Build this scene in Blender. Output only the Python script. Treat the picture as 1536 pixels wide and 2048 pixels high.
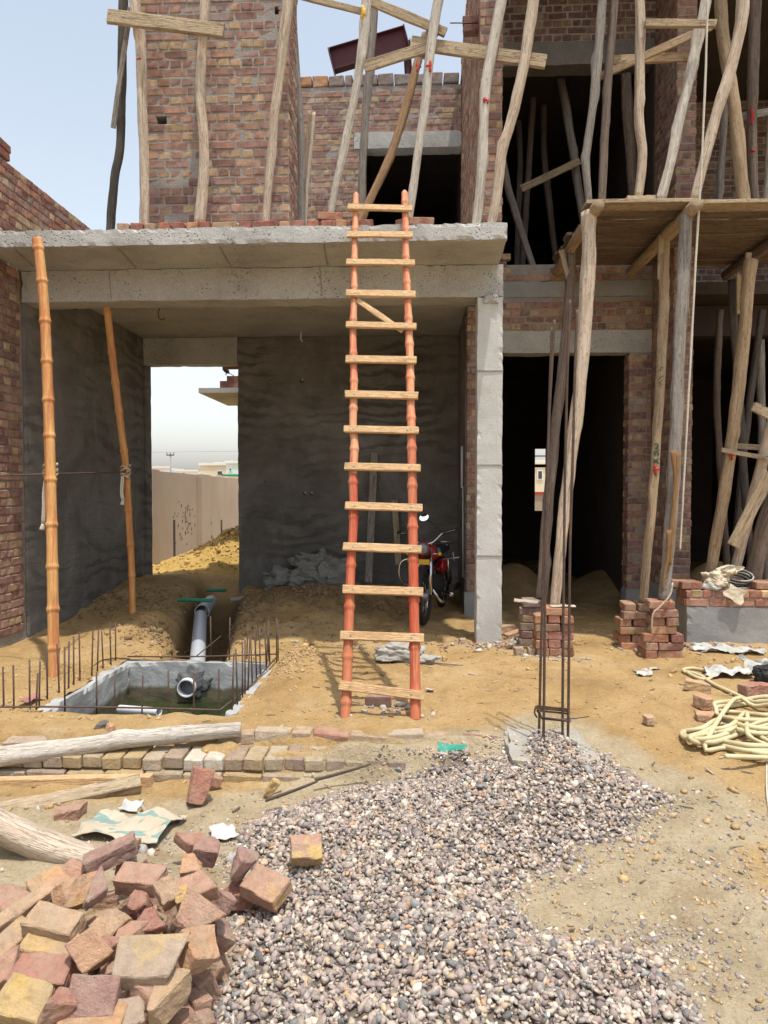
import bpy, bmesh, math, random
import numpy as np
from mathutils import Vector, Matrix, Euler, noise

for o in list(bpy.data.objects):
    bpy.data.objects.remove(o)
scene = bpy.context.scene
C = scene.collection
rad = math.radians
rnd = random.Random(11)

# ---------------------------------------------------------------- camera
EYE = 1.55
FPX = 1440.0
CAM_ROT = Euler((rad(90 - 1.75), 0, rad(2.664)), 'XYZ')
cam_data = bpy.data.cameras.new('camera')
cam_data.sensor_fit = 'VERTICAL'
cam_data.sensor_height = 36.0
cam_data.lens = FPX / 2048 * 36.0
cam_data.clip_start = 0.05
cam_data.clip_end = 3000
cam = bpy.data.objects.new('camera', cam_data)
C.objects.link(cam)
cam.location = (0, 0, EYE)
cam.rotation_euler = CAM_ROT
scene.camera = cam

# ---------------------------------------------------------------- sky, sun, exposure
SUN_DIR = Vector((0.137, -0.20, 1.0)).normalized()      # towards the sun
world = bpy.data.worlds.new('World')
scene.world = world
world.use_nodes = True
wn = world.node_tree
sky = wn.nodes.new('ShaderNodeTexSky')
sky.sky_type = 'NISHITA'
sky.sun_disc = False
sky.sun_elevation = math.asin(SUN_DIR.z)
sky.sun_rotation = math.atan2(SUN_DIR.x, SUN_DIR.y)
sky.air_density = 1.8
sky.dust_density = 2.4
sky.ozone_density = 1.5
bg = wn.nodes['Background']
bg.inputs['Strength'].default_value = 0.15
# a milky haze over the whole sky takes half of its colour away
bw = wn.nodes.new('ShaderNodeRGBToBW')
wn.links.new(sky.outputs[0], bw.inputs[0])
hz = wn.nodes.new('ShaderNodeMix'); hz.data_type = 'RGBA'
hz.inputs[0].default_value = 0.66
wn.links.new(sky.outputs[0], hz.inputs[6])
mu = wn.nodes.new('ShaderNodeMix'); mu.data_type = 'RGBA'; mu.blend_type = 'MULTIPLY'
mu.inputs[0].default_value = 1.0
wn.links.new(bw.outputs[0], mu.inputs[6]); mu.inputs[7].default_value = (0.94, 1.0, 1.09, 1)
wn.links.new(mu.outputs[2], hz.inputs[7])
wn.links.new(hz.outputs[2], bg.inputs['Color'])
sun_data = bpy.data.lights.new('sun', 'SUN')
sun_data.energy = 2.75
sun_data.angle = rad(0.9)
sun_data.color = (1.0, 0.95, 0.86)
sun = bpy.data.objects.new('sun', sun_data)
C.objects.link(sun)
sun.rotation_euler = SUN_DIR.to_track_quat('Z', 'Y').to_euler()
sun.location = SUN_DIR * 30
scene.view_settings.view_transform = 'Standard'
scene.view_settings.look = 'None'
scene.view_settings.exposure = 0.72
scene.view_settings.gamma = 1.0
scene.view_settings.use_curve_mapping = False
scene.render.engine = 'CYCLES'
scene.cycles.max_bounces = 8
scene.cycles.diffuse_bounces = 5

# ---------------------------------------------------------------- photo pixel -> place in the world
CM = CAM_ROT.to_matrix()
def ray(u, v):
    return CM @ Vector(((u - 768) / FPX, (1024 - v) / FPX, -1))
def W(u, v, Y):                      # the point seen at (u, v) that lies Y metres into the plot
    d = ray(u, v)
    t = Y / d.y
    return Vector((d.x * t, Y, EYE + d.z * t))
def R(u, v, z=0.0):                  # the point seen at (u, v) that lies at height z
    d = ray(u, v)
    t = (z - EYE) / d.z
    return Vector((d.x * t, d.y * t, z))

# ---------------------------------------------------------------- materials
class NT:
    def __init__(self, name):
        self.m = bpy.data.materials.new(name)
        self.m.use_nodes = True
        self.t = self.m.node_tree
        self.b = self.t.nodes['Principled BSDF']
    def n(self, kind, ins=None, **props):
        nd = self.t.nodes.new('ShaderNode' + kind)
        for k, v in props.items():
            setattr(nd, k, v)
        for k, v in (ins or {}).items():
            self.set(nd.inputs[k], v)
        return nd
    def set(self, sock, v):
        if isinstance(v, bpy.types.NodeSocket):
            self.t.links.new(v, sock)
        else:
            sock.default_value = v
    def coord(self, kind, stretch=(1, 1, 1)):
        if kind == 'tc':
            s = self.n('Attribute', attribute_name='tc').outputs['Vector']
        elif kind == 'obj':
            s = self.n('TexCoord').outputs['Object']
        else:
            s = self.n('NewGeometry').outputs['Position']
        if tuple(stretch) != (1, 1, 1):
            s = self.n('Mapping', {'Vector': s, 'Scale': stretch}).outputs[0]
        return s
    def noise(self, co, scale, detail=5, rough=0.6, dist=0.0):
        return self.n('TexNoise', {'Vector': co, 'Scale': scale, 'Detail': detail, 'Roughness': rough, 'Distortion': dist}).outputs['Fac']
    def ramp(self, fac, stops):
        r = self.n('ValToRGB', {'Fac': fac})
        e = r.color_ramp.elements
        while len(e) < len(stops):
            e.new(0.5)
        for i, (p, c) in enumerate(stops):
            e[i].position = p
            e[i].color = (*c, 1) if len(c) == 3 else c
        return r.outputs['Color']
    def step(self, fac, lo, hi):
        return self.n('MapRange', {'Value': fac, 'From Min': lo, 'From Max': hi}, interpolation_type='SMOOTHSTEP').outputs[0]
    def mix(self, fac, a, b, mode='MIX'):
        m = self.n('Mix', data_type='RGBA', blend_type=mode)
        self.set(m.inputs[0], fac)
        for s, v in ((m.inputs[6], a), (m.inputs[7], b)):
            self.set(s, (*v, 1) if isinstance(v, tuple) and len(v) == 3 else v)
        return m.outputs[2]
    def math(self, op, a, b=0.0):
        m = self.n('Math', operation=op)
        self.set(m.inputs[0], a); self.set(m.inputs[1], b)
        return m.outputs[0]

def surf(name, stops, scale=4.0, coord='pos', stretch=(1, 1, 1), rough=0.9, bump=0.4, bscale=60.0, bdist=0.01,
         layers=(), fine=0.35, finescale=90.0, metal=0.0, bstretch=None, spec=0.25, dist=0.0, pits=None, swirl=False):
    """stops: colours over a broad noise; layers: (scale, lo, hi, colour, amount, stretch) patches; fine: speckle."""
    k = NT(name)
    co = k.coord(coord, stretch)
    n1 = k.noise(co, scale, 6, 0.62, dist)
    n = len(stops)
    col = k.ramp(n1, [(0.3 + 0.4 * i / max(1, n - 1), c) for i, c in enumerate(stops)])
    for (sc, lo, hi, c, amt, st) in layers:
        cc = k.coord(coord, st)
        f = k.step(k.noise(cc, sc, 5, 0.65, 0.4), lo, hi)
        col = k.mix(k.math('MULTIPLY', f, amt), col, c)
    if swirl:
        wv = k.n('TexWave', {'Vector': k.coord(coord, (0.5, 0.5, 1.0)), 'Scale': 1.7, 'Distortion': 15.0, 'Detail': 4.0, 'Detail Scale': 0.9, 'Detail Roughness': 0.6}, bands_direction='Z').outputs['Fac']
        g_ = k.step(k.noise(k.coord(coord), 0.7, 3), 0.40, 0.62)
        col = k.mix(k.math('MULTIPLY', k.math('MULTIPLY', k.step(wv, 0.35, 0.95), g_), 0.58), col, (0.065, 0.058, 0.052))
    if fine:
        f = k.noise(co, finescale, 3, 0.7)
        f2 = k.ramp(f, [(0.25, (1 - fine,) * 3), (0.75, (1 + fine * 0.6,) * 3)])
        col = k.mix(1.0, col, f2, 'MULTIPLY')
    h = k.noise(k.coord(coord, bstretch or stretch), bscale, 6, 0.65, dist)
    if pits:
        vo = k.n('TexVoronoi', {'Vector': k.coord(coord), 'Scale': pits[0]}).outputs['Distance']
        gate = k.step(k.noise(k.coord(coord), pits[0] * 0.12, 4), pits[1], pits[1] + 0.12)
        p = k.math('MULTIPLY', k.math('SUBTRACT', 1.0, k.step(vo, 0.10, 0.30)), gate)
        col = k.mix(k.math('MULTIPLY', p, 0.75), col, (0.05, 0.045, 0.04))
        h = k.math('SUBTRACT', h, k.math('MULTIPLY', p, 1.5))
    if bump:
        b = k.n('Bump', {'Height': h, 'Strength': bump, 'Distance': bdist})
        k.set(k.b.inputs['Normal'], b.outputs[0])
    k.set(k.b.inputs['Base Color'], col)
    k.b.inputs['Roughness'].default_value = rough
    k.b.inputs['Metallic'].default_value = metal
    k.b.inputs['Specular IOR Level'].default_value = spec
    return k.m

def brick_mat(name, by_attr, smear=0.45, smear_col=(0.36, 0.32, 0.285)):
    k = NT(name)
    if by_attr:
        base = k.n('Attribute', attribute_name='bcol').outputs['Color']
    else:
        base = k.n('ObjectInfo').outputs['Color']
    co = k.coord('pos')
    v = k.ramp(k.noise(co, 14, 6, 0.65), [(0.28, (0.52, 0.5, 0.5)), (0.5, (1, 1, 1)), (0.75, (1.42, 1.36, 1.3))])
    col = k.mix(1.0, base, v, 'MULTIPLY')
    s = k.math('MAXIMUM', k.step(k.noise(co, 2.3, 7, 0.72, 0.3), 0.52, 0.68), k.math('MULTIPLY', k.step(k.noise(co, 16, 5, 0.7), 0.55, 0.72), 0.7))
    col = k.mix(k.math('MULTIPLY', s, smear), col, smear_col)
    sp = k.step(k.noise(co, 120, 3, 0.6), 0.62, 0.75)
    col = k.mix(k.math('MULTIPLY', sp, 0.35), col, (0.5, 0.42, 0.35))
    b = k.n('Bump', {'Height': k.noise(co, 70, 6, 0.7), 'Strength': 0.6, 'Distance': 0.008})
    k.set(k.b.inputs['Normal'], b.outputs[0])
    k.set(k.b.inputs['Base Color'], col)
    k.b.inputs['Roughness'].default_value = 0.92
    k.b.inputs['Specular IOR Level'].default_value = 0.15
    return k.m

MT = {}
MT['brick'] = brick_mat('fired brick', False, 0.6)
MT['brickwork'] = brick_mat('fired brick courses', True, 0.6)
MT['broken'] = None
MT['mortar'] = surf('cement mortar', [(0.25, 0.22, 0.195), (0.36, 0.325, 0.29)], 6, bump=0.9, bscale=50)
MT['concrete'] = surf('cast concrete', [(0.33, 0.318, 0.295), (0.44, 0.427, 0.40), (0.52, 0.505, 0.48)], 1.6, bump=0.55, bscale=45, pits=(30, 0.47),
                      layers=[(2.2, 0.55, 0.75, (0.30, 0.26, 0.21), 0.5, (1, 1, 1)), (9, 0.6, 0.8, (0.58, 0.56, 0.52), 0.4, (1, 1, 1))])
MT['concrete_pale'] = surf('pale cast concrete', [(0.50, 0.485, 0.455), (0.60, 0.585, 0.56)], 2.2, bump=0.35, bscale=55, pits=(48, 0.58), fine=0.15,
                           layers=[(3, 0.55, 0.75, (0.42, 0.38, 0.31), 0.4, (1, 1, 1))])
MT['concrete_grey'] = surf('smooth grey cement render', [(0.24, 0.235, 0.225), (0.34, 0.335, 0.32)], 2.5, bump=0.35, bscale=30, fine=0.2,
                           layers=[(1.5, 0.5, 0.7, (0.42, 0.41, 0.39), 0.5, (1, 1, 1.5))])
MT['concrete_shade'] = surf('shuttered concrete with painted shade', [(0.15, 0.135, 0.12), (0.23, 0.21, 0.185)], 2.0, bump=0.4, bscale=40, pits=(34, 0.54))  # recess shade of the upper lintel is put into this darker concrete
MT['concrete_pad'] = surf('dusty footing concrete', [(0.27, 0.25, 0.22), (0.40, 0.37, 0.32)], 4.0, bump=0.5, bscale=40, layers=[(5, 0.5, 0.7, (0.42, 0.32, 0.2), 0.6, (1, 1, 1))])
MT['shade_brick'] = surf('unplastered inner wall with painted shade', [(0.055, 0.04, 0.034), (0.085, 0.06, 0.05)], 2, bump=0.5, bscale=20)  # room darkness is painted into this near-black wall colour
MT['shade_form'] = surf('shuttering boards with painted shade', [(0.05, 0.036, 0.026), (0.08, 0.06, 0.042)], 2, bump=0.3, bscale=20)  # boards coloured near-black to carry the shade of the rooms
MT['plaster'] = surf('dark cement plaster', [(0.13, 0.12, 0.108), (0.20, 0.185, 0.167), (0.265, 0.248, 0.226)], 1.1, bump=0.6, bscale=3.2, bdist=0.05, fine=0.16,
                     bstretch=(0.7, 1, 3.2), dist=1.2, swirl=True,
                     layers=[(0.9, 0.52, 0.75, (0.17, 0.14, 0.115), 0.6, (1, 1, 1)), (3.5, 0.52, 0.75, (0.32, 0.31, 0.29), 0.4, (1.5, 1.5, 0.5)), (0.6, 0.48, 0.66, (0.10, 0.088, 0.075), 0.6, (1, 1, 1)), (28, 0.6, 0.7, (0.32, 0.3, 0.27), 0.35, (0.25, 0.25, 2))])
def wood(name, stops, streak=(0.16, 0.11, 0.07), amt=0.6, st=7.0, **kw):
    return surf(name, stops, 2.2, 'tc', (6, 6, 0.9), bump=1.0, bscale=16, bdist=0.015, bstretch=(9, 9, 0.5), fine=0.38, finescale=22,
                layers=[(1.6, 0.50, 0.66, streak, amt * 0.55, (5, 5, 1.1)), (st, 0.55, 0.62, streak, amt, (6, 6, 0.40)), (10, 0.565, 0.63, streak, amt, (3.2, 3.2, 1.6)), (24, 0.60, 0.66, tuple(c * 0.45 for c in streak), amt * 0.9, (4, 4, 0.10))], **kw)
MT['wood_pale'] = wood('weathered pale pole wood', [(0.60, 0.455, 0.33), (0.74, 0.59, 0.45), (0.80, 0.67, 0.54)], (0.30, 0.195, 0.12), 0.62)
MT['wood_white'] = wood('bleached bark pole', [(0.60, 0.51, 0.42), (0.75, 0.67, 0.57), (0.79, 0.73, 0.65)], (0.30, 0.23, 0.18), 0.62)
MT['wood_tan'] = wood('tan pole wood', [(0.47, 0.33, 0.20), (0.62, 0.46, 0.30)], (0.22, 0.13, 0.075), 0.6)
MT['wood_grey'] = wood('grey pole wood', [(0.31, 0.27, 0.235), (0.43, 0.38, 0.33)], (0.12, 0.095, 0.075), 0.6)
MT['wood_bark'] = wood('brown bark', [(0.20, 0.145, 0.11), (0.33, 0.255, 0.205)], (0.09, 0.06, 0.045), 0.6)
MT['wood_dark'] = wood('dark bark', [(0.10, 0.085, 0.075), (0.17, 0.145, 0.12)], (0.05, 0.04, 0.035), 0.6)
MT['wood_brown'] = wood('brown stained wood', [(0.30, 0.17, 0.085), (0.42, 0.26, 0.14)], (0.13, 0.07, 0.04), 0.6)
MT['plank_new'] = wood('sawn new timber', [(0.60, 0.37, 0.18), (0.68, 0.44, 0.23), (0.72, 0.49, 0.28)], (0.42, 0.25, 0.13), 0.45)
MT['plank_old'] = wood('old sawn plank', [(0.40, 0.30, 0.19), (0.54, 0.42, 0.28)], (0.16, 0.11, 0.07), 0.6)
MT['plank_deck'] = wood('stained shuttering plank', [(0.17, 0.118, 0.082), (0.27, 0.20, 0.145)], (0.075, 0.05, 0.036), 0.75)
MT['orange_bark'] = wood('torn orange bark', [(0.42, 0.22, 0.09), (0.55, 0.32, 0.14)])
def bamboo(name, stops, red, amt):
    return surf(name, stops, 1.2, 'tc', (3, 3, 0.8), rough=0.72, bump=0.45, bscale=20, bdist=0.006, bstretch=(10, 10, 0.6), fine=0.30, finescale=14, spec=0.22,
                layers=[(1.0, 0.42, 0.62, red, amt, (4, 4, 0.9)), (9, 0.56, 0.68, (0.20, 0.085, 0.04), 0.5, (5, 5, 0.4)), (2.0, 0.56, 0.72, (0.58, 0.42, 0.27), 0.45, (5, 5, 1.2))])
MT['bamboo_red'] = bamboo('red stained bamboo', [(0.44, 0.135, 0.065), (0.54, 0.21, 0.11)], (0.43, 0.06, 0.028), 0.85)
MT['bamboo_rose'] = bamboo('pale rose bamboo', [(0.58, 0.26, 0.13), (0.66, 0.35, 0.195)], (0.53, 0.115, 0.06), 0.8)
MT['bamboo_gold'] = bamboo('golden bamboo', [(0.52, 0.26, 0.085), (0.62, 0.34, 0.13)], (0.42, 0.12, 0.05), 0.7)
MT['steel'] = surf('rusty reinforcing steel', [(0.09, 0.065, 0.055), (0.15, 0.095, 0.07)], 9, rough=0.7, bump=0.3, bscale=120, metal=0.35,
                   layers=[(12, 0.55, 0.7, (0.26, 0.12, 0.06), 0.6, (1, 1, 1))])
MT['maroon'] = surf('maroon primer steel', [(0.075, 0.022, 0.026), (0.10, 0.03, 0.033)], 3, rough=0.6, bump=0.1, fine=0.15)
MT['red_paint'] = surf('red paint', [(0.42, 0.02, 0.025), (0.50, 0.04, 0.04)], 30, rough=0.7, bump=0, fine=0.2)
MT['green_paint'] = surf('dark green paint', [(0.02, 0.085, 0.065), (0.03, 0.11, 0.09)], 30, rough=0.7, bump=0, fine=0.2)
MT['rope'] = surf('jute rope', [(0.42, 0.32, 0.22), (0.58, 0.47, 0.35)], 60, bump=0.8, bscale=140, fine=0.3)
MT['rope_white'] = surf('pale rope', [(0.55, 0.49, 0.40), (0.66, 0.60, 0.50)], 60, bump=0.8, bscale=140, fine=0.3)
MT['pvc'] = surf('grey plastic pipe', [(0.36, 0.38, 0.41), (0.42, 0.44, 0.47)], 2, rough=0.45, bump=0.05, fine=0.08, spec=0.45,
                 layers=[(6, 0.6, 0.75, (0.40, 0.33, 0.24), 0.4, (1, 1, 1))])
MT['pvc_white'] = surf('white plastic pipe', [(0.62, 0.62, 0.62), (0.68, 0.68, 0.68)], 2, rough=0.4, bump=0.05, fine=0.05, spec=0.45,
                       layers=[(5, 0.6, 0.75, (0.45, 0.38, 0.28), 0.4, (1, 1, 1))])
MT['pvc_green'] = surf('green plastic pipe', [(0.015, 0.20, 0.10), (0.02, 0.25, 0.13)], 3, rough=0.4, bump=0.05, fine=0.05, spec=0.45)
MT['hose'] = surf('cream rubber hose', [(0.47, 0.39, 0.215), (0.60, 0.52, 0.32)], 3, rough=0.6, bump=0.2, bscale=50, fine=0.12, spec=0.4,
                  layers=[(5, 0.55, 0.75, (0.48, 0.36, 0.2), 0.6, (1, 1, 1))])
MT['sack'] = surf('dusty woven sack', [(0.21, 0.20, 0.175), (0.31, 0.30, 0.265)], 5, bump=0.6, bscale=160, fine=0.25)
MT['sack_pale'] = surf('pale dusty sack', [(0.30, 0.28, 0.245), (0.43, 0.405, 0.36)], 9, bump=0.7, bscale=60, fine=0.2)
MT['paper_bag'] = surf('torn paper sack', [(0.52, 0.43, 0.30), (0.64, 0.55, 0.41)], 5, bump=0.4, bscale=35, fine=0.15)
MT['plastic_white'] = surf('white plastic sheet', [(0.40, 0.385, 0.36), (0.56, 0.545, 0.52)], 9, rough=0.5, bump=0.6, bscale=40, fine=0.12)
MT['plastic_grey'] = surf('greyed plastic sheet', [(0.34, 0.33, 0.30), (0.50, 0.485, 0.44)], 9, rough=0.6, bump=0.6, bscale=40, fine=0.15)
MT['plastic_green'] = surf('turquoise plastic scrap', [(0.02, 0.20, 0.14), (0.05, 0.28, 0.20)], 9, rough=0.5, bump=0.4, bscale=40, fine=0.1)
MT['black'] = surf('matt black', [(0.018, 0.018, 0.02), (0.03, 0.03, 0.032)], 5, rough=0.6, bump=0.1, fine=0.1)
MT['rubber'] = surf('dusty tyre rubber', [(0.025, 0.024, 0.023), (0.05, 0.045, 0.04)], 8, rough=0.85, bump=0.4, bscale=80)
MT['chrome'] = surf('chrome', [(0.62, 0.62, 0.63), (0.7, 0.7, 0.7)], 4, rough=0.18, bump=0, fine=0, metal=1.0)
MT['alloy'] = surf('cast alloy', [(0.30, 0.30, 0.31), (0.40, 0.40, 0.41)], 6, rough=0.45, bump=0.1, fine=0.1, metal=0.8)
MT['red_enamel'] = surf('red enamel', [(0.32, 0.010, 0.012), (0.38, 0.015, 0.016)], 4, rough=0.25, bump=0, fine=0.05, spec=0.5)
MT['teal'] = surf('teal decal', [(0.03, 0.22, 0.22), (0.05, 0.28, 0.27)], 8, rough=0.4, bump=0, fine=0.1)
MT['yellow'] = surf('yellow plate', [(0.62, 0.36, 0.03), (0.7, 0.42, 0.05)], 8, rough=0.5, bump=0, fine=0.1)
MT['mirror'] = surf('mirror glass', [(0.85, 0.88, 0.88), (0.9, 0.9, 0.9)], 3, rough=0.04, bump=0, fine=0, metal=1.0)
MT['lamp_glass'] = surf('lamp glass', [(0.16, 0.17, 0.18), (0.22, 0.22, 0.22)], 3, rough=0.1, bump=0, fine=0, spec=0.6)
MT['house_white'] = surf('white house paint', [(0.66, 0.65, 0.62), (0.74, 0.73, 0.70)], 0.3, bump=0.05, fine=0.05)
MT['house_cream'] = surf('cream house paint', [(0.60, 0.54, 0.40), (0.68, 0.62, 0.48)], 0.3, bump=0.05, fine=0.05)
MT['window_dark'] = surf('dark window', [(0.05, 0.06, 0.07), (0.08, 0.09, 0.10)], 1, rough=0.2, bump=0, fine=0)
MT['yard_wall'] = surf('buff rendered wall', [(0.36, 0.29, 0.225), (0.44, 0.36, 0.285)], 0.7, bump=0.3, bscale=20, fine=0.15,
                       layers=[(1.2, 0.55, 0.75, (0.33, 0.255, 0.20), 0.6, (1, 1, 0.4))])
MT['damp'] = surf('black damp stain', [(0.045, 0.04, 0.035), (0.07, 0.06, 0.05)], 8, bump=0.2)
MT['feather'] = surf('black feathers', [(0.015, 0.015, 0.017), (0.03, 0.03, 0.032)], 20, rough=0.5, bump=0.2)

# water in the tank: dark green, glossy
k = NT('green tank water')
k.set(k.b.inputs['Base Color'], k.ramp(k.noise(k.coord('pos'), 2.5, 5), [(0.35, (0.016, 0.024, 0.009)), (0.7, (0.042, 0.050, 0.018))]))
k.b.inputs['Roughness'].default_value = 0.06
k.b.inputs['Specular IOR Level'].default_value = 0.5
k.set(k.b.inputs['Normal'], k.n('Bump', {'Height': k.noise(k.coord('pos'), 9, 3), 'Strength': 0.08, 'Distance': 0.01}).outputs[0])
MT['water'] = k.m

# tank walls: grey render with a green tide mark of algae below the old water line
k = NT('tank wall render')
co = k.coord('pos')
col = k.ramp(k.noise(co, 2.5, 6), [(0.3, (0.25, 0.25, 0.245)), (0.7, (0.42, 0.42, 0.405))])
z = k.n('SeparateXYZ', {'Vector': co}).outputs['Z']
zz = k.math('ADD', z, k.math('MULTIPLY', k.noise(co, 5, 4), 0.12))
alg = k.math('SUBTRACT', 1.0, k.step(zz, -0.20, -0.15))
col = k.mix(k.math('MULTIPLY', alg, 0.9), col, k.ramp(k.noise(co, 6, 5), [(0.3, (0.045, 0.035, 0.008)), (0.7, (0.115, 0.088, 0.03))]))
k.set(k.b.inputs['Base Color'], col)
k.set(k.b.inputs['Normal'], k.n('Bump', {'Height': k.noise(co, 40, 6), 'Strength': 0.5, 'Distance': 0.01}).outputs[0])
k.b.inputs['Roughness'].default_value = 0.85
MT['tank'] = k.m

# loose earth: ochre soil, greyer sandy dust towards the gravel (vertex mask), fine clods
k = NT('earth')
co = k.coord('pos')
msk = k.n('Attribute', attribute_name='sandy').outputs['Fac']
och = k.ramp(k.noise(co, 1.3, 8, 0.65), [(0.28, (0.33, 0.205, 0.085)), (0.48, (0.45, 0.295, 0.132)), (0.7, (0.54, 0.375, 0.19))])
gry = k.ramp(k.noise(co, 2.6, 8, 0.68), [(0.28, (0.33, 0.255, 0.155)), (0.5, (0.45, 0.36, 0.235)), (0.72, (0.53, 0.44, 0.305))])
col = k.mix(k.step(k.math('ADD', msk, k.math('MULTIPLY', k.math('SUBTRACT', k.noise(co, 3.0, 6), 0.5), 0.9)), 0.3, 0.7), och, gry)
col = k.mix(1.0, col, k.ramp(k.noise(co, 55, 5, 0.75), [(0.25, (0.66, 0.62, 0.58)), (0.5, (1, 1, 1)), (0.78, (1.2, 1.18, 1.12))]), 'MULTIPLY')
scuff = k.math('MULTIPLY', k.step(k.noise(k.coord('pos', (1, 0.8, 1)), 3.2, 8, 0.72, 0.8), 0.50, 0.66), 0.45)
col = k.mix(scuff, col, (0.25, 0.165, 0.085))
pale = k.math('MULTIPLY', k.step(k.noise(co, 1.9, 7, 0.7, 0.5), 0.52, 0.70), 0.35)
col = k.mix(pale, col, (0.56, 0.44, 0.28))
fin = k.n('Attribute', attribute_name='fines').outputs['Fac']
col = k.mix(fin, col, k.ramp(k.noise(co, 40, 5), [(0.3, (0.13, 0.105, 0.085)), (0.7, (0.25, 0.205, 0.165))]))
yel = k.n('Attribute', attribute_name='yellow').outputs['Fac']
col = k.mix(yel, col, k.ramp(k.noise(co, 9, 6), [(0.3, (0.42, 0.26, 0.075)), (0.7, (0.60, 0.40, 0.135))]))
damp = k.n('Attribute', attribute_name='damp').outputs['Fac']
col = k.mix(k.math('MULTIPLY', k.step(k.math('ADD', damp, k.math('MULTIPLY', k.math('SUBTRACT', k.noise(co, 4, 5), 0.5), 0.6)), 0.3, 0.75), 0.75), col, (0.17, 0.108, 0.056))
h = k.math('ADD', k.math('MULTIPLY', k.noise(co, 26, 7, 0.72), 1.0), k.math('MULTIPLY', k.noise(co, 110, 4, 0.7), 0.5))
k.set(k.b.inputs['Normal'], k.n('Bump', {'Height': h, 'Strength': 0.85, 'Distance': 0.035}).outputs[0])
k.set(k.b.inputs['Base Color'], col)
k.b.inputs['Roughness'].default_value = 0.97
k.b.inputs['Specular IOR Level'].default_value = 0.1
MT['earth'] = k.m

# stones and clods coloured one by one
k = NT('river gravel')
base = k.n('Attribute', attribute_name='bcol').outputs['Color']
co = k.coord('pos')
k.set(k.b.inputs['Base Color'], k.mix(1.0, base, k.ramp(k.noise(co, 90, 4, 0.7), [(0.25, (0.75, 0.74, 0.73)), (0.7, (1.15, 1.14, 1.12))]), 'MULTIPLY'))
k.set(k.b.inputs['Normal'], k.n('Bump', {'Height': k.noise(co, 160, 4), 'Strength': 0.35, 'Distance': 0.004}).outputs[0])
k.b.inputs['Roughness'].default_value = 0.8
MT['gravel'] = k.m

# broken brick: fired colour from the object, yellow under-burnt bands, dusty faces
k = NT('broken fired brick')
base = k.n('ObjectInfo').outputs['Color']
obr = k.n('ObjectInfo').outputs['Random']
co = k.n('VectorMath', {0: k.coord('obj'), 1: k.n('CombineXYZ', {'X': k.math('MULTIPLY', obr, 37.0), 'Y': k.math('MULTIPLY', obr, 11.0)}).outputs[0]}, operation='ADD').outputs[0]
band = k.step(k.noise(co, 6.5, 3, 0.5, 0.3), 0.52, 0.62)
al = k.n('ObjectInfo').outputs['Alpha']
col = k.mix(k.math('MULTIPLY', band, al), base, (0.62, 0.42, 0.15))
col = k.mix(1.0, col, k.ramp(k.noise(co, 22, 6, 0.7), [(0.28, (0.68, 0.66, 0.66)), (0.5, (1, 1, 1)), (0.74, (1.22, 1.2, 1.18))]), 'MULTIPLY')
up = k.n('SeparateXYZ', {'Vector': k.n('NewGeometry').outputs['Normal']}).outputs['Z']
dust = k.math('MULTIPLY', k.step(k.noise(co, 9, 6, 0.7), 0.38, 0.68), 0.55)
col = k.mix(dust, col, (0.46, 0.36, 0.26))
k.set(k.b.inputs['Normal'], k.n('Bump', {'Height': k.noise(co, 55, 7, 0.72), 'Strength': 1.0, 'Distance': 0.02}).outputs[0])
k.set(k.b.inputs['Base Color'], col)
k.b.inputs['Roughness'].default_value = 0.95
k.b.inputs['Specular IOR Level'].default_value = 0.15
MT['broken'] = k.m

# cement sack lying flat: printed in teal on buff
k = NT('printed paper sack')
co = k.coord('obj')
col = k.ramp(k.noise(co, 4, 6), [(0.3, (0.37, 0.305, 0.22)), (0.7, (0.47, 0.405, 0.305))])
leaf = k.step(k.noise(k.coord('obj', (1, 1.6, 1)), 7.0, 2, 0.4, 1.0), 0.535, 0.555)
col = k.mix(k.math('MULTIPLY', leaf, 0.85), col, (0.14, 0.25, 0.235))
k.set(k.b.inputs['Base Color'], col)
k.set(k.b.inputs['Normal'], k.n('Bump', {'Height': k.noise(co, 25, 5), 'Strength': 0.4, 'Distance': 0.01}).outputs[0])
k.b.inputs['Roughness'].default_value = 0.9
MT['printed_sack'] = k.m

# ---------------------------------------------------------------- object helpers
def tag(o, label=None, cat=None, group=None, kind=None, color=None):
    if label: o['label'] = label
    if cat: o['category'] = cat
    if group: o['group'] = group
    if kind: o['kind'] = kind
    if color: o.color = (*color, 1) if len(color) == 3 else color
    return o
def put(o, parent=None):
    C.objects.link(o)
    if parent is not None:
        o.parent = parent
        o.matrix_parent_inverse = Matrix.Translation(-parent.location)   # parents are never turned or scaled
    return o
def empty(name, loc, label, cat, group=None):
    o = bpy.data.objects.new(name, None)
    C.objects.link(o)
    o.location = loc
    return tag(o, label, cat, group)
def mesh_obj(name, verts, faces, mat, parent=None, origin=None, smooth=False, tc=None):
    org = Vector(origin) if origin is not None else Vector(verts[0]) * 0
    me = bpy.data.meshes.new(name)
    me.from_pydata([tuple(Vector(v) - org) for v in verts], [], faces)
    if smooth:
        me.polygons.foreach_set('use_smooth', [True] * len(me.polygons))
    if tc is not None:
        a = me.attributes.new('tc', 'FLOAT_VECTOR', 'POINT')
        a.data.foreach_set('vector', np.array(tc, dtype=np.float32).ravel())
    me.materials.append(MT[mat] if isinstance(mat, str) else mat)
    me.update()
    o = bpy.data.objects.new(name, me)
    o.location = org
    return put(o, parent)
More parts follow.
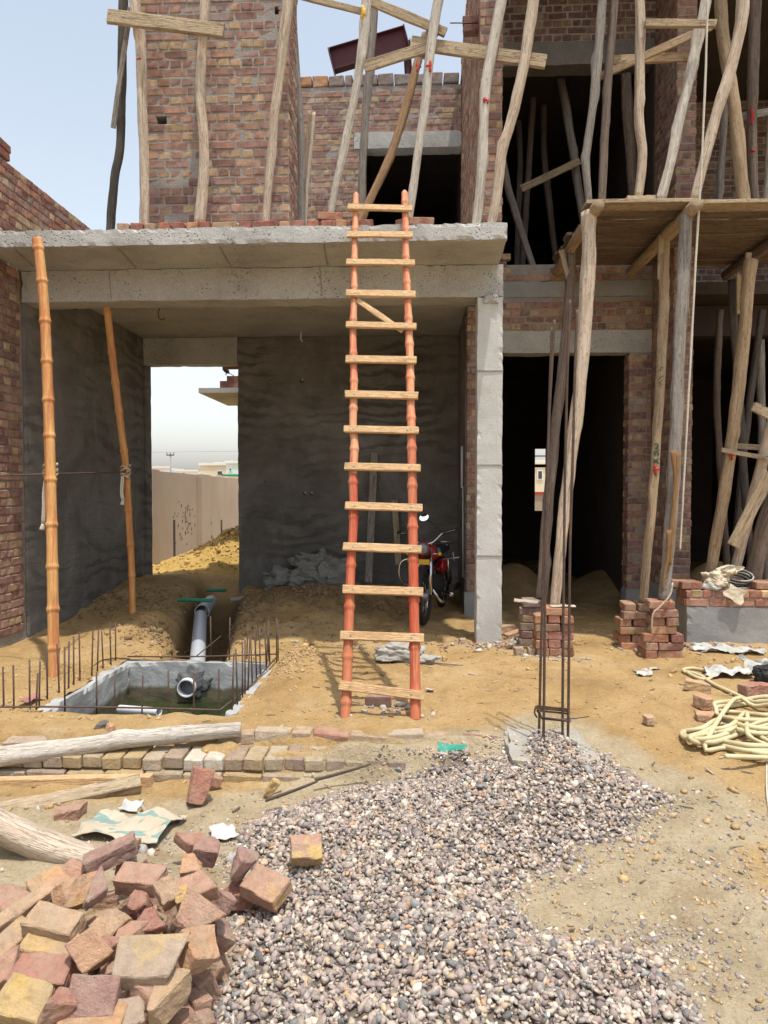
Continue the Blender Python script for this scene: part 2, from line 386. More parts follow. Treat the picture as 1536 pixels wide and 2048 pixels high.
def bm_obj(name, bm, mat, parent=None, origin=None, smooth=False):
    org = Vector(origin) if origin is not None else Vector((0, 0, 0))
    bmesh.ops.recalc_face_normals(bm, faces=bm.faces[:])
    bmesh.ops.translate(bm, verts=bm.verts[:], vec=-org)
    me = bpy.data.meshes.new(name)
    bm.to_mesh(me)
    bm.free()
    if smooth:
        me.polygons.foreach_set('use_smooth', [True] * len(me.polygons))
    me.materials.append(MT[mat] if isinstance(mat, str) else mat)
    o = bpy.data.objects.new(name, me)
    o.location = org
    return put(o, parent)
def box_bm(bm, x0, x1, y0, y1, z0, z1):
    vs = [bm.verts.new((x, y, z)) for x in (x0, x1) for y in (y0, y1) for z in (z0, z1)]
    for f in ((0, 1, 3, 2), (4, 6, 7, 5), (0, 4, 5, 1), (2, 3, 7, 6), (0, 2, 6, 4), (1, 5, 7, 3)):
        bm.faces.new([vs[i] for i in f])
    return vs
def box(name, x0, x1, y0, y1, z0, z1, mat, parent=None, bevel=0.0):
    bm = bmesh.new()
    box_bm(bm, x0, x1, y0, y1, z0, z1)
    if bevel:
        bmesh.ops.bevel(bm, geom=bm.edges[:], offset=bevel, segments=1, affect='EDGES')
    return bm_obj(name, bm, mat, parent, (x0, y0, z0))
def boxes(name, lst, mat, parent=None):
    bm = bmesh.new()
    for b in lst:
        box_bm(bm, *b)
    return bm_obj(name, bm, mat, parent, (lst[0][0], lst[0][2], lst[0][4]))
def rough_box(name, x0, x1, y0, y1, z0, z1, mat, parent=None, step=0.08, amp=0.008, edge=0.02):
    """A cast block: gridded faces, uneven surface, chipped edges."""
    lo, hi = Vector((x0, y0, z0)), Vector((x1, y1, z1))
    cnt = [max(1, min(240, int(round((hi[i] - lo[i]) / step)))) for i in range(3)]
    idx, verts, faces = {}, [], []
    def vert(i, j, l):
        key = (i, j, l)
        if key not in idx:
            p = Vector([lo[a] + (hi[a] - lo[a]) * (key[a] / cnt[a]) for a in range(3)])
            onb = sum(1 for a in range(3) if key[a] in (0, cnt[a]))
            nv = noise.noise_vector(p * 3.1) * amp + noise.noise_vector(p * 11.0) * amp * 0.5
            if onb >= 2:
                nn = max(0.0, noise.noise(p * 19.0 + Vector((5, 3, 1))) + 0.1 + 0.5 * noise.noise(p * 3.0))
                for a in range(3):
                    if key[a] == 0: nv[a] += nn * edge
                    elif key[a] == cnt[a]: nv[a] -= nn * edge
            idx[key] = len(verts)
            verts.append(p + nv)
        return idx[key]
    for ax in range(3):
        b, c = (ax + 1) % 3, (ax + 2) % 3
        for end in (0, cnt[ax]):
            for i in range(cnt[b]):
                for j in range(cnt[c]):
                    q = []
                    for (di, dj) in ((0, 0), (1, 0), (1, 1), (0, 1)):
                        key = [0, 0, 0]
                        key[ax], key[b], key[c] = end, i + di, j + dj
                        q.append(vert(*key))
                    faces.append(q if end else q[::-1])
    return mesh_obj(name, verts, faces, mat, parent, (x0, y0, z0))

def catmull(pts, step):
    P = [pts[0] * 2 - pts[1]] + list(pts) + [pts[-1] * 2 - pts[-2]]
    out, par = [], []
    for i in range(1, len(P) - 2):
        seg = (P[i + 1] - P[i]).length
        n = max(1, int(round(seg / step)))
        for j in range(n):
            t = j / n
            a, b, c, d = P[i - 1], P[i], P[i + 1], P[i + 2]
            out.append(0.5 * ((2 * b) + (c - a) * t + (2 * a - 5 * b + 4 * c - d) * t * t + (3 * b - a - 3 * c + d) * t ** 3))
            par.append((i - 1 + t) / (len(pts) - 1))
    out.append(pts[-1].copy()); par.append(1.0)
    return out, par
def tube_data(pts, radius, sides=12, step=0.07, rough=0.06, bumps=0.0, seed=0.0, straight=False, flat=1.0, split=0.0):
    """radius: function of (0..1 along, metres along) -> r"""
    ctr, par = (catmull(pts, step) if not straight else (list(pts), [i / (len(pts) - 1) for i in range(len(pts))]))
    T = (ctr[1] - ctr[0]).normalized()
    ref = Vector((0, 1, 0)) if abs(T.y) < 0.8 else Vector((1, 0, 0))
    Nn = (ref - T * ref.dot(T)).normalized()
    verts, faces, tc = [], [], []
    s = 0.0
    for i, c in enumerate(ctr):
        if i:
            s += (c - ctr[i - 1]).length
        t2 = (ctr[min(i + 1, len(ctr) - 1)] - ctr[max(i - 1, 0)])
        if t2.length > 1e-9:
            T = t2.normalized()
        Nn = (Nn - T * Nn.dot(T)).normalized()
        B = T.cross(Nn)
        r = radius(par[i], s)
        for k_ in range(sides):
            a = 2 * math.pi * k_ / sides
            ca, sa = math.cos(a), math.sin(a)
            q = Vector((ca * 1.3, sa * 1.3, s * 2.6 + seed))
            rr = r * (1 + rough * noise.noise(q) * 1.6 + rough * 0.5 * noise.noise(q * 3.3))
            if bumps:
                kb = noise.noise(Vector((ca * 1.1 + 9, sa * 1.1, s * 3.2 + seed * 1.7)))
                rr += bumps * max(0.0, kb - 0.42) * 3
            if split and abs(a - 4.4) < 0.3:
                rr *= 1 - split
            verts.append(c + Nn * (ca * rr) + B * (sa * rr * flat))
            tc.append((ca * 0.12 + seed, sa * 0.12, s + seed * 3))
    n = len(ctr)
    for i in range(n - 1):
        for k_ in range(sides):
            a, b = i * sides + k_, i * sides + (k_ + 1) % sides
            faces.append((a, b, b + sides, a + sides))
    for base, rev in ((0, True), ((n - 1) * sides, False)):
        cc = len(verts)
        verts.append(ctr[0].copy() if rev else ctr[-1].copy())
        tc.append((seed, 0, 0))
        for k_ in range(sides):
            a, b = base + k_, base + (k_ + 1) % sides
            faces.append((b, a, cc) if rev else (a, b, cc))
    return verts, faces, tc, ctr, par
def tube(name, pts, r0, r1=None, mat='steel', parent=None, sides=8, step=0.08, rough=0.0, straight=False, origin=None, smooth=True):
    r1 = r0 if r1 is None else r1
    v, f, tc, _, _ = tube_data([Vector(p) for p in pts], lambda t, s: r0 + (r1 - r0) * t, sides, step, rough, straight=straight)
    return mesh_obj(name, v, f, mat, parent, origin if origin is not None else pts[-1], smooth, tc)

POLES = {}
def pole(key, label, px, w0, w1, Y0, Y1, mat, base_z=None, name='scaffold_pole', cat='pole', group='scaffold poles', up=0.0, rough=0.15, bumps=0.022, split=0.06):
    """px: centre line in the photograph from the top down; Y0 and Y1: how deep its top and its foot stand."""
    vs = [p[1] for p in px]
    pts = [W(u, v, Y0 + (Y1 - Y0) * ((v - vs[0]) / (vs[-1] - vs[0]) if vs[-1] != vs[0] else 0)) for (u, v) in px]
    if up:
        d = (pts[0] - pts[1]).normalized()
        pts.insert(0, pts[0] + d * up)
    if base_z is not None and pts[-1].z > base_z + 0.015:
        d = (pts[-1] - pts[-2]).normalized()
        pts.append(pts[-1] + d * ((base_z - pts[-1].z) / d.z))
    elif base_z is not None:
        pts[-1].z = base_z
    ra, rb = w0 * 0.46 * Y0 / FPX, w1 * 0.46 * Y1 / FPX
    seed = rnd.uniform(0, 50)
    v, f, tc, ctr, par = tube_data(pts, lambda t, s: ra + (rb - ra) * t, 14, 0.05, rough, bumps, seed, split=split)
    o = mesh_obj(name, v, f, mat, None, pts[-1], True, tc)
    tag(o, label, cat, group)
    if key:
        POLES[key] = (o, ctr, ra, rb)
    return o
def plank(name, a, b, h, t, mat, label=None, cat='plank', group=None, parent=None, nrm=Vector((0, -1, 0)), warp=0.006, seed=None):
    """A board from a to b (centre line), h wide across, t thick along nrm."""
    a, b = Vector(a), Vector(b)
    X = (b - a).normalized()
    Yn = (nrm - X * nrm.dot(X)).normalized()
    Z = X.cross(Yn)
    L = (b - a).length
    n = max(4, int(L / 0.12))
    seed = rnd.uniform(0, 60) if seed is None else seed
    verts, faces, tc = [], [], []
    for i in range(n + 1):
        s = L * i / n
        for (cy, cz) in ((-1, -1), (1, -1), (1, 1), (-1, 1)):
            w = noise.noise(Vector((s * 2.2 + seed, cy * 0.7, cz * 0.7))) * warp
            w2 = noise.noise(Vector((s * 3.7 + seed, cy * 0.9 + 7, cz * 0.9))) * warp
            e = 0.0
            if i in (0, n):
                e = noise.noise(Vector((seed, cy * 2.0, cz * 2.0 + i))) * min(0.02, h * 0.2)
            verts.append(a + X * (s + e) + Yn * (cy * t / 2 + w) + Z * (cz * h / 2 + w2))
            tc.append((cy * t / 2 + seed, cz * h / 2, s + seed))
    for i in range(n):
        for k_ in range(4):
            p, q = i * 4 + k_, i * 4 + (k_ + 1) % 4
            faces.append((p, q, q + 4, p + 4))
    faces.append((3, 2, 1, 0)); faces.append(tuple(n * 4 + k_ for k_ in range(4)))
    o = mesh_obj(name, verts, faces, mat, parent, a if parent is None else a, False, tc)
    bv = o.modifiers.new('edge', 'BEVEL')
    bv.width = min(0.004, t * 0.2); bv.segments = 1
    if label:
        tag(o, label, cat, group)
    return o
def plank_px(label, a, b, Ya, Yb, h, t, mat, cat='plank', group='scaffold planks', name='scaffold_plank', nrm=Vector((0, -1, 0))):
    return plank(name, W(a[0], a[1], Ya), W(b[0], b[1], Yb), h, t, mat, label, cat, group, nrm=nrm)

# ---------------------------------------------------------------- the ground: one sheet out to the horizon
_tab = np.random.RandomState(5).rand(256, 256)
def vnoise(x, y, f):
    x = np.asarray(x, float) * f + 1000.0; y = np.asarray(y, float) * f + 1000.0
    xi = np.floor(x).astype(int); yi = np.floor(y).astype(int)
    fx = x - xi; fy = y - yi
    fx = fx * fx * (3 - 2 * fx); fy = fy * fy * (3 - 2 * fy)
    g = lambda i, j: _tab[i & 255, j & 255]
    return (g(xi, yi) * (1 - fx) + g(xi + 1, yi) * fx) * (1 - fy) + (g(xi, yi + 1) * (1 - fx) + g(xi + 1, yi + 1) * fx) * fy - 0.5
def sstep(x, a, b):
    t = np.clip((np.asarray(x, float) - a) / (b - a), 0, 1)
    return t * t * (3 - 2 * t)
FRONT = -0.17                                  # level of the yard in front of the brick edging
GPX = [(545, 1604), (650, 1572), (760, 1552), (870, 1536), (985, 1524), (1062, 1504), (1088, 1490), (1128, 1490), (1146, 1506), (1205, 1532), (1290, 1575), (1375, 1610), (1300, 1640), (1262, 1680),
       (1180, 1692), (1150, 1722), (1085, 1752), (1052, 1800), (1085, 1832), (1180, 1848), (1285, 1868), (1350, 1910), (1410, 1970), (1450, 2060), (1470, 2300),
       (330, 2300), (375, 2060), (430, 1930), (440, 1840), (490, 1770), (450, 1700), (470, 1640)]
GPOLY = np.array([tuple(R(u, v, -0.12).xy) for u, v in GPX])
def poly_signed(x, y, poly):
    """distance to the outline, positive inside"""
    x = np.asarray(x, float); y = np.asarray(y, float)
    d = np.full(x.shape, 1e9); ins = np.zeros(x.shape, bool)
    n = len(poly)
    for i in range(n):
        ax, ay = poly[i]; bx, by = poly[(i + 1) % n]
        ex, ey = bx - ax, by - ay
        t = np.clip(((x - ax) * ex + (y - ay) * ey) / (ex * ex + ey * ey), 0, 1)
        d = np.minimum(d, np.hypot(x - ax - t * ex, y - ay - t * ey))
        c = ((ay > y) != (by > y)) & (x < (bx - ax) * (y - ay) / ((by - ay) if by != ay else 1e-12) + ax)
        ins ^= c
    return np.where(ins, d, -d)
PIT = (-2.70, -1.26, 4.84, 6.47)
def bump2(x, y, cx, cy, sx, sy, h):
    return h * np.exp(-(((x - cx) / sx) ** 2 + ((y - cy) / sy) ** 2))
TR_A, TR_B = Vector((-2.02, 6.3)), Vector((-3.05, 11.2))
def trench(x, y):
    ex, ey = TR_B.x - TR_A.x, TR_B.y - TR_A.y
    t = np.clip(((x - TR_A.x) * ex + (y - TR_A.y) * ey) / (ex * ex + ey * ey), 0, 1)
    d = np.hypot(x - TR_A.x - t * ex, y - TR_A.y - t * ey)
    return np.exp(-(d / 0.27) ** 4) * sstep(y, 6.3, 6.6) * (1 - sstep(y, 10.3, 11.0))
def gh(x, y):
    x = np.asarray(x, float); y = np.asarray(y, float)
    near = (np.abs(x) < 9) & (y > -3) & (y < 26)
    h = 0.022 * vnoise(x, y, 1.1) + 0.018 * vnoise(x, y, 3.1) + 0.020 * vnoise(x, y, 7.0) + 0.013 * vnoise(x, y, 17.0)
    step_l = 1 - sstep(y, 4.40, 4.50)                                    # the drop at the brick edging
    step_r = 1 - sstep(y, 3.0, 5.2)
    side = sstep(x, -0.1, 0.9)
    h = h + FRONT * (step_l * (1 - side) + step_r * side)
    # spoil heaps inside the porch and beside the trench
    h = h + bump2(x, y, -3.75, 9.7, 0.75, 1.5, 0.22) + bump2(x, y, -2.95, 7.55, 0.45, 0.6, 0.20) + bump2(x, y, -1.45, 8.9, 0.75, 1.0, 0.26)
    h = h + bump2(x, y, -0.4, 9.9, 0.7, 0.5, 0.10) + bump2(x, y, -1.02, 6.25, 0.20, 0.26, 0.19) + bump2(x, y, -0.9, 5.85, 0.2, 0.3, 0.06)
    h = h + bump2(x, y, 1.35, 10.2, 0.5, 0.7, 0.52) + bump2(x, y, 2.9, 11.0, 0.5, 0.9, 0.35) + bump2(x, y, 4.2, 10.3, 0.5, 0.7, 0.55)
    h = h + 0.12 * sstep(y, 8.2, 10.3) * (1 - sstep(x, 0.4, 0.8))
    # yellow sand thrown up outside the rear opening
    h = h + bump2(x, y, -2.95, 12.9, 0.75, 0.85, 0.72) + bump2(x, y, -3.9, 12.7, 0.6, 0.8, 0.22) + bump2(x, y, -2.15, 12.9, 0.7, 0.9, 0.7) + bump2(x, y, -3.2, 12.0, 0.9, 0.5, 0.20)
    clod = np.clip(vnoise(x, y, 6.5) + 0.6 * vnoise(x, y, 15.0), -0.1, 1)
    h = h + 0.13 * clod * bump2(x, y, -2.9, 12.6, 1.5, 1.2, 1.0)
    h = h + 0.10 * vnoise(x, y, 4.5) * bump2(x, y, -1.6, 8.7, 2.8, 1.9, 1.0) + 0.06 * vnoise(x, y, 12.0) * bump2(x, y, -1.6, 8.9, 2.8, 2.2, 1.0)
    h = h - (0.50 + 0.08 * vnoise(x, y, 3.0)) * trench(x, y)
    # keep the earth just below the tank's rim, and drifted over the far end of the edging
    rim = (1 - sstep(np.maximum(np.abs(x - (PIT[0] + PIT[1]) / 2) - 0.72, np.abs(y - (PIT[2] + PIT[3]) / 2) - 0.805), 0.0, 0.14)) * (y < 6.9)
    h = h * (1 - rim) + rim * (-0.012 + 0.03 * vnoise(x, y, 6.0) + 0.016 * vnoise(x, y, 15.0))
    drift = sstep(y, 4.20, 4.26) * (1 - sstep(y, 4.42, 4.5)) * (x < 0.3)
    h = np.where(drift > 0, np.maximum(h, (-0.20 + drift * 0.138) + 0.075 * vnoise(x, y, 5.0) + 0.03 * vnoise(x, y, 13.0)), h)
    h = h + 0.085 * sstep(x, -0.98, -0.55) * (1 - sstep(x, 0.0, 0.5)) * sstep(y, 4.13, 4.24) * (1 - sstep(y, 4.36, 4.5)) * (0.9 + 0.5 * vnoise(x, y, 5.0))
    d = poly_signed(x, y, GPOLY)
    h = h + np.where(d > 0, np.minimum(0.105, 0.26 * d) * (0.75 + 0.5 * (vnoise(x, y, 1.5) + 0.5)), 0) * sstep(y, 1.2, 2.2)
    h = h + bump2(x, y, -1.15, 2.75, 0.42, 0.40, 0.06)
    return np.where(near, h, 0.0)
def g1(x, y):
    return float(gh(np.array([x]), np.array([y]))[0])
def G(u, v, it=8):
    z = 0.0
    for _ in range(it):
        p = R(u, v, z)
        z = 0.5 * z + 0.5 * g1(p.x, p.y)
    p = R(u, v, z)
    p.z = g1(p.x, p.y)
    return p

def axis(breaks):
    out = []
    for a, b, st in breaks:
        n = max(1, int(round((b - a) / st)))
        out += list(np.linspace(a, b, n, endpoint=False))
    out.append(breaks[-1][1])
    return np.array(out)
gx = axis([(-900, -100, 200), (-100, -20, 20), (-20, -6, 2), (-6, -4.3, 0.1), (-4.3, 3.6, 0.027), (3.6, 6, 0.08), (6, 20, 2), (20, 100, 20), (100, 900, 200)])
gy = axis([(-60, -2, 6), (-2, 1.6, 0.12), (1.6, 6.6, 0.024), (6.6, 9.5, 0.033), (9.5, 14.5, 0.05), (14.5, 26, 0.5), (26, 100, 10), (100, 1500, 140)])
GX, GY = np.meshgrid(gx, gy)
GZ = gh(GX, GY)
nx, ny = len(gx), len(gy)
co = np.stack([GX, GY, GZ], -1).reshape(-1, 3)
i0 = (np.arange(ny - 1)[:, None] * nx + np.arange(nx - 1)[None, :]).ravel()
fc = np.stack([i0, i0 + 1, i0 + nx + 1, i0 + nx], -1)
cx = (co[fc[:, 0], 0] + co[fc[:, 2], 0]) / 2; cy = (co[fc[:, 0], 1] + co[fc[:, 2], 1]) / 2
keep = ~((cx > PIT[0] + 0.05) & (cx < PIT[1] - 0.05) & (cy > PIT[2] + 0.05) & (cy < PIT[3] - 0.05))
fc = fc[keep]
me = bpy.data.meshes.new('ground')
me.vertices.add(len(co)); me.vertices.foreach_set('co', co.ravel())
me.loops.add(len(fc) * 4); me.loops.foreach_set('vertex_index', fc.ravel())
me.polygons.add(len(fc)); me.polygons.foreach_set('loop_start', np.arange(len(fc)) * 4)
me.polygons.foreach_set('use_smooth', np.ones(len(fc), bool))
me.update(calc_edges=True)
dg = poly_signed(GX, GY, GPOLY)
sandy = (1 - sstep(GY, 3.3, 4.3)) * (1 - 0.35 * sstep(GX, 0.3, 1.2)) + 0.9 * (1 - sstep(-dg, 0.0, 0.6))
sandy = np.clip(sandy, 0, 1) * (1 - 0.7 * bump2(GX, GY, 1.75, 3.3, 0.35, 0.25, 1.0))
a = me.attributes.new('sandy', 'FLOAT', 'POINT'); a.data.foreach_set('value', sandy.ravel().astype(np.float32))
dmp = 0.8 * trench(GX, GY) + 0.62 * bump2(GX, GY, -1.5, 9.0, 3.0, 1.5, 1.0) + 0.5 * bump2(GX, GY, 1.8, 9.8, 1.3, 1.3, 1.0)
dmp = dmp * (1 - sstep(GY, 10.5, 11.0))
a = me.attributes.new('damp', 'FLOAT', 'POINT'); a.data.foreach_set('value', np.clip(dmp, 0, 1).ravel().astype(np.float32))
a = me.attributes.new('fines', 'FLOAT', 'POINT'); a.data.foreach_set('value', (0.9 * sstep(dg + 0.10 * vnoise(GX, GY, 4.0), 0.0, 0.12)).ravel().astype(np.float32))
yl = np.clip(sstep(GY, 11.0, 11.5) * (1 - sstep(GY, 14.0, 16.0)) * (np.abs(GX + 3) < 3), 0, 1)
a = me.attributes.new('yellow', 'FLOAT', 'POINT'); a.data.foreach_set('value', yl.ravel().astype(np.float32))
me.materials.append(MT['earth'])
ground = bpy.data.objects.new('ground', me)
put(ground)
tag(ground, 'ochre trampled building-site earth with spoil heaps and a trench', 'ground', kind='structure')

# ---------------------------------------------------------------- bricks
BL, BW, BH, CR = 0.229, 0.1145, 0.0735, 0.0857
PAL_RED = [(0.275, 0.155, 0.118), (0.305, 0.178, 0.133), (0.245, 0.138, 0.112), (0.335, 0.205, 0.148), (0.225, 0.13, 0.108)]
PAL_YEL = [(0.385, 0.268, 0.16), (0.40, 0.28, 0.17), (0.36, 0.24, 0.15), (0.34, 0.195, 0.13), (0.28, 0.16, 0.12)]
def brick_mesh(L, D, H, seed, bev=0.006, jit=0.0035):
    r = random.Random(seed)
    bm = bmesh.new()
    box_bm(bm, -L / 2, L / 2, 0, D, -H / 2, H / 2)
    for v in bm.verts:
        v.co += Vector((r.uniform(-jit, jit), r.uniform(-jit, jit), r.uniform(-jit, jit) * 0.8))
    bmesh.ops.bevel(bm, geom=bm.edges[:], offset=bev, segments=1, affect='EDGES')
    for v in bm.verts:
        v.co += Vector((r.uniform(-1, 1), r.uniform(-1, 1), r.uniform(-1, 1))) * 0.0012
    bmesh.ops.recalc_face_normals(bm, faces=bm.faces[:])
    me = bpy.data.meshes.new('brick')
    bm.to_mesh(me); bm.free()
    me.materials.append(MT['brick'])
    return me
STRETCH = [brick_mesh(0.2195, 0.10, BH + 0.0005, s, 0.008, 0.006) for s in range(8)]
HEADER = [brick_mesh(0.1055, 0.10, BH + 0.0005, 50 + s, 0.008, 0.006) for s in range(8)]
SMESH = {}
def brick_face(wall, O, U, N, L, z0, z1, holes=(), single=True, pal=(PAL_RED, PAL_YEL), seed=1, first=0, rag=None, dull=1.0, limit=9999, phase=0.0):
    """English bond courses on one face of a wall. O: a corner of the face; holes: (s0, s1, za, zb) left open. rag(s, z) True leaves a brick out."""
    r = random.Random(seed)
    U, N = Vector(U), Vector(N)
    rot = Matrix((U, -N, Vector((0, 0, 1)))).transposed().to_4x4()
    todo = []
    i = 0
    while z0 + (i + 1) * CR <= z1 + 0.02:
        zc = z0 + (i + 0.5) * CR
        head = (i + first) % 2 == 1
        m = 0.1145 if head else 0.229
        s = -r.uniform(0, 0.01) - (0.057 if head else 0.0) - phase * m
        while s < L - 0.02:
            a, b = max(0.0, s), min(L, s + m)
            s += m
            if b - a < 0.035:
                continue
            cut = False
            for (h0, h1, ha, hb) in holes:
                if ha - 0.01 < zc < hb + 0.01 and a < h1 and b > h0:
                    if a < h0 and h0 - a > 0.035: b = h0
                    elif b > h1 and b - h1 > 0.035: a = h1
                    else: cut = True
            if cut or (rag and rag((a + b) / 2, zc)):
                continue
            todo.append((a, b, zc, head))
        i += 1
    if single and len(todo) > limit:
        todo = todo[:limit]
    vs, fs, cols = [], [], []
    for (a, b, zc, head) in todo:
        full = 0.1145 if head else 0.229
        src = r.choice(HEADER if head else STRETCH)
        sc = (b - a - 0.009) / (full - 0.009)
        p = Vector(O) + U * ((a + b) / 2) + N * r.uniform(-0.003, 0.003)
        p.z = zc + r.uniform(-0.003, 0.003)
        pl = pal[1] if (head and r.random() < 0.5) or r.random() < 0.06 else pal[0]
        c = r.choice(pl)
        f = r.uniform(0.82, 1.16) * dull
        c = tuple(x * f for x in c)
        m4 = Matrix.Translation(p) @ rot @ Matrix.Rotation(r.uniform(-0.012, 0.012), 4, 'Y') @ Matrix.Diagonal((sc, 1, 1, 1))
        if single:
            o = bpy.data.objects.new('brick', src)
            o.matrix_world = m4
            o.color = (*c, 1)
            C.objects.link(o)
            o.parent = wall
            o.matrix_parent_inverse = Matrix.Translation(-wall.location)
        else:
            n0 = len(vs)
            vs += [tuple(m4 @ v.co) for v in src.vertices]
            fs += [tuple(n0 + q for q in pg.vertices) for pg in src.polygons]
            cols += [(*c, 1.0)] * len(src.vertices)
    if not single and vs:
        o = mesh_obj('brickwork', vs, fs, 'brickwork', wall, Vector(O))
        at = o.data.color_attributes.new('bcol', 'FLOAT_COLOR', 'POINT')
        at.data.foreach_set('color', np.array(cols, dtype=np.float32).ravel())
        o['kind'] = 'stuff'
    return len(todo)

# ---------------------------------------------------------------- the unfinished house
XL = -4.06                                     # inner face of the side wall
house = empty('unfinished_house', (-1.6, 8.0, 0), 'two-storey unfinished brick and concrete house with open porch', 'house')
slab = rough_box('porch_slab', XL + 0.004, 0.80, 6.55, 10.76, 3.79, 3.94, 'concrete', house, 0.035, 0.006, 0.016)
# board marks left by the shuttering on the underside and the face of the beam
for (u0, v0, Y0, u1, v1, Y1) in ((236, 488, 6.6, 272, 532, 7.2), (438, 488, 6.6, 462, 532, 7.2), (648, 490, 6.6, 655, 533, 7.2), (30, 495, 6.6, 66, 520, 7.1)):
    a, b = W(u0, v0, Y0), W(u1, v1, Y1)
    a.z = b.z = 3.786
    plank('shutter_mark', a, b, 0.010, 0.008, 'mortar', parent=slab, nrm=Vector((0, 0, 1)), warp=0.003)
beam = rough_box('porch_beam', XL + 0.006, 0.846, 7.25, 7.56, 3.47, 3.786, 'concrete', house, 0.06, 0.006, 0.012)
for u in (218, 640, 812):
    p = W(u, 545, 7.244)
    plank('shutter_mark', (p.x, 7.245, 3.76), (p.x + 0.02, 7.245, 3.49), 0.008, 0.006, 'mortar', parent=beam, warp=0.002)
col_o = rough_box('porch_column', 0.594, 0.846, 7.25, 7.50, -0.15, 3.467, 'concrete_pale', house, 0.05, 0.005, 0.012)
for v in (742, 930, 1112):
    z = W(980, v, 7.25).z
    box('pour_joint', 0.590, 0.850, 7.243, 7.25, z - 0.006, z + 0.006, 'mortar', col_o)
crust = [W(968, 596, 7.22), W(1000, 600, 7.22)]
rough_box('cement_crust', crust[0].x, crust[1].x - 0.02, 7.215, 7.26, crust[0].z - 0.05, crust[0].z + 0.04, 'concrete', col_o, 0.02, 0.014, 0.03)

# rear wall of the porch with the tall opening
RX0, RX1 = W(292, 900, 10.5).x, W(476, 900, 10.5).x
RZ = W(380, 729, 10.5).z
rear = rough_box('rear_wall', RX1, 0.60, 10.5, 10.73, -0.3, 3.786, 'plaster', house, 0.10, 0.006, 0.012)
rough_box('rear_lintel', XL + 0.01, RX1 - 0.003, 10.5, 10.73, RZ, 3.786, 'concrete', house, 0.08, 0.006, 0.012)
side_pl = rough_box('porch_side_plaster', XL - 0.01, XL + 0.025, 7.28, 10.495, -0.3, 3.784, 'plaster', house, 0.12, 0.006, 0.006)
rough_box('opening_jamb', XL + 0.002, RX0, 10.505, 10.728, -0.3, RZ - 0.003, 'plaster', house, 0.10, 0.004, 0.006)
# switch boxes let into the plaster
for (u, v, w_) in ((604, 762, 0.05), (610, 987, 0.045), (623, 987, 0.045), (531, 962, 0.02), (1000, 0, 0)):
    if w_:
        p = W(u, v, 10.5)
        bm = bmesh.new()
        bmesh.ops.create_cone(bm, cap_ends=True, segments=14, radius1=w_ * 0.6, radius2=w_ * 0.6, depth=0.03, matrix=Matrix.Translation((p.x, 10.492, p.z)) @ Matrix.Rotation(math.pi / 2, 4, 'X'))
        bm_obj('switch_box', bm, 'black', rear, p)
        bm = bmesh.new()
        bmesh.ops.create_cone(bm, cap_ends=True, segments=14, radius1=w_ * 0.42, radius2=w_ * 0.42, depth=0.01, matrix=Matrix.Translation((p.x + 0.01, 10.474, p.z + 0.01)) @ Matrix.Rotation(math.pi / 2, 4, 'X'))
        bm_obj('box_plug', bm, 'concrete_grey', rear, p)

# wall between porch and hall: brick end, plastered flank, conduit
hall_w = box('porch_flank_wall', 0.605, 0.835, 8.862, 10.49, -0.3, 3.78, 'mortar', house)
brick_face(hall_w, (0.595, 8.85, 0), (1, 0, 0), (0, -1, 0), 0.235, 0.30, 3.78, seed=3)
box('flank_render', 0.585, 0.6, 8.9, 10.49, -0.3, 3.78, 'plaster', hall_w)
rough_box('flank_plinth', 0.57, 0.84, 8.80, 8.86, -0.3, 0.30, 'concrete_grey', hall_w, 0.06, 0.006, 0.01)
c0, c1 = W(921, 890, 8.95), W(921, 976, 8.95)
tube('conduit', [(0.565, 9.2, c0.z), (0.565, 9.2, c1.z)], 0.016, None, 'pvc_white', hall_w, 8, straight=True)
tube('conduit', [(0.57, 9.1, 1.6), (0.575, 9.1, 0.45)], 0.008, None, 'pvc_white', hall_w, 6, straight=True)

# wall with the main doorway, band of concrete, stub of the storey above
DY = 8.85
DX0, DX1 = 0.95, W(1256, 900, DY).x
PX = W(1302, 900, DY).x                        # flank of the projecting brick pier
LZ0, LZ1 = W(1100, 706, DY).z, W(1100, 661, DY).z
BZ0, BZ1 = W(1100, 594, DY).z, W(1100, 562, DY).z
door_wall = boxes('doorway_wall', [(0.845, DX0 - 0.008, DY + 0.006, DY + 0.22, -0.3, LZ0), (DX1 + 0.01, PX, DY + 0.006, DY + 0.22, -0.3, LZ0),
                                   (0.845, PX, DY + 0.006, DY + 0.22, LZ1 + 0.003, BZ0 - 0.003), (0.845, PX, DY + 0.006, DY + 0.22, BZ1 + 0.003, BZ1 + 0.20)], 'mortar', house)
rough_box('door_lintel', 0.846, PX - 0.003, DY - 0.003, DY + 0.23, LZ0, LZ1, 'concrete', house, 0.06, 0.005, 0.008)
rough_box('concrete_band', 0.846, PX - 0.003, DY - 0.004, DY + 0.23, BZ0, BZ1, 'concrete_grey', house, 0.06, 0.006, 0.012)
brick_face(door_wall, (0.846, DY, 0), (1, 0, 0), (0, -1, 0), PX - 0.846, LZ1 + 0.003, BZ0 - 0.02, seed=5, first=1)
brick_face(door_wall, (DX1, DY, 0), (1, 0, 0), (0, -1, 0), PX - DX1, 0.35, LZ0, seed=6)
def ragged(s, z):
    return z > BZ1 + 0.10 and (0.30 < s < 0.72 or (z > BZ1 + 0.19 and s > 0.25 and s < 1.25))
brick_face(door_wall, (0.846, DY, 0), (1, 0, 0), (0, -1, 0), PX - 0.846, BZ1, BZ1 + 0.36, seed=8, rag=ragged)
brick_face(door_wall, (DX1, DY + 0.22, 0), (0, -1, 0), (-1, 0, 0), 0.22, 0.35, LZ0, seed=9)
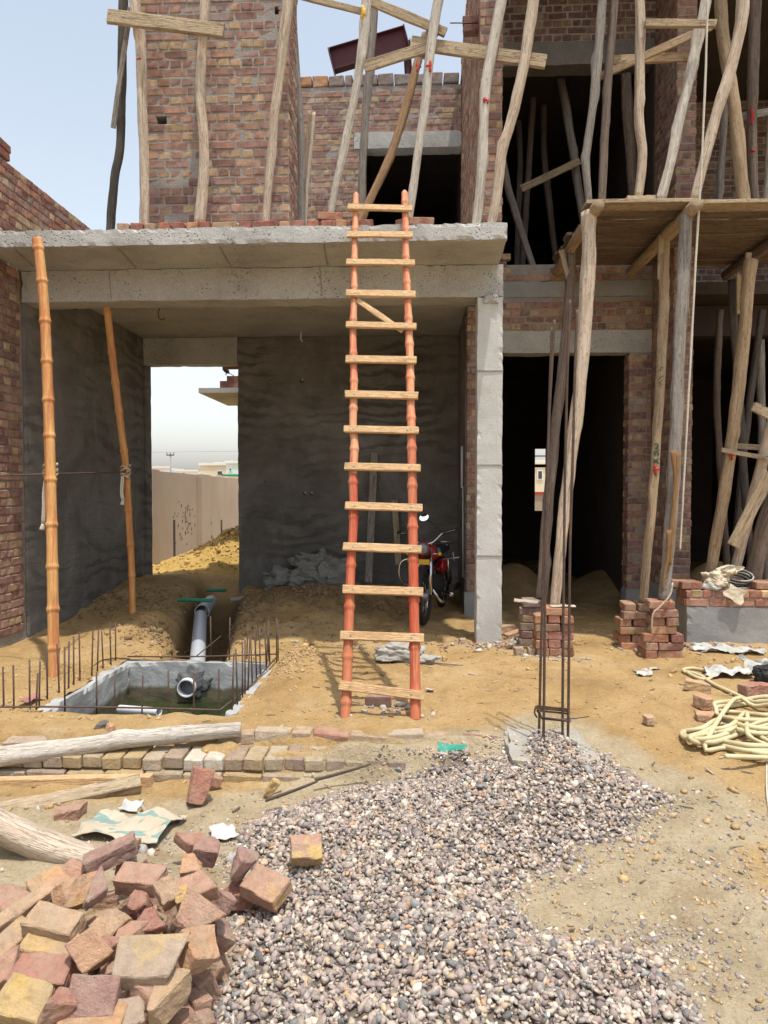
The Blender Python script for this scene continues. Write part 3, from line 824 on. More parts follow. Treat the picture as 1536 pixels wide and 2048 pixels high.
rough_box('door_plinth', DX1 - 0.02, PX + 0.0, DY - 0.035, DY + 0.2, -0.3, 0.35, 'concrete_grey', house, 0.06, 0.006, 0.01)
# upper part of the same wall: beam and brick above the upper doorway
UZ0, UZ1 = W(1100, 131, DY).z, W(1100, 84, DY).z
up_wall = box('upper_doorway_wall', 0.862, PX, DY + 0.006, DY + 0.22, UZ1 + 0.003, UZ1 + 1.2, 'mortar', house)
rough_box('upper_lintel', 0.862, PX - 0.003, DY - 0.01, DY + 0.23, UZ0, UZ1, 'concrete_shade', house, 0.06, 0.005, 0.008)
brick_face(up_wall, (0.862, DY, 0), (1, 0, 0), (0, -1, 0), PX - 0.862, UZ1 + 0.003, UZ1 + 0.95, seed=12, first=1, single=False, dull=0.6)  # dull darkens these bricks to paint in the recess shade

# projecting pier that runs the full height, between doorway and side room
PY = 8.12
PX1 = PX + 0.215
pier = box('brick_pier', PX + 0.006, PX1 - 0.006, PY + 0.006, 11.2, -0.3, 7.75, 'mortar', house)
brick_face(pier, (PX, PY, 0), (1, 0, 0), (0, -1, 0), PX1 - PX, 0.45, 4.2, seed=14)
brick_face(pier, (PX, PY, 0), (1, 0, 0), (0, -1, 0), PX1 - PX, 4.22, 7.75, seed=15)
brick_face(pier, (PX, DY, 0), (0, -1, 0), (-1, 0, 0), DY - PY, 0.45, 7.75, seed=16, single=False)
brick_face(pier, (PX1, PY, 0), (0, 1, 0), (1, 0, 0), 2.5, 0.45, 7.75, seed=17, single=False)
rough_box('pier_plinth', PX - 0.02, PX1 + 0.02, PY - 0.02, DY - 0.04, -0.3, 0.45, 'concrete_grey', house, 0.06, 0.008, 0.012)

# brick pier on the porch roof beside the recess
fin = box('roof_pier', 0.631, 0.854, 7.506, 10.7, 3.945, 7.9, 'mortar', house)
brick_face(fin, (0.625, 7.50, 0), (1, 0, 0), (0, -1, 0), 0.235, 3.945, 7.9, seed=20)
brick_face(fin, (0.625, 10.69, 0), (0, -1, 0), (-1, 0, 0), 3.19, 3.945, 7.9, seed=21, single=False)
brick_face(fin, (0.86, 7.5, 0), (0, 1, 0), (1, 0, 0), 1.35, 3.945, 7.9, seed=22, single=False)
st = W(918, 48, 7.7)
for j, (dx, dz) in enumerate(((0, 0), (0.01, -0.09))):
    o = bpy.data.objects.new('toothing_brick', STRETCH[j]); o.color = (0.2, 0.1, 0.08, 1)
    o.location = (0.57 + dx, 7.62, st.z + dz); C.objects.link(o); o.parent = fin; o.matrix_parent_inverse = Matrix.Translation(-fin.location)
tube('steel_stub', [W(900, 46, 7.6), W(952, 46, 7.6)], 0.006, None, 'steel', fin, 6, straight=True)

# brick wall on the porch roof edge
UX0, UX1 = W(282, 240, 6.9).x, W(578, 240, 6.9).x
hole1 = W(323, 240, 6.9); hole2 = W(555, 20, 6.9)
a0, a1, y0_, y1_ = UX0 + 0.005, UX1 - 0.005, 6.905, 7.355
h1, h2 = (hole1.x - 0.05, hole1.x + 0.05, hole1.z - 0.038, hole1.z + 0.038), (hole2.x - 0.03, hole2.x + 0.03, hole2.z - 0.038, hole2.z + 0.038)
lay_ = [(a0, a1, y0_, y1_, 3.945, h1[2]), (a0, h1[0], y0_, y1_, h1[2], h1[3]), (h1[1], a1, y0_, y1_, h1[2], h1[3]), (h1[0], h1[1], y1_ - 0.1, y1_, h1[2], h1[3]),
        (a0, a1, y0_, y1_, h1[3], h2[2]), (a0, h2[0], y0_, y1_, h2[2], h2[3]), (h2[1], a1, y0_, y1_, h2[2], h2[3]), (h2[0], h2[1], y1_ - 0.1, y1_, h2[2], h2[3]), (a0, a1, y0_, y1_, h2[3], 7.55)]
uw = boxes('roof_edge_wall', lay_, 'mortar', house)
brick_face(uw, (UX0, 6.90, 0), (1, 0, 0), (0, -1, 0), UX1 - UX0, 3.945, 7.55,
           holes=[(hole1.x - UX0 - 0.05, hole1.x - UX0 + 0.05, hole1.z - 0.04, hole1.z + 0.04), (hole2.x - UX0 - 0.03, hole2.x - UX0 + 0.03, hole2.z - 0.04, hole2.z + 0.04)], seed=25)
brick_face(uw, (UX1, 6.9, 0), (0, 1, 0), (1, 0, 0), 0.46, 3.945, 7.55, seed=26, single=False)
brick_face(uw, (UX0, 7.36, 0), (0, -1, 0), (-1, 0, 0), 0.46, 3.945, 7.55, seed=27, single=False)

# set-back upper wall with its own doorway
MX0, MX1 = W(560, 300, 10.5).x, 0.62
MZ1 = W(750, 172, 10.5).z; MZT = W(750, 150, 10.5).z
MD0 = W(732, 350, 10.5).x
ML0, ML1 = W(800, 296, 10.5).z, W(800, 263, 10.5).z
mw = boxes('set_back_wall', [(MX0, MD0 - 0.008, 10.506, 10.73, 3.945, MZ1), (MD0 - 0.008, MX1, 10.506, 10.73, ML1 + 0.003, MZ1)], 'mortar', house)
rough_box('upper_door_lintel', W(708, 280, 10.5).x, MX1 + 0.003, 10.492, 10.735, ML0, ML1, 'concrete', house, 0.06, 0.005, 0.008)
brick_face(mw, (MX0, 10.5, 0), (1, 0, 0), (0, -1, 0), MX1 - MX0, 3.945, MZ1, holes=[(MD0 - MX0, 9, 3.9, ML0), (W(708, 280, 10.5).x - MX0, 9, ML0, ML1)], seed=30, single=False)
x = MX0
r_ = random.Random(4)
n_ = 0
while x < MX1 - 0.05:                          # coping of bricks on edge
    w_ = 0.229 if r_.random() < 0.6 else 0.1145
    me_ = STRETCH[n_ % 6] if w_ > 0.2 else HEADER[n_ % 6]
    o = bpy.data.objects.new('coping_brick', me_)
    hgt = MZT - MZ1
    o.matrix_world = Matrix.Translation((x + w_ / 2, 10.49, MZ1 + hgt / 2 + 0.01)) @ Matrix.Diagonal((1, 2.2, (hgt + r_.uniform(-0.02, 0.02)) / BH, 1))
    o.color = (*r_.choice([(0.36, 0.19, 0.10), (0.30, 0.13, 0.075), (0.22, 0.17, 0.15), (0.2, 0.17, 0.15)]), 1)
    C.objects.link(o); o.parent = mw; o.matrix_parent_inverse = Matrix.Translation(-mw.location)
    x += w_ + 0.006; n_ += 1

# floors, ceilings and inner walls that keep the rooms dark
box('hall_ceiling', 0.85, 6.6, 9.09, 16.2, 3.95, 4.10, 'shade_form', house)
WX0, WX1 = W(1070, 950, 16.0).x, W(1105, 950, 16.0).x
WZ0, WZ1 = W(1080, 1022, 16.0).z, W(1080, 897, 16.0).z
boxes('hall_end_wall', [(0.6, WX0, 16.0, 16.2, -0.3, 3.94), (WX1, 6.6, 16.0, 16.2, -0.3, 3.94), (WX0, WX1, 16.0, 16.2, -0.3, WZ0), (WX0, WX1, 16.0, 16.2, WZ1, 3.94)], 'shade_brick', house)
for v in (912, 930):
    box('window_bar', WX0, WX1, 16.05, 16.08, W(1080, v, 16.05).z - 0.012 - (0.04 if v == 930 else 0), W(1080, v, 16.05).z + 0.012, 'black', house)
box('hall_back_wall', 0.605, 0.83, 10.75, 15.99, -0.3, 3.94, 'shade_brick', house)
box('side_room_wall', 6.4, 6.6, 8.3, 15.99, -0.3, 7.75, 'shade_brick', house)
box('hall_inner_wall', PX + 0.01, PX1 - 0.01, 11.2, 15.99, -0.3, 3.94, 'shade_brick', house)
box('upper_inner_wall', PX + 0.01, PX1 - 0.01, 11.2, 15.99, 4.11, 7.75, 'shade_brick', house)
box('pier_shade_panel', PX - 0.012, PX + 0.004, 9.09, 15.98, -0.3, 3.94, 'shade_brick', house)  # dark panel added over the bare pier flank, its shade painted in
box('pier_shade_panel', PX - 0.012, PX + 0.004, 9.09, 15.98, 4.11, 7.75, 'shade_brick', house)
box('pier_shade_panel', PX - 0.011, PX + 0.004, 8.855, 9.088, BZ1 + 0.37, UZ0 - 0.003, 'shade_brick', house)
box('hall_flank_shade_panel', 0.836, 0.86, 9.1, 15.99, -0.3, 3.94, 'shade_brick', house)  # added dark panel, hall shade sits in its colour
box('side_room_lintel', PX1 + 0.01, 6.39, 9.6, 9.8, 3.55, 3.94, 'shade_brick', house)  # dark wall colour stands in for shade on the lintel
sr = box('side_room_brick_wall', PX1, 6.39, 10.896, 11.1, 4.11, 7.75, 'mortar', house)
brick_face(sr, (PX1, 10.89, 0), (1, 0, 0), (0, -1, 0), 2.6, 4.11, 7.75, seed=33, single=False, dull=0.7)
box('upper_roof', 0.9, 6.6, 6.95, 16.2, 7.76, 7.92, 'shade_form', house)
box('upper_room_shuttering', 0.87, PX - 0.003, 9.1, 15.9, 6.85, 6.93, 'shade_form', house)
box('side_shuttering', PX1 + 0.01, 6.38, 8.6, 10.85, 7.2, 7.28, 'shade_form', house)
box('upper_back_wall', 0.845, 6.6, 16.0, 16.2, 4.11, 7.75, 'shade_brick', house)
box('upper_room_back_wall', MD0 - 0.25, 0.63, 16.0, 16.2, 3.945, 6.9, 'shade_brick', house)
box('upper_room_ceiling', MD0 - 0.25, 0.63, 10.74, 16.2, 6.9, 7.05, 'shade_form', house)
box('upper_room_floor', MD0 - 0.25, 0.83, 10.77, 16.2, 3.79, 3.94, 'shade_form', house)
box('upper_room_end_wall', MD0 - 0.26, MD0 - 0.06, 10.74, 16.2, 3.945, 6.9, 'shade_brick', house)
box('upper_room_flank_wall', 0.64, 0.84, 10.75, 16.2, 3.945, 7.75, 'shade_brick', house)
# sunshade and stepped bricks seen through the rear opening
SZ = W(440, 778, 11.6).z
sh = boxes('rear_sunshade', [(W(397, 780, 11.6).x, -1.5, 11.6, 13.4, SZ - 0.06, SZ + 0.02)], 'concrete', house)
rear_brick = boxes('rear_toothing', [(W(438, 770, 11.7).x, -1.5, 11.75, 11.95, SZ + 0.02, W(438, 761, 11.7).z), (W(452, 760, 11.7).x, -1.5, 11.75, 11.95, W(438, 761, 11.7).z, W(450, 751, 11.7).z),
                                     (W(450, 720, 10.9).x, RX1 + 0.3, 10.74, 10.95, W(450, 738, 10.9).z, 3.78)], 'brickwork', house)
at = rear_brick.data.color_attributes.new('bcol', 'FLOAT_COLOR', 'POINT')
at.data.foreach_set('color', np.tile(np.array([0.2, 0.09, 0.07, 1], np.float32), len(rear_brick.data.vertices)))
# hook left in the ceiling
tube('ceiling_hook', [W(322, 612, 8.6), W(317, 622, 8.6), W(317, 634, 8.6), W(324, 640, 8.6), W(330, 636, 8.6)], 0.006, None, 'steel', house, 6, 0.03)
tube('ceiling_hook', [(W(602, 668, 10.2).x, 10.2, 3.79), (W(602, 668, 10.2).x, 10.2, 3.68), (W(605, 668, 10.2).x, 10.2, 3.65)], 0.012, None, 'pvc_white', house, 6, 0.03)

# ---------------------------------------------------------------- side wall of the plot, running back past the porch
side = box('side_wall', XL - 0.23, XL - 0.014, 5.2, 10.74, -0.3, 4.80, 'mortar')
tag(side, 'long brick side wall rising behind the porch roof, plain brick beyond the slab', 'wall')
brick_face(side, (XL, 6.56, 0), (0, 1, 0), (1, 0, 0), 2.75, 3.945, 4.815, seed=40, pal=([(0.27, 0.125, 0.09), (0.22, 0.10, 0.075), (0.31, 0.15, 0.10), (0.25, 0.14, 0.11)], PAL_YEL))
brick_face(side, (XL, 6.55, 0), (0, 1, 0), (1, 0, 0), 0.70, 0.1, 3.80, seed=41)
brick_face(side, (XL, 5.2, 0), (0, 1, 0), (1, 0, 0), 1.35, 0.1, 4.815, seed=42, single=False)
for (y, z) in ((7.0, 4.86), (7.02, 4.945)):
    o = bpy.data.objects.new('loose_course_brick', STRETCH[1])
    o.matrix_world = Matrix.Translation((XL + 0.0, y, z)) @ Matrix.Rotation(math.pi / 2 + 0.1, 4, 'Z')
    o.color = (0.24, 0.1, 0.075, 1)
    C.objects.link(o); o.parent = side; o.matrix_parent_inverse = Matrix.Translation(-side.location)

# ---------------------------------------------------------------- beyond the plot
A_, B_ = W(288, 940, 13.2), W(482, 959, 24.5)
yw = empty('yard_wall', (A_.x, A_.y, 0), 'buff rendered yard wall seen through the rear porch opening', 'wall')
def slanted_box(name, a, b, t0, t1, z0, z1, mat, parent):
    d = (Vector((b.x - a.x, b.y - a.y, 0))).normalized()
    n = Vector((d.y, -d.x, 0))
    bm = bmesh.new()
    vs = [bm.verts.new(Vector((p.x, p.y, 0)) + n * t + Vector((0, 0, z))) for p in (a, b) for t in (t0, t1) for z in (z0, z1)]
    for f in ((0, 1, 3, 2), (4, 6, 7, 5), (0, 4, 5, 1), (2, 3, 7, 6), (0, 2, 6, 4), (1, 5, 7, 3)):
        bm.faces.new([vs[i] for i in f])
    return bm_obj(name, bm, mat, parent, a)
ext = A_ + (A_ - B_) * 0.12
ext2 = B_ + (B_ - A_) * 0.3
slanted_box('panel', ext, ext2, -0.1, 0.05, -0.3, A_.z, 'yard_wall', yw)
def on_yard(u, v=1000):
    d = ray(u, v); e = B_ - A_
    # where the ray crosses the wall's upright plane
    det = d.x * (-e.y) + e.x * d.y
    t = ((A_.x) * (-e.y) + e.x * (A_.y)) / det
    return Vector((d.x * t, d.y * t, EYE + d.z * t))
for (ua, ub) in ((390, 409), (288, 303)):
    a, b = on_yard(ua), on_yard(ub)
    slanted_box('pilaster', a, b, 0.05, 0.16, -0.3, A_.z + 0.015, 'yard_wall', yw)
rs = random.Random(8)
for (u, v0, v1, w_) in ((343, 1040, 1125, 4), (439, 1040, 1092, 3)):
    a, b = on_yard(u - w_ / 2), on_yard(u + w_ / 2)
    slanted_box('damp_streak', a, b, 0.05, 0.056, on_yard(u, v1).z, on_yard(u, v0).z, 'damp', yw)
for i in range(70):
    u = rs.gauss(365, 11) if i < 50 else rs.gauss(413, 4)
    v = rs.uniform(1000, 1090)
    w_ = rs.uniform(0.5, 1.3)
    if u > 388 and i < 50: continue
    a, b = on_yard(u, v), on_yard(u + w_, v)
    slanted_box('damp_spot', a, b, 0.05, 0.055, on_yard(u, v + rs.uniform(2, 7)).z, on_yard(u, v).z, 'damp', yw)

def far_house(label, u0, u1, vtop, Y, mat, wins=(), tower=None):
    a, b = W(u0, vtop, Y), W(u1, vtop, Y)
    e = empty('far_house', (a.x, Y, 0), label, 'house', 'pale houses beyond the yard wall')
    box('wall', a.x, b.x, Y, Y + 9, -0.2, a.z, mat, e)
    box('parapet', a.x - 0.15, b.x + 0.15, Y - 0.15, Y + 0.15, a.z + 0.004, a.z + 0.35, 'house_white', e)
    for (w0, w1, wa, wb) in wins:
        p, q = W(w0, wa, Y), W(w1, wb, Y)
        fr = box('window', p.x, q.x, Y - 0.06, Y + 0.05, q.z, p.z, 'house_white', e)
        box('pane', p.x + 0.1, q.x - 0.1, Y - 0.09, Y - 0.062, q.z + 0.1, p.z - 0.1, 'window_dark', fr)
    if tower:
        p, q = W(tower[0], tower[2], Y + 4), W(tower[1], tower[2], Y + 4)
        box('stair_tower', p.x, q.x, Y + 3, Y + 7, a.z + 0.01, p.z, 'house_white', e)
    return e
far_house('cream two-storey house with stair tower beyond the yard wall', 400, 462, 931, 95, 'house_cream', [(434, 446, 941, 951), (443, 448, 948, 954)], (432, 470, 925))
far_house('white house with green canopy at the edge of the rear wall', 452, 492, 927, 88, 'house_white', [(458, 464, 935, 942)])
gp = W(451, 951, 87)
cano = box('canopy_sheet', gp.x, W(490, 951, 87).x, 85.8, 87.9, gp.z - 0.1, gp.z + 0.12, 'pvc_green', [o for o in bpy.data.objects if o.name.startswith('far_house')][-1])
far_house('long low white house close above the yard wall coping', 306, 340, 936, 150, 'house_white', [(312, 318, 940, 944)])
far_house('small white house between utility pole and cream house', 352, 395, 943, 150, 'house_white', [(365, 370, 945, 949)])
far_house('cream house seen through the hall window', 1040, 1150, 928, 60, 'house_cream', [(1074, 1086, 940, 960)])
ut = empty('utility_pole', (W(341, 980, 140).x, 140, 0), 'grey utility pole with crossarm and wires above the yard wall', 'utility pole')
pt = W(341, 905, 140)
tube('mast', [(pt.x, 140, pt.z), (pt.x, 140, 0)], 0.14, 0.2, 'concrete_grey', ut, 8, straight=True)
box('crossarm', pt.x - 0.75, pt.x + 0.75, 139.82, 139.98, pt.z - 0.62, pt.z - 0.40, 'steel', ut)
for dx in (-0.7, 0, 0.7):
    tube('insulator', [(pt.x + dx, 139.9, pt.z + 0.25), (pt.x + dx, 139.9, pt.z - 0.4)], 0.12, 0.08, 'alloy', ut, 6, straight=True)
for dz in (0.1,):
    tube('wire', [(pt.x - 40, 150, pt.z + dz - 0.3), (pt.x, 140, pt.z + dz), (pt.x + 40, 132, pt.z + dz - 0.3)], 0.03, None, 'alloy', ut, 5, 2.0)
low = empty('neighbour_wall', (2, 24, 0), 'buff boundary wall with red coping seen through the hall window', 'wall')
box('panel', -1, 12, 24, 24.2, -0.2, W(1080, 988, 24).z, 'yard_wall', low)
box('coping', -1, 12, 23.95, 24.25, W(1080, 988, 24).z + 0.003, W(1080, 985, 24).z + 0.02, 'red_paint', low)

# ---------------------------------------------------------------- bamboo
def bamboo_pole(pts, r0, r1, nodes, mat, name, parent=None, sides=14, seed=0.0, origin=None, domed=False):
    """nodes: metres along where the swollen rings sit."""
    def rf(t, s):
        r = r0 + (r1 - r0) * t
        for nd in nodes:
            d = abs(s - nd)
            r += r * (0.17 * math.exp(-(d / 0.016) ** 2) + 0.06 * math.exp(-(d / 0.06) ** 2)) - r * 0.10 * math.exp(-((s - nd - 0.03) / 0.012) ** 2) * 0.6
        if domed and s < 0.03:
            r *= max(0.35, math.sqrt(max(0.0, s / 0.03)))
        return r
    v, f, tc, ctr, par = tube_data(pts, rf, sides, 0.0125, 0.015, 0.0, seed)
    return mesh_obj(name, v, f, mat, parent, origin if origin is not None else pts[-1], True, tc), ctr

# ---------------------------------------------------------------- the ladder
LSL = (6.47 - 4.87) / 3.94                      # how far it leans back for each metre of height
def LP(u, v, off=0.0):                         # the point of the ladder's plane seen at (u, v)
    d = ray(u, v)
    t = (4.87 + off + LSL * EYE) / (d.y - LSL * d.z)
    return Vector((d.x * t, d.y * t, EYE + d.z * t))
LN = Vector((0, -1, LSL)).normalized()
foot = LP(760, 1440)
ladder = empty('bamboo_ladder', (foot.x, foot.y, 0), 'red-stained bamboo ladder with sawn timber rungs leaning on the porch slab', 'ladder')
lpx = [(712, 385), (711, 440), (709, 500), (708, 600), (706, 660), (707, 720), (708, 770), (706, 850), (709, 890), (706, 950), (707, 1040), (702, 1130), (699, 1210), (696, 1300), (693, 1380), (690, 1444)]
rpx = [(809, 381), (811, 440), (812, 520), (815, 590), (817, 640), (820, 720), (821, 790), (823, 860), (824, 930), (825, 1010), (826, 1100), (828, 1220), (830, 1340), (831, 1440)]
def rail(px, split_v, r0, r1, seed):
    pts = [LP(u, v) for u, v in px]
    pts[-1].z = g1(pts[-1].x, pts[-1].y) - 0.02
    L = sum((pts[i + 1] - pts[i]).length for i in range(len(pts) - 1))
    nodes, s, q = [], 0.14, random.Random(seed)
    while s < L:
        nodes.append(s); s += q.uniform(0.25, 0.38)
    cutz = LP(760, split_v).z
    i = next(j for j, p in enumerate(pts) if p.z < cutz)
    # the upper culm is paler, the lower one stained red: one rail, two visible lengths of it
    up = pts[:i + 1]; low = pts[i:]
    Lu = sum((up[j + 1] - up[j]).length for j in range(len(up) - 1))
    rm = r0 + (r1 - r0) * Lu / L
    a, _ = bamboo_pole(up, r0, rm, [n for n in nodes if n < Lu], 'bamboo_rose', 'rail', ladder, seed=seed, domed=True)
    b, _ = bamboo_pole(low, rm * 1.001, r1, [n - Lu for n in nodes if n >= Lu], 'bamboo_red', 'rail', ladder, seed=seed + 3)
    a['label'] = 'paler upper length of a ladder rail'
    b['label'] = 'red lower length of a ladder rail'
rail(lpx, 900, 0.026, 0.036, 3)
rail(rpx, 860, 0.029, 0.038, 9)
rungs = [(695, 414, 825, 417), (694, 469, 826, 470), (693, 524, 830, 526), (692, 586, 831, 589), (692, 649, 833, 653), (691, 718, 833, 721), (690, 788, 836, 792), (688, 858, 837, 861),
         (688, 933, 841, 936), (690, 1011, 845, 1016), (686, 1093, 844, 1099), (685, 1178, 846, 1184), (680, 1270, 848, 1276), (678, 1370, 848, 1392)]
for i, (ua, va, ub, vb) in enumerate(rungs):
    a, b = LP(ua, va, -0.052), LP(ub, vb, -0.052)
    rg = plank('rung', a, b, 0.058 + 0.006 * rnd.random(), 0.026, 'plank_new', parent=ladder, nrm=LN, warp=0.004)
    for (uu) in (0.13, 0.85):
        p = a + (b - a) * uu + LN * 0.0155
        bm = bmesh.new()
        bmesh.ops.create_cone(bm, cap_ends=True, segments=10, radius1=0.0065, radius2=0.005, depth=0.006, matrix=Matrix.Translation(p) @ LN.to_track_quat('Z', 'Y').to_matrix().to_4x4())
        bm_obj('nail', bm, 'alloy', rg, p)
plank('brace', LP(714, 600, -0.02), LP(806, 663, -0.02), 0.045, 0.02, 'plank_new', parent=ladder, nrm=LN)

# ---------------------------------------------------------------- bamboo props and the bar lashed across them
def prop(label, px, Y0, Y1, r0, r1, base_z, seed, gap=(0.30, 0.42)):
    vs = [p[1] for p in px]
    pts = [W(u, v, Y0 + (Y1 - Y0) * (v - vs[0]) / (vs[-1] - vs[0])) for u, v in px]
    pts[-1].z = base_z
    L = sum((pts[i + 1] - pts[i]).length for i in range(len(pts) - 1))
    q = random.Random(seed); s = 0.10; nodes = []
    while s < L:
        nodes.append(s); s += q.uniform(*gap)
    o, ctr = bamboo_pole(pts, r0, r1, nodes, 'bamboo_gold', 'bamboo_prop', None, seed=seed)
    tag(o, label, 'bamboo pole', 'bamboo props under the porch')
    return o, ctr
f1 = G(108, 1352)
prop('thick golden bamboo prop reaching the porch slab edge', [(74, 478), (82, 540), (90, 640), (95, 760), (99, 880), (102, 1000), (105, 1150), (108, 1350)], 6.50, f1.y, 0.044, 0.046, f1.z - 0.03, 21)
p2 = W(265, 1232, 7.75)
prop('slimmer bamboo prop under the porch beam beside the dark wall', [(213, 606), (220, 670), (228, 740), (240, 840), (251, 930), (258, 1040), (263, 1130), (265, 1240)], 7.48, 7.75, 0.038, 0.036, g1(p2.x, 7.75) - 0.03, 22)
bar = tube('tie_bar', [W(-40, 953, 6.15), W(100, 948, 6.16), W(180, 946, 6.9), W(252, 944, 7.55)], 0.008, None, 'steel', None, 6, 0.1)
tag(bar, 'thin steel bar lashed level across the two bamboo props', 'bar')
def lashing(label, u, v, Y, r, turns, tail=None):
    e = empty('rope_lashing', W(u, v, Y), label, 'rope', 'rope lashings on the bamboo props')
    c = W(u, v, Y)
    pts = []
    n = turns * 12
    for i in range(n + 1):
        a = 2 * math.pi * i / 12
        pts.append(Vector((c.x + (r + 0.01) * math.cos(a), c.y + (r + 0.01) * math.sin(a), c.z + 0.05 - 0.11 * i / n + 0.02 * math.sin(a * 1.0 + i * 0.4))))
    tube('coil', pts, 0.011, None, 'rope', e, 7, 0.03, 0.1, origin=c)
    if tail:
        tp = [W(a, b, Y - 0.06) for a, b in tail]
        for dx in (-0.008, 0.010):
            tube('tail', [p + Vector((dx, 0, 0)) for p in tp], 0.009, 0.010, 'rope_white', e, 7, 0.04, 0.15, origin=c)
        tube('frayed_end', [tp[-1], tp[-1] + Vector((-0.01, 0, -0.05))], 0.012, 0.024, 'rope_white', e, 8, 0.02, 0.3, origin=c)
lashing('jute lashing with long frayed tail on the thick bamboo prop', 101, 942, 6.19, 0.045, 5, [(92, 958), (88, 985), (88, 1015), (86, 1048)])
lashing('jute lashing knotted round the slimmer bamboo prop', 251, 942, 7.6, 0.037, 5, [(245, 952), (243, 985), (246, 1000)])

# ---------------------------------------------------------------- poles standing on the porch roof
SZT = 3.945
PG = 'poles standing on the porch roof'
def P(*a, **k):
    k.setdefault('group', PG)
    return pole(*a, **k)
P('r1', 'dark barked pole against the sky beside the roof-edge wall', [(247, -20), (246, 60), (243, 200), (240, 300), (229, 360), (221, 458)], 20, 18, 6.95, 6.95, 'wood_dark', SZT, up=0.5)
P('r2', 'pale stripped pole standing at the sky edge of the roof-edge wall', [(268, -20), (273, 40), (282, 90), (284, 200), (289, 330), (289, 436)], 25, 20, 6.72, 6.74, 'wood_pale', SZT, up=0.5, split=0.1)
P('r3', 'knotted pale pole standing on a brick before the roof-edge wall', [(410, -20), (408, 40), (402, 130), (401, 205), (408, 280), (407, 350), (401, 424)], 18, 25, 6.74, 6.72, 'wood_pale', SZT + 0.085, up=0.5, bumps=0.02)
P('r4', 'pale pole leaning over the far corner of the roof-edge wall', [(580, -20), (572, 40), (562, 120), (550, 220), (540, 330), (532, 437)], 24, 17, 6.66, 6.74, 'wood_pale', SZT, up=0.5, split=0.08)
P('r5', 'grey-brown pole in the shaded corner behind the leaning pale pole', [(586, -20), (588, 100), (597, 200), (603, 300), (602, 445)], 18, 16, 7.55, 7.55, 'wood_grey', SZT, up=0.5)
P('r6', 'short split stick propped in the corner of the brick walls', [(628, 226), (622, 300), (614, 380), (610, 440)], 8, 8, 8.2, 8.0, 'wood_pale', SZT, bumps=0.0)
P('r6b', 'thin short stick beside the split stick in the corner', [(618, 222), (615, 290), (612, 345)], 6, 6, 8.25, 8.15, 'wood_tan', SZT, bumps=0.0)
P('r7', 'pale pole with yellow stain and pointed foot beside the ladder head', [(734, -20), (727, 80), (712, 180), (692, 280), (674, 360), (666, 402)], 22, 14, 6.7, 6.74, 'wood_white', SZT + 0.1, up=0.5)
P('r8', 'straight grey pole behind the pole with the yellow stain', [(748, -20), (742, 100), (730, 250), (722, 400)], 20, 15, 7.9, 7.9, 'wood_grey', SZT, up=0.5)
P('r9', 'brown diagonal prop leaning across the upper doorway', [(850, 70), (838, 115), (815, 200), (785, 300), (735, 410)], 17, 18, 8.3, 7.6, 'wood_brown', SZT, bumps=0.006)
P('r10', 'pale pole with red mark standing above the ladder head', [(880, -20), (872, 30), (858, 120), (850, 210), (836, 300), (824, 390)], 22, 17, 6.8, 6.74, 'wood_white', SZT + 0.08, up=0.5)
P('r11', 'whitish barked pole with red mark before the roof pier', [(1007, -20), (988, 80), (972, 170), (967, 260), (963, 350), (952, 448)], 22, 20, 6.8, 6.75, 'wood_white', SZT, up=0.5)
P('r12', 'kinked pale pole at the end of the porch slab', [(1070, -20), (1056, 80), (1044, 150), (1020, 250), (1003, 310), (992, 400), (983, 448)], 25, 19, 6.72, 6.74, 'wood_pale', SZT, up=0.5, bumps=0.02)
# poles in the dark recess
DK = 'props inside the dark upper room'
for (lb, px, w, Ya, Yb, bz, m) in (
        ('dim prop leaning beside the upper doorway opening', [(1118, 137), (1135, 230), (1150, 330), (1165, 430)], 17, 9.6, 9.4, 4.1, 'wood_grey'),
        ('dim prop running down to the notch above the lintel', [(1000, 300), (1020, 390), (1042, 460), (1068, 540)], 15, 9.2, 9.0, BZ1 + 0.05, 'wood_grey'),
        ('darkest upright prop deep in the upper room', [(1090, 150), (1088, 300), (1100, 420), (1112, 520)], 13, 10.2, 10.2, 4.1, 'wood_bark'),
        ('dim prop nearest the roof pier in the upper room', [(1032, 170), (1040, 300), (1036, 450)], 12, 10.6, 10.6, 4.1, 'wood_grey'),
        ('thick brown prop inside the upper doorway by the brick pier', [(1252, 150), (1258, 260), (1268, 400)], 22, 9.0, 9.0, 4.1, 'wood_bark'),
        ('slim dim prop crossing behind the brace', [(1068, 180), (1060, 300), (1050, 450)], 13, 10.0, 10.0, 4.1, 'wood_bark')):
    pole(None, lb, px, w, w, Ya, Yb, m, bz, group=DK)
plank_px('dim brace nailed between the props in the upper room', (1042, 378), (1160, 322), 9.3, 9.3, 0.09, 0.03, 'plank_old', group=DK)

# boards nailed to the roof poles
plank_px('thick sawn board nailed across the two poles at the sky edge', (215, 33), (447, 62), 6.60, 6.62, 0.118, 0.05, 'plank_old')
plank_px('thin slat hanging askew on the dark barked pole', (261, 15), (226, 256), 6.72, 6.9, 0.05, 0.02, 'wood_grey')
plank_px('narrow board sloping against the sky above the steel joist', (600, -8), (738, 27), 6.82, 6.82, 0.055, 0.03, 'plank_old')
plank_px('long board sloping down to the pole with the red mark', (742, 3), (892, 66), 6.86, 6.86, 0.085, 0.035, 'plank_old')
plank_px('short board rising from the stained pole to the marked pole', (728, 134), (852, 96), 6.84, 6.86, 0.10, 0.035, 'plank_old')
plank_px('long heavy board running to the kinked pole', (822, 86), (1092, 124), 6.90, 6.84, 0.12, 0.045, 'plank_old')
plank_px('broken stub of board behind the marked pole', (838, 112), (868, 60), 6.92, 6.92, 0.12, 0.03, 'wood_grey')
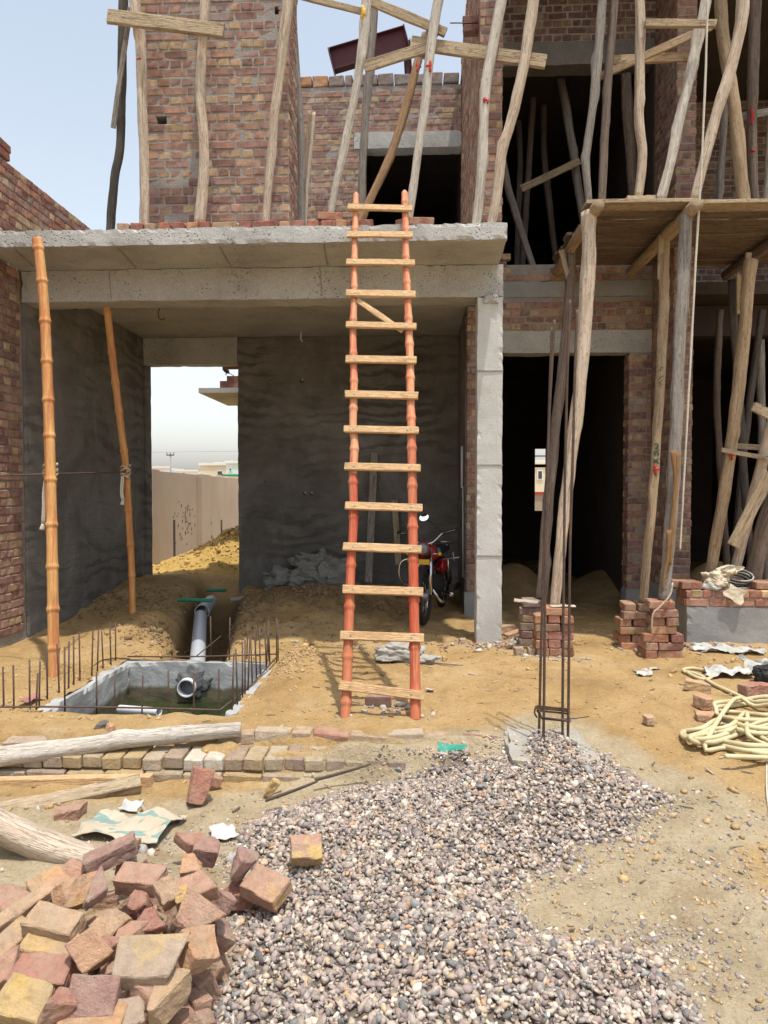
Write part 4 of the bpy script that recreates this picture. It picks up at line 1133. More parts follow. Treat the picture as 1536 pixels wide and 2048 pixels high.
# row of bricks bedded along the slab edge and loose ones used as pads
edge = empty('edge_course', (-2.6, 6.62, SZT), 'single course of bricks bedded along the porch slab edge', 'brick course')
xs, xe = W(232, 450, 6.62).x, W(700, 445, 6.62).x
x = xs
q = random.Random(71)
while x < xe:
    w_ = 0.1145 if (q.random() < 0.6 or x < xs + 0.5) else 0.229
    o = bpy.data.objects.new('brick', q.choice(HEADER if w_ < 0.2 else STRETCH))
    o.matrix_world = Matrix.Translation((x + w_ / 2, 6.63 + q.uniform(-0.012, 0.012), SZT + 0.042 + q.uniform(-0.006, 0.004))) @ Matrix.Rotation(q.uniform(-0.08, 0.08), 4, 'Z') @ Matrix.Diagonal((1, 1.2, 1, 1))
    o.color = (*q.choice([(0.32, 0.13, 0.085), (0.38, 0.2, 0.11), (0.26, 0.1, 0.075), (0.33, 0.22, 0.14)]), 1)
    C.objects.link(o); o.parent = edge; o.matrix_parent_inverse = Matrix.Translation(-edge.location)
    x += w_ + q.choice([0.004, 0.012, 0.02])
def loose_brick(label, loc, rz=0.0, rx=0.0, ry=0.0, color=(0.30, 0.12, 0.08), half=False, group='loose bricks used as pads', name='loose_brick', full=True):
    me = (HALF if half else FULL)[rnd.randrange(5)]
    o = bpy.data.objects.new(name, me)
    o.rotation_euler = (rx, ry, rz)
    o.location = loc
    C.objects.link(o)
    return tag(o, label, 'brick', group, color=(*color, 0.0))
def centred_brick(L, D, H, seed):
    m = brick_mesh(L, D, H, seed, 0.007, 0.005)
    for v in m.vertices:
        v.co.y -= D / 2
    m.materials.clear(); m.materials.append(MT['broken'])
    return m
FULL = [centred_brick(0.226, 0.110, 0.074, 200 + i) for i in range(5)]
HALF = [centred_brick(0.118, 0.110, 0.074, 220 + i) for i in range(5)]
pb = W(415, 440, 6.72)
loose_brick('red brick pad under the knotted pale pole', (pb.x, 6.72, SZT + 0.045), 0.05, color=(0.36, 0.15, 0.09))
for i, (u, dz, c) in enumerate(((650, 0.045, (0.34, 0.14, 0.09)), (676, 0.045, (0.36, 0.16, 0.1)), (660, 0.125, (0.38, 0.15, 0.09)))):
    loose_brick(('red brick of the pad under the pointed pole, beside the coping course', 'red brick of the pad under the pointed pole, next to the ladder', 'topmost red brick of the pad under the pointed pole')[i],
                (W(u, 430, 6.72).x, 6.72, SZT + dz), 0.1 * i, color=c)
loose_brick('brick lying against the ladder head on the slab', (W(815, 445, 6.72).x, 6.74, SZT + 0.042), 0.9, color=(0.28, 0.13, 0.1))
loose_brick('red brick lying beside the ladder head under the marked pole', (W(842, 445, 6.72).x, 6.66, SZT + 0.042), 0.1, color=(0.33, 0.15, 0.1))

# maroon steel joist and its stub post on the set-back wall
ja, jb = W(664, 122, 10.6), W(812, 78, 10.6)
d = (jb - ja).normalized(); upv = Vector((0, 1, 0)).cross(d) * -1
if upv.z < 0: upv = -upv
joist = empty('steel_joist', ja, 'maroon primed steel joist tilted on top of the set-back wall', 'steel joist')
hh = 0.155
plank('web', ja, jb, 2 * hh - 0.012, 0.012, 'maroon', parent=joist, nrm=Vector((0, -1, 0)), warp=0.0)
plank('flange', ja + upv * hh, jb + upv * hh, 0.14, 0.014, 'maroon', parent=joist, nrm=upv, warp=0.0)
plank('flange', ja - upv * hh, jb - upv * hh, 0.14, 0.014, 'maroon', parent=joist, nrm=upv, warp=0.0)
plank('end_plate', ja + upv * (hh + 0.01) - d * 0.01, ja - upv * (hh + 0.12) - d * 0.01, 0.15, 0.016, 'maroon', parent=joist, nrm=d, warp=0.0)
plank('end_plate', jb + upv * (hh + 0.01) + d * 0.01, jb - upv * hh + d * 0.01, 0.15, 0.016, 'maroon', parent=joist, nrm=d, warp=0.0)
stp = empty('steel_post', W(816, 150, 10.6), 'short red-brown steel post holding up the tilted joist', 'steel post')
sa, sb = W(813, 80, 10.68), W(817, 150, 10.68)
plank('web', sa, sb, 0.10, 0.012, 'maroon', parent=stp, warp=0.0)
for s_ in (-0.05, 0.05):
    plank('flange', sa + Vector((s_, 0, 0)), sb + Vector((s_, 0, 0)), 0.10, 0.012, 'maroon', parent=stp, nrm=Vector((1, 0, 0)), warp=0.0)

# ---------------------------------------------------------------- scaffold platform over the entrance
PZ = 4.25
def platform(label, x0, x1, y0, y1, z, n, seed):
    e = empty('scaffold_deck', (x0, y0, z), label, 'scaffold deck', 'plank decks over the entrance')
    q = random.Random(seed)
    y = y0
    w_ = (y1 - y0) / n
    for i in range(n):
        plank('deck_plank', (x0 + q.uniform(-0.05, 0.05), y + w_ / 2, z + q.uniform(-0.008, 0.006)), (x1 + q.uniform(-0.04, 0.04), y + w_ / 2, z + q.uniform(-0.004, 0.004)), w_ - q.uniform(0.006, 0.022), 0.034, 'plank_deck' if i else 'plank_old', parent=e, nrm=Vector((0, 0, 1)), warp=0.004)
        y += w_
    return e
X_a, X_b, X_c = W(1183, 420, 6.95).x, W(1385, 425, 6.95).x, W(1545, 425, 6.95).x
platform('plank deck between the pale split post and the bark-torn post', X_a - 0.02, X_b + 0.0, 6.90, 8.80, PZ, 9, 1)
platform('plank deck beyond the rope at the edge of the picture', X_b + 0.01, X_c + 0.9, 6.90, 8.80, PZ - 0.02, 9, 2)
def bearer(label, x, y0, y1, z, r, mat='wood_tan'):
    pts = [Vector((x, y0, z)), Vector((x - 0.01, (y0 + y1) / 2, z - 0.015)), Vector((x + 0.01, y1, z))]
    v, f, tc, _, _ = tube_data(pts, lambda t, s: r, 12, 0.06, 0.10, 0.01, rnd.uniform(0, 40))
    return tag(mesh_obj('deck_bearer', v, f, mat, None, pts[0], True, tc), label, 'log', 'bearers under the plank decks')
bearer('log bearer on top of the pale split post', X_a + 0.03, 6.80, 8.86, PZ - 0.075, 0.055)
bearer('log bearer on top of the bark-torn post', X_b - 0.02, 6.80, 9.0, PZ - 0.09, 0.06)
X_d = 3.72
bearer('log bearer over the leaning prop with the red cross', X_d, 7.0, 9.0, PZ - 0.095, 0.06, 'wood_bark')
for lb, (a, b), Y in (('short sawn strut nailed beside the barked post', ((1122, 500), (1138, 560)), 7.9), ('sawn cleat against the pencil-marked post', ((1322, 470), (1320, 560)), 7.55),
                      ('pointed cleat hanging beside the dark post', ((1478, 548), (1478, 628)), 8.3), ('thin cleat on the leaning prop with the red cross', ((1497, 505), (1497, 575)), 7.5)):
    plank_px(lb, a, b, Y, Y, 0.055, 0.03, 'plank_old', group='cleats under the decks', name='timber_cleat', cat='cleat')
plank_px('narrow board laid across behind the rope', (1383, 527), (1470, 527), 9.0, 9.0, 0.05, 0.12, 'plank_old', group='cleats under the decks', name='timber_cleat', cat='cleat')

# poles on the decks
DG = 'poles standing on the plank decks'
dz = PZ + 0.018
pole('d1', 'grey split pole at the corner of the first deck', [(1206, -20), (1197, 90), (1187, 200), (1176, 290), (1172, 330), (1178, 412)], 19, 16, 7.05, 7.0, 'wood_grey', dz, group=DG, up=0.5)
pole('d2', 'rough grey-brown pole beside the grey split pole', [(1230, -20), (1222, 90), (1212, 220), (1203, 410)], 19, 17, 7.1, 7.05, 'wood_bark', dz, group=DG, up=0.5, rough=0.07)
pole('d3', 'pale pole with a long crack on a wooden pad', [(1279, -20), (1281, 80), (1278, 230), (1285, 310), (1276, 404)], 20, 19, 7.0, 7.0, 'wood_pale', dz + 0.04, group=DG, up=0.5, split=0.16)
pole('d4', 'whitish pole leaning across the brick pier', [(1416, -20), (1393, 90), (1362, 230), (1340, 330), (1320, 408)], 20, 22, 7.1, 7.0, 'wood_white', dz, group=DG, up=0.5)
pole('d5', 'thick spotted brown pole on a wooden pad', [(1440, -20), (1446, 70), (1462, 170), (1474, 260), (1486, 400)], 22, 28, 7.4, 7.3, 'wood_tan', dz + 0.02, group=DG, up=0.5, bumps=0.015)
pole('d6', 'pale bent pole slanting down to the rope', [(1488, -20), (1482, 40), (1464, 130), (1438, 210), (1414, 300), (1388, 414)], 27, 20, 6.98, 6.98, 'wood_pale', dz, group=DG, up=0.5, bumps=0.02, split=0.08)
pole('d7', 'brown upright pole with red paint smear', [(1512, -20), (1507, 120), (1504, 240), (1505, 330), (1509, 408)], 24, 16, 7.5, 7.5, 'wood_bark', dz - 0.02, group=DG, up=0.5)
pole('d8', 'slim grey pole behind the spotted brown pole', [(1452, 200), (1445, 300), (1437, 410)], 14, 13, 8.2, 8.2, 'wood_grey', dz - 0.02, group=DG)
pole('d9', 'pole at the picture edge beyond the red-smeared pole', [(1545, 250), (1540, 330), (1535, 410)], 18, 20, 7.2, 7.2, 'wood_grey', dz - 0.02, group=DG, up=1.5)
def pad(label, u, Y, z, sx, sy, h):
    o = rough_box('timber_pad', W(u, 410, Y).x - sx / 2, W(u, 410, Y).x + sx / 2, Y - sy / 2, Y + sy / 2, z, z + h, 'plank_old', None, 0.04, 0.004, 0.01)
    tag(o, label, 'wood block', 'wooden pads under poles')
pad('wooden pad under the cracked pale pole', 1278, 7.0, dz + 0.003, 0.26, 0.16, 0.035)
pad('wooden pad under the spotted brown pole', 1490, 7.3, PZ + 0.003, 0.26, 0.18, 0.04)
plank_px('sawn rail between cracked pale pole and whitish pole', (1290, 47), (1432, 48), 6.93, 6.95, 0.068, 0.04, 'plank_old', group='boards nailed to the deck poles')
plank_px('diagonal brace rising to the sawn rail', (1196, 154), (1424, 52), 7.2, 7.14, 0.07, 0.03, 'wood_tan', group='boards nailed to the deck poles')
plank_px('brown level board behind the cracked pale pole', (1215, 121), (1384, 113), 7.24, 7.2, 0.085, 0.03, 'wood_tan', group='boards nailed to the deck poles')
plank_px('pale short board behind the red-smeared pole', (1478, 234), (1550, 222), 7.6, 7.6, 0.075, 0.03, 'wood_grey', group='boards nailed to the deck poles')
rope = tube('hanging_rope', [W(1416, -30, 6.86), W(1412, 120, 6.86), W(1403, 330, 6.86), W(1394, 480, 6.86), W(1381, 720, 6.86), W(1370, 920, 6.86), W(1360, 1100, 6.84)], 0.010, None, 'rope_white', None, 8, 0.03, 0.22)
tag(rope, 'long white rope hanging past the plank decks', 'rope')

# ---------------------------------------------------------------- brick stacks and the posts on them
STK = 'bricks of the dry stacks under the posts'
ordn = ['bottom', 'second', 'third', 'fourth', 'fifth', 'sixth', 'seventh', 'eighth']
def stack(where, Y, foot_z, courses, seed, palette):
    """courses from the ground up: lists of (u0, u1) seen extents; each long face may hide a second brick behind."""
    q = random.Random(seed)
    h = 0.0765
    for i, row in enumerate(courses):
        for j, (u0, u1) in enumerate(row):
            x0, x1 = W(u0, 1250, Y).x, W(u1, 1250, Y).x
            wd = x1 - x0
            head = wd < 0.165
            z = foot_z + h * (i + 0.5)
            c = tuple(v * q.uniform(0.85, 1.15) for v in q.choice(palette))
            pos = '' if len(row) == 1 else (' nearer the doorway' if (j == 0) == (where[1]) else ' farther from the doorway')
            if len(row) == 3 and j == 1: pos = ' in the middle'
            o = bpy.data.objects.new('stacked_brick', FULL[q.randrange(5)])
            if head:
                o.rotation_euler = (q.uniform(-.02, .02), q.uniform(-.02, .02), math.pi / 2 + q.uniform(-.06, .06))
                o.location = ((x0 + x1) / 2, Y + 0.115 + q.uniform(-.012, .012), z)
            else:
                o.rotation_euler = (q.uniform(-.02, .02), q.uniform(-.02, .02), q.uniform(-.06, .06))
                o.location = ((x0 + x1) / 2, Y + 0.057 + q.uniform(-.012, .012), z)
                if i < len(courses) - 1:
                    C.objects.link(o)
                    tag(o, f'{ordn[i]}-course front brick{pos} in the stack {where[0]}', 'brick', STK, color=(*c, 0.0))
                    continue
                o2 = bpy.data.objects.new('stacked_brick', FULL[q.randrange(5)])
                o2.rotation_euler = (0, 0, q.uniform(-.05, .05))
                o2.location = ((x0 + x1) / 2 + q.uniform(-.015, .015), Y + 0.175, z)
                C.objects.link(o2)
                tag(o2, f'rear brick of the top course in the stack {where[0]}', 'brick', STK, color=(*c, 0.0))
            C.objects.link(o)
            tag(o, f'{ordn[i]}-course front brick{pos} in the stack {where[0]}', 'brick', STK, color=(*c, 0.0))
    return foot_z + h * len(courses)
PALS = [(0.40, 0.19, 0.115), (0.36, 0.15, 0.095), (0.44, 0.24, 0.145), (0.30, 0.13, 0.095)]
gA = g1(W(1110, 1300, 6.72).x, 6.78) - 0.01
tA = stack(('under the pale split post', False), 6.70, gA, [[(1073, 1098), (1100, 1148)], [(1073, 1096), (1098, 1122), (1124, 1149)], [(1074, 1097), (1099, 1148)], [(1072, 1120), (1124, 1148)],
           [(1072, 1094), (1096, 1121), (1122, 1146)], [(1090, 1142)]], 5, PALS)
gB = g1(W(1060, 1280, 7.12).x, 7.2) - 0.01
tB = stack(('under the barked post', False), 7.10, gB, [[(1040, 1085)], [(1043, 1065), (1067, 1090)], [(1042, 1086)], [(1044, 1066), (1068, 1090)], [(1042, 1086)], [(1048, 1092)]], 6,
           [(0.27, 0.2, 0.16), (0.3, 0.16, 0.12), (0.33, 0.2, 0.15), (0.25, 0.19, 0.15)])
gC = g1(W(1270, 1280, 7.12).x, 7.2) - 0.01
tC = stack(('under the pencil-marked post', True), 7.08, gC, [[(1242, 1290)], [(1238, 1262), (1264, 1290)], [(1240, 1288)], [(1240, 1264), (1266, 1292)], [(1246, 1294)], [(1250, 1274), (1277, 1300)]], 7, PALS)
gD = g1(W(1330, 1300, 6.72).x, 6.78) - 0.01
tD = stack(('under the bark-torn post', True), 6.70, gD, [[(1290, 1314), (1318, 1368)], [(1291, 1316), (1319, 1368)], [(1289, 1338), (1342, 1370)], [(1304, 1355)], [(1307, 1331), (1333, 1358)], [(1306, 1358)], [(1300, 1352)]], 8, PALS)
PS = 'posts holding up the plank decks'
pole('s1', 'grey-brown barked post on the stack behind the steel bars', [(1143, 490), (1138, 600), (1124, 740), (1108, 880), (1094, 1040), (1084, 1200)], 20, 24, 8.0, 7.18, 'wood_bark', tB, group=PS, name='deck_post')
pole('s2', 'pale split post bending down to the front stack', [(1178, 424), (1177, 520), (1170, 640), (1158, 790), (1142, 910), (1128, 1020), (1118, 1120), (1110, 1204)], 31, 21, 6.98, 6.80, 'wood_pale', tA, group=PS, name='deck_post', split=0.12, bumps=0.015)
pole('s3', 'tan post marked with green letters and a red cross', [(1328, 470), (1327, 600), (1320, 760), (1312, 900), (1303, 1030), (1285, 1205)], 22, 18, 7.6, 7.18, 'wood_tan', tC, group=PS, name='deck_post')
pole('s4', 'grey post with torn orange bark on the front stack', [(1372, 432), (1366, 560), (1356, 740), (1350, 880), (1344, 1020), (1328, 1196)], 27, 25, 6.98, 6.80, 'wood_grey', tD, group=PS, name='deck_post', bumps=0.015)
pole('s5', 'tan leaning prop with a red cross beside the dark room', [(1502, 520), (1490, 650), (1476, 780), (1460, 910), (1440, 1030), (1420, 1150)], 27, 22, 7.5, 7.72, 'wood_tan', 0.2, group=PS, name='deck_post')
pole('s6', 'dark post standing inside the side room', [(1464, 560), (1470, 680), (1478, 800), (1488, 950), (1500, 1100)], 17, 16, 8.4, 8.5, 'wood_dark', 0.0, group=PS, name='deck_post')
pole('s7', 'pale prop leaning over the low wall by the wrapped bundle', [(1560, 790), (1530, 900), (1505, 1000), (1478, 1110)], 24, 21, 7.4, 7.72, 'wood_pale', 0.35, group=PS, name='deck_post')
pole('s8', 'thick barked log leaning against the low wall', [(1590, 900), (1550, 1000), (1525, 1070), (1502, 1180)], 34, 34, 7.5, 7.72, 'wood_bark', 0.35, group=PS, name='deck_post')
pole('s9', 'thin dark prop crossing deep in the side room', [(1525, 620), (1505, 760), (1490, 880), (1478, 1010)], 15, 15, 8.9, 9.0, 'wood_dark', 0.0, group=PS, name='deck_post')
pole(None, 'slim dark prop behind the rope in the side room', [(1440, 620), (1434, 800), (1446, 1010)], 14, 14, 9.3, 9.3, 'wood_bark', 0.0, group=PS, name='deck_post')
pole(None, 'grey prop at the picture edge inside the side room', [(1520, 680), (1524, 860), (1530, 1050)], 16, 16, 9.0, 9.0, 'wood_grey', 0.0, group=PS, name='deck_post')
plank_px('broad sawn board leaning beside the pale prop', (1540, 945), (1466, 1092), 7.30, 7.36, 0.115, 0.035, 'plank_old', group='boards by the low wall')
plank_px('short thin board nailed to the cross-marked prop', (1442, 900), (1545, 918), 7.48, 7.42, 0.045, 0.03, 'plank_old', group='boards by the low wall')
plank_px('short upper board behind the cross-marked prop', (1450, 890), (1545, 897), 7.85, 7.8, 0.06, 0.03, 'plank_old', group='boards by the low wall')
plank_px('stub of sawn board at the edge above the low wall', (1505, 812), (1560, 840), 7.3, 7.3, 0.09, 0.04, 'plank_old', group='boards by the low wall')
# strip of torn bark on the grey post
o_, ctr, ra, rb = POLES['s4']
for (px) in ([(1356, 905), (1352, 960), (1345, 1060), (1340, 1130)], [(1338, 1060), (1334, 1120), (1325, 1180)], [(1345, 900), (1350, 980), (1340, 1080)]):
    tube('torn_bark', [W(u, v, 6.80 - 0.045) for u, v in px], 0.022, 0.014, 'orange_bark', o_, 7, 0.04, 0.35)
tw = tube('twisted_cord', [W(1345, 1165, 6.7), W(1340, 1190, 6.68), W(1318, 1215, 6.64), W(1306, 1228, 6.62), W(1303, 1262, 6.62)], 0.008, None, 'rope', None, 7, 0.03, 0.2)
tag(tw, 'frayed cord trailing from the bark-torn post over its stack', 'cord')
# painted marks
def mark(key, strokes, mat, w=0.006):
    o, ctr, ra, rb = POLES[key]
    for st in strokes:
        pts = []
        for (u, v) in st:
            d = ray(u, v)
            best = min(ctr, key=lambda c: abs(c.z - (EYE + d.z * (c.y / d.y))))
            p = W(u, v, best.y)
            r = (ra + rb) / 2 * 1.12
            dx = p.x - best.x
            yy = best.y - math.sqrt(max(0.0, r * r - min(r * r, dx * dx)))
            pts.append(W(u, v, yy - 0.001))
        v_, f_, tc_, _, _ = tube_data(pts, lambda t, s: w, 6, 0.02, 0.25, flat=1.0)
        mesh_obj('paint_mark', v_, f_, mat, o, pts[0], True, tc_)
mark('s3', [[(1306, 940), (1318, 938)], [(1310, 930), (1312, 950)]], 'red_paint', 0.010)
mark('s3', [[(1306, 926), (1312, 919), (1318, 918)], [(1308, 918), (1318, 927)], [(1313, 919), (1314, 925)], [(1310, 910), (1308, 904), (1313, 901), (1317, 906), (1316, 911)], [(1310, 896), (1318, 899)],
            [(1309, 890), (1312, 886), (1317, 890), (1315, 896)]], 'green_paint', 0.005)
mark('s3', [[(1318, 772), (1327, 768)], [(1318, 764), (1327, 772)], [(1319, 758), (1325, 752), (1328, 758), (1322, 762)], [(1320, 742), (1323, 734), (1328, 738)]], 'green_paint', 0.004)
mark('s5', [[(1457, 910), (1470, 911)], [(1463, 905), (1464, 920)]], 'red_paint', 0.009)
mark('r11', [[(966, 198), (978, 202)], [(969, 205), (970, 195)], [(975, 207), (976, 199)]], 'red_paint', 0.008)
mark('r10', [[(852, 133), (863, 130)], [(861, 122), (860, 144)]], 'red_paint', 0.010)
mark('r9', [[(832, 130), (842, 134)], [(836, 125), (834, 142)]], 'red_paint', 0.009)
mark('r2', [[(274, 119), (281, 117)]], 'red_paint', 0.008)
mark('r7', [[(725, 12), (726, 24), (724, 38)], [(728, 18), (728, 32)]], 'yellow', 0.014)
mark('d7', [[(1503, 215), (1504, 235), (1503, 248)], [(1505, 222), (1506, 240)], [(1500, 300), (1510, 302)]], 'red_paint', 0.010)

# ---------------------------------------------------------------- steel bars of the next column on their pad
pad_o = rough_box('concrete_pad', R(1012, 1490, 0).x, R(1178, 1490, 0).x, 4.07, 4.62, -0.35, 0.022, 'concrete_pad', None, 0.03, 0.016, 0.06)
tag(pad_o, 'grey concrete footing pad half buried in gravel', 'footing')
cage = empty('column_cage', (R(1108, 1485, 0).x, 4.45, 0), 'four rusty reinforcing bars with stirrups rising from the footing pad', 'rebar cage')
bars = [([(1078, 1476), (1082, 1300), (1088, 1100), (1096, 900), (1100, 760), (1104, 655)], 4.50, 4.50), ([(1087, 1490), (1089, 1300), (1091, 1100), (1096, 900), (1102, 760), (1109, 640)], 4.36, 4.36),
        ([(1125, 1478), (1126, 1300), (1128, 1100), (1131, 900), (1135, 740), (1140, 600)], 4.50, 4.50), ([(1136, 1494), (1138, 1300), (1140, 1100), (1146, 900), (1150, 740), (1154, 620)], 4.36, 4.36)]
for px, Ya, Yb in bars:
    tube('bar', [W(u, v, Ya) for u, v in px[::-1]] , 0.0082, None, 'steel', cage, 8, 0.03, 0.10)
def ring(v, sk, r=0.006):
    c = [W(1074, v, 4.52), W(1084, v + 20 + sk, 4.34), W(1140, v + 26 + sk, 4.34), W(1134, v + 6, 4.52)]
    tube('stirrup', [c[0], c[1], c[2], c[3], c[0]], r, None, 'steel', cage, 6, straight=True)
ring(1416, 0); ring(1421, -4); ring(1412, 3)
tube('tie_wire', [W(1128, 1438, 4.36), W(1150, 1437, 4.3), W(1178, 1433, 4.3)], 0.0035, None, 'steel', cage, 5)
tube('stirrup', [W(1072, 1412, 4.45), W(1069, 1425, 4.45), W(1074, 1435, 4.45)], 0.006, None, 'steel', cage, 6, 0.02)

# ---------------------------------------------------------------- the open tank with its rods and pipe
tank = empty('open_tank', (PIT[0], PIT[2], 0), 'open concrete tank sunk in the earth with rods standing round its rim', 'tank')
t_ = 0.085
for nm, b in (('tank_side', (PIT[0], PIT[0] + t_, PIT[2] + t_, PIT[3] - t_)), ('tank_side', (PIT[1] - t_, PIT[1], PIT[2] + t_, PIT[3] - t_)),
              ('tank_end', (PIT[0], PIT[1], PIT[3] - t_ + 0.003, PIT[3])), ('tank_end', (PIT[0], PIT[1], PIT[2], PIT[2] + t_ - 0.003))):
    front = b[3] < 5.1
    rough_box(nm, b[0], b[1], b[2], b[3], -1.1, -0.012 if not front else -0.04, 'tank', tank, 0.04, 0.012, 0.03)
box('tank_floor', PIT[0], PIT[1], PIT[2], PIT[3], -1.2, -1.104, 'tank', tank)
wat = box('tank_water', PIT[0] + 0.05, PIT[1] - 0.05, PIT[2] + 0.05, PIT[3] - 0.05, -0.9, -0.37, 'water')
tag(wat, 'still dark green water standing in the open tank', 'water', kind='structure')
q = random.Random(3)
def rod(x, y, z0, z1, lean=(0, 0), r=0.0062, par=tank):
    tube('rod', [(x + lean[0], y + lean[1], z1), (x + lean[0] * 0.4, y + lean[1] * 0.4, (z0 + z1) / 2), (x, y, z0)], r, None, 'steel', par, 6, 0.2)
xs_l, xs_r = PIT[0] + 0.055, PIT[1] - 0.055
for y in np.linspace(4.95, 6.40, 12):
    rod(xs_l - 0.10 + q.uniform(-0.015, 0.015), y + q.uniform(-0.03, 0.03), -0.1, 0.36 + q.uniform(-0.05, 0.05), (q.uniform(-.02, .02), 0))
for y in np.linspace(4.98, 6.38, 11):
    rod(xs_r + q.uniform(-0.012, 0.012), y + q.uniform(-0.03, 0.03), -0.1, 0.38 + q.uniform(-0.06, 0.05), (q.uniform(-.02, .02), 0))
for (u, vt) in ((228, 1350), (282, 1350), (338, 1342), (388, 1345), (437, 1338)):
    p = W(u, 1440, 4.93)
    rod(p.x, 4.93 + q.uniform(-.01, .01), -0.35, W(u, vt, 4.93).z, (q.uniform(-.02, .02), 0))
for (u, vt) in ((191, 1345), (127, 1295), (69, 1348), (25, 1332), (5, 1335)):
    p = W(u, 1440, 4.95)
    rod(p.x, 4.97, -0.1, W(u, vt, 4.95).z, (q.uniform(-.02, .02), 0))
for (u, v0, v1, Y) in ((421, 1312, 1232, 6.52), (460, 1300, 1235, 6.60), (495, 1300, 1248, 6.55), (535, 1300, 1268, 6.5), (553, 1310, 1236, 6.45), (556, 1312, 1242, 6.42), (513, 1290, 1250, 6.5)):
    a, b = W(u, v1, Y), W(u + q.uniform(-3, 3), v0 + 20, Y)
    tube('rod', [a, b], 0.006, None, 'steel', tank, 6, straight=True)
tube('long_bar', [W(-60, 1408, 5.0), W(120, 1380, 5.6), W(205, 1320, 6.3), W(260, 1318, 6.45)], 0.007, None, 'steel', tank, 6, 0.15)
tube('long_bar', [W(-60, 1414, 4.90), W(190, 1414, 4.90), W(440, 1420, 4.90)], 0.007, None, 'steel', tank, 6, 0.15)
tube('long_bar', [W(440, 1420, 4.91), W(500, 1372, 5.6), W(555, 1312, 6.4)], 0.007, None, 'steel', tank, 6, 0.15)
tube('long_bar', [W(255, 1313, 6.44), W(400, 1313, 6.42), W(556, 1308, 6.42)], 0.007, None, 'steel', tank, 6, 0.15)
tube('long_bar', [W(392, 1313, 6.5), W(420, 1290, 6.6), W(442, 1272, 6.8)], 0.006, None, 'steel', tank, 6, 0.15)

def pipe(name, label, a, b, ro, ri, mat, cat='pipe', inner='black'):
    """Open-ended plastic pipe with a visible bore."""
    a, b = Vector(a), Vector(b)
    d = (b - a).normalized()
    side_ = d.cross(Vector((0, 0, 1))).normalized(); up_ = side_.cross(d)
    n = 28
    verts, faces = [], []
    for (p, r) in ((a, ro), (b, ro), (b, ri), (a, ri)):
        for i in range(n):
            an = 2 * math.pi * i / n
            verts.append(p + side_ * (r * math.cos(an)) + up_ * (r * math.sin(an)))
    for ring_ in range(4):
        for i in range(n):
            j = (i + 1) % n
            r2 = (ring_ + 1) % 4
            faces.append((ring_ * n + i, ring_ * n + j, r2 * n + j, r2 * n + i))
    o = mesh_obj(name, verts, faces, mat, None, a, True)
    m_ = o.modifiers.new('edge', 'EDGE_SPLIT'); m_.split_angle = rad(40)
    return tag(o, label, cat, 'plastic drain pipes')
pc = W(372, 1377, 6.30)
pj = W(386, 1316, 6.55)
pe = W(401, 1232, 8.6)
pipe('drain_pipe', 'pale pipe mouth poking through the tank wall', pc, pc + Vector((-0.02, 0.30, 0.01)), 0.082, 0.072, 'pvc_white')
pipe('drain_pipe', 'long grey drain pipe lying in the trench', (-2.03, 6.50, -0.13), pe, 0.075, 0.068, 'pvc')
pipe('drain_pipe', 'short grey pipe end tilted at the head of the trench', W(404, 1224, 8.75), W(421, 1204, 9.7), 0.092, 0.084, 'pvc')
cl = pc + Vector((0.01, 0.0, 0.01))
vv, ff = [], []
bm = bmesh.new()
bmesh.ops.create_icosphere(bm, subdivisions=4, radius=1.0)
for v in bm.verts:
    d = v.co.copy()
    rr = 1 + 0.5 * noise.noise(d * 2.2) + 0.2 * noise.noise(d * 7)
    v.co = Vector((cl.x + 0.03 + d.x * 0.135 * rr, PIT[3] - t_ - 0.004 + d.y * 0.028, cl.z + 0.02 + d.z * 0.135 * rr))
bm_obj('mortar_collar', bm, surf('wet grey mortar', [(0.10, 0.10, 0.10), (0.17, 0.17, 0.165)], 12, bump=0.9, bscale=40, fine=0.2), tank, cl, True)
pipe('green_pipe', 'green plastic pipe bridging the trench', W(358, 1200, 8.75), W(424, 1201, 8.75), 0.024, 0.020, 'pvc_green')
pipe('green_pipe', 'short green plastic pipe under the sand heap', W(414, 1181, 10.3), W(452, 1180, 10.3), 0.026, 0.020, 'pvc_green')
pipe('waste_pipe', 'white pipe floating in the tank water', W(240, 1418, 5.5), W(318, 1424, 5.3), 0.032, 0.026, 'pvc_white')
pipe('waste_pipe', 'grey pipe lying on the spoil by the sacks', W(462, 1200, 9.6), W(572, 1184, 9.7), 0.03, 0.024, 'wood_grey')

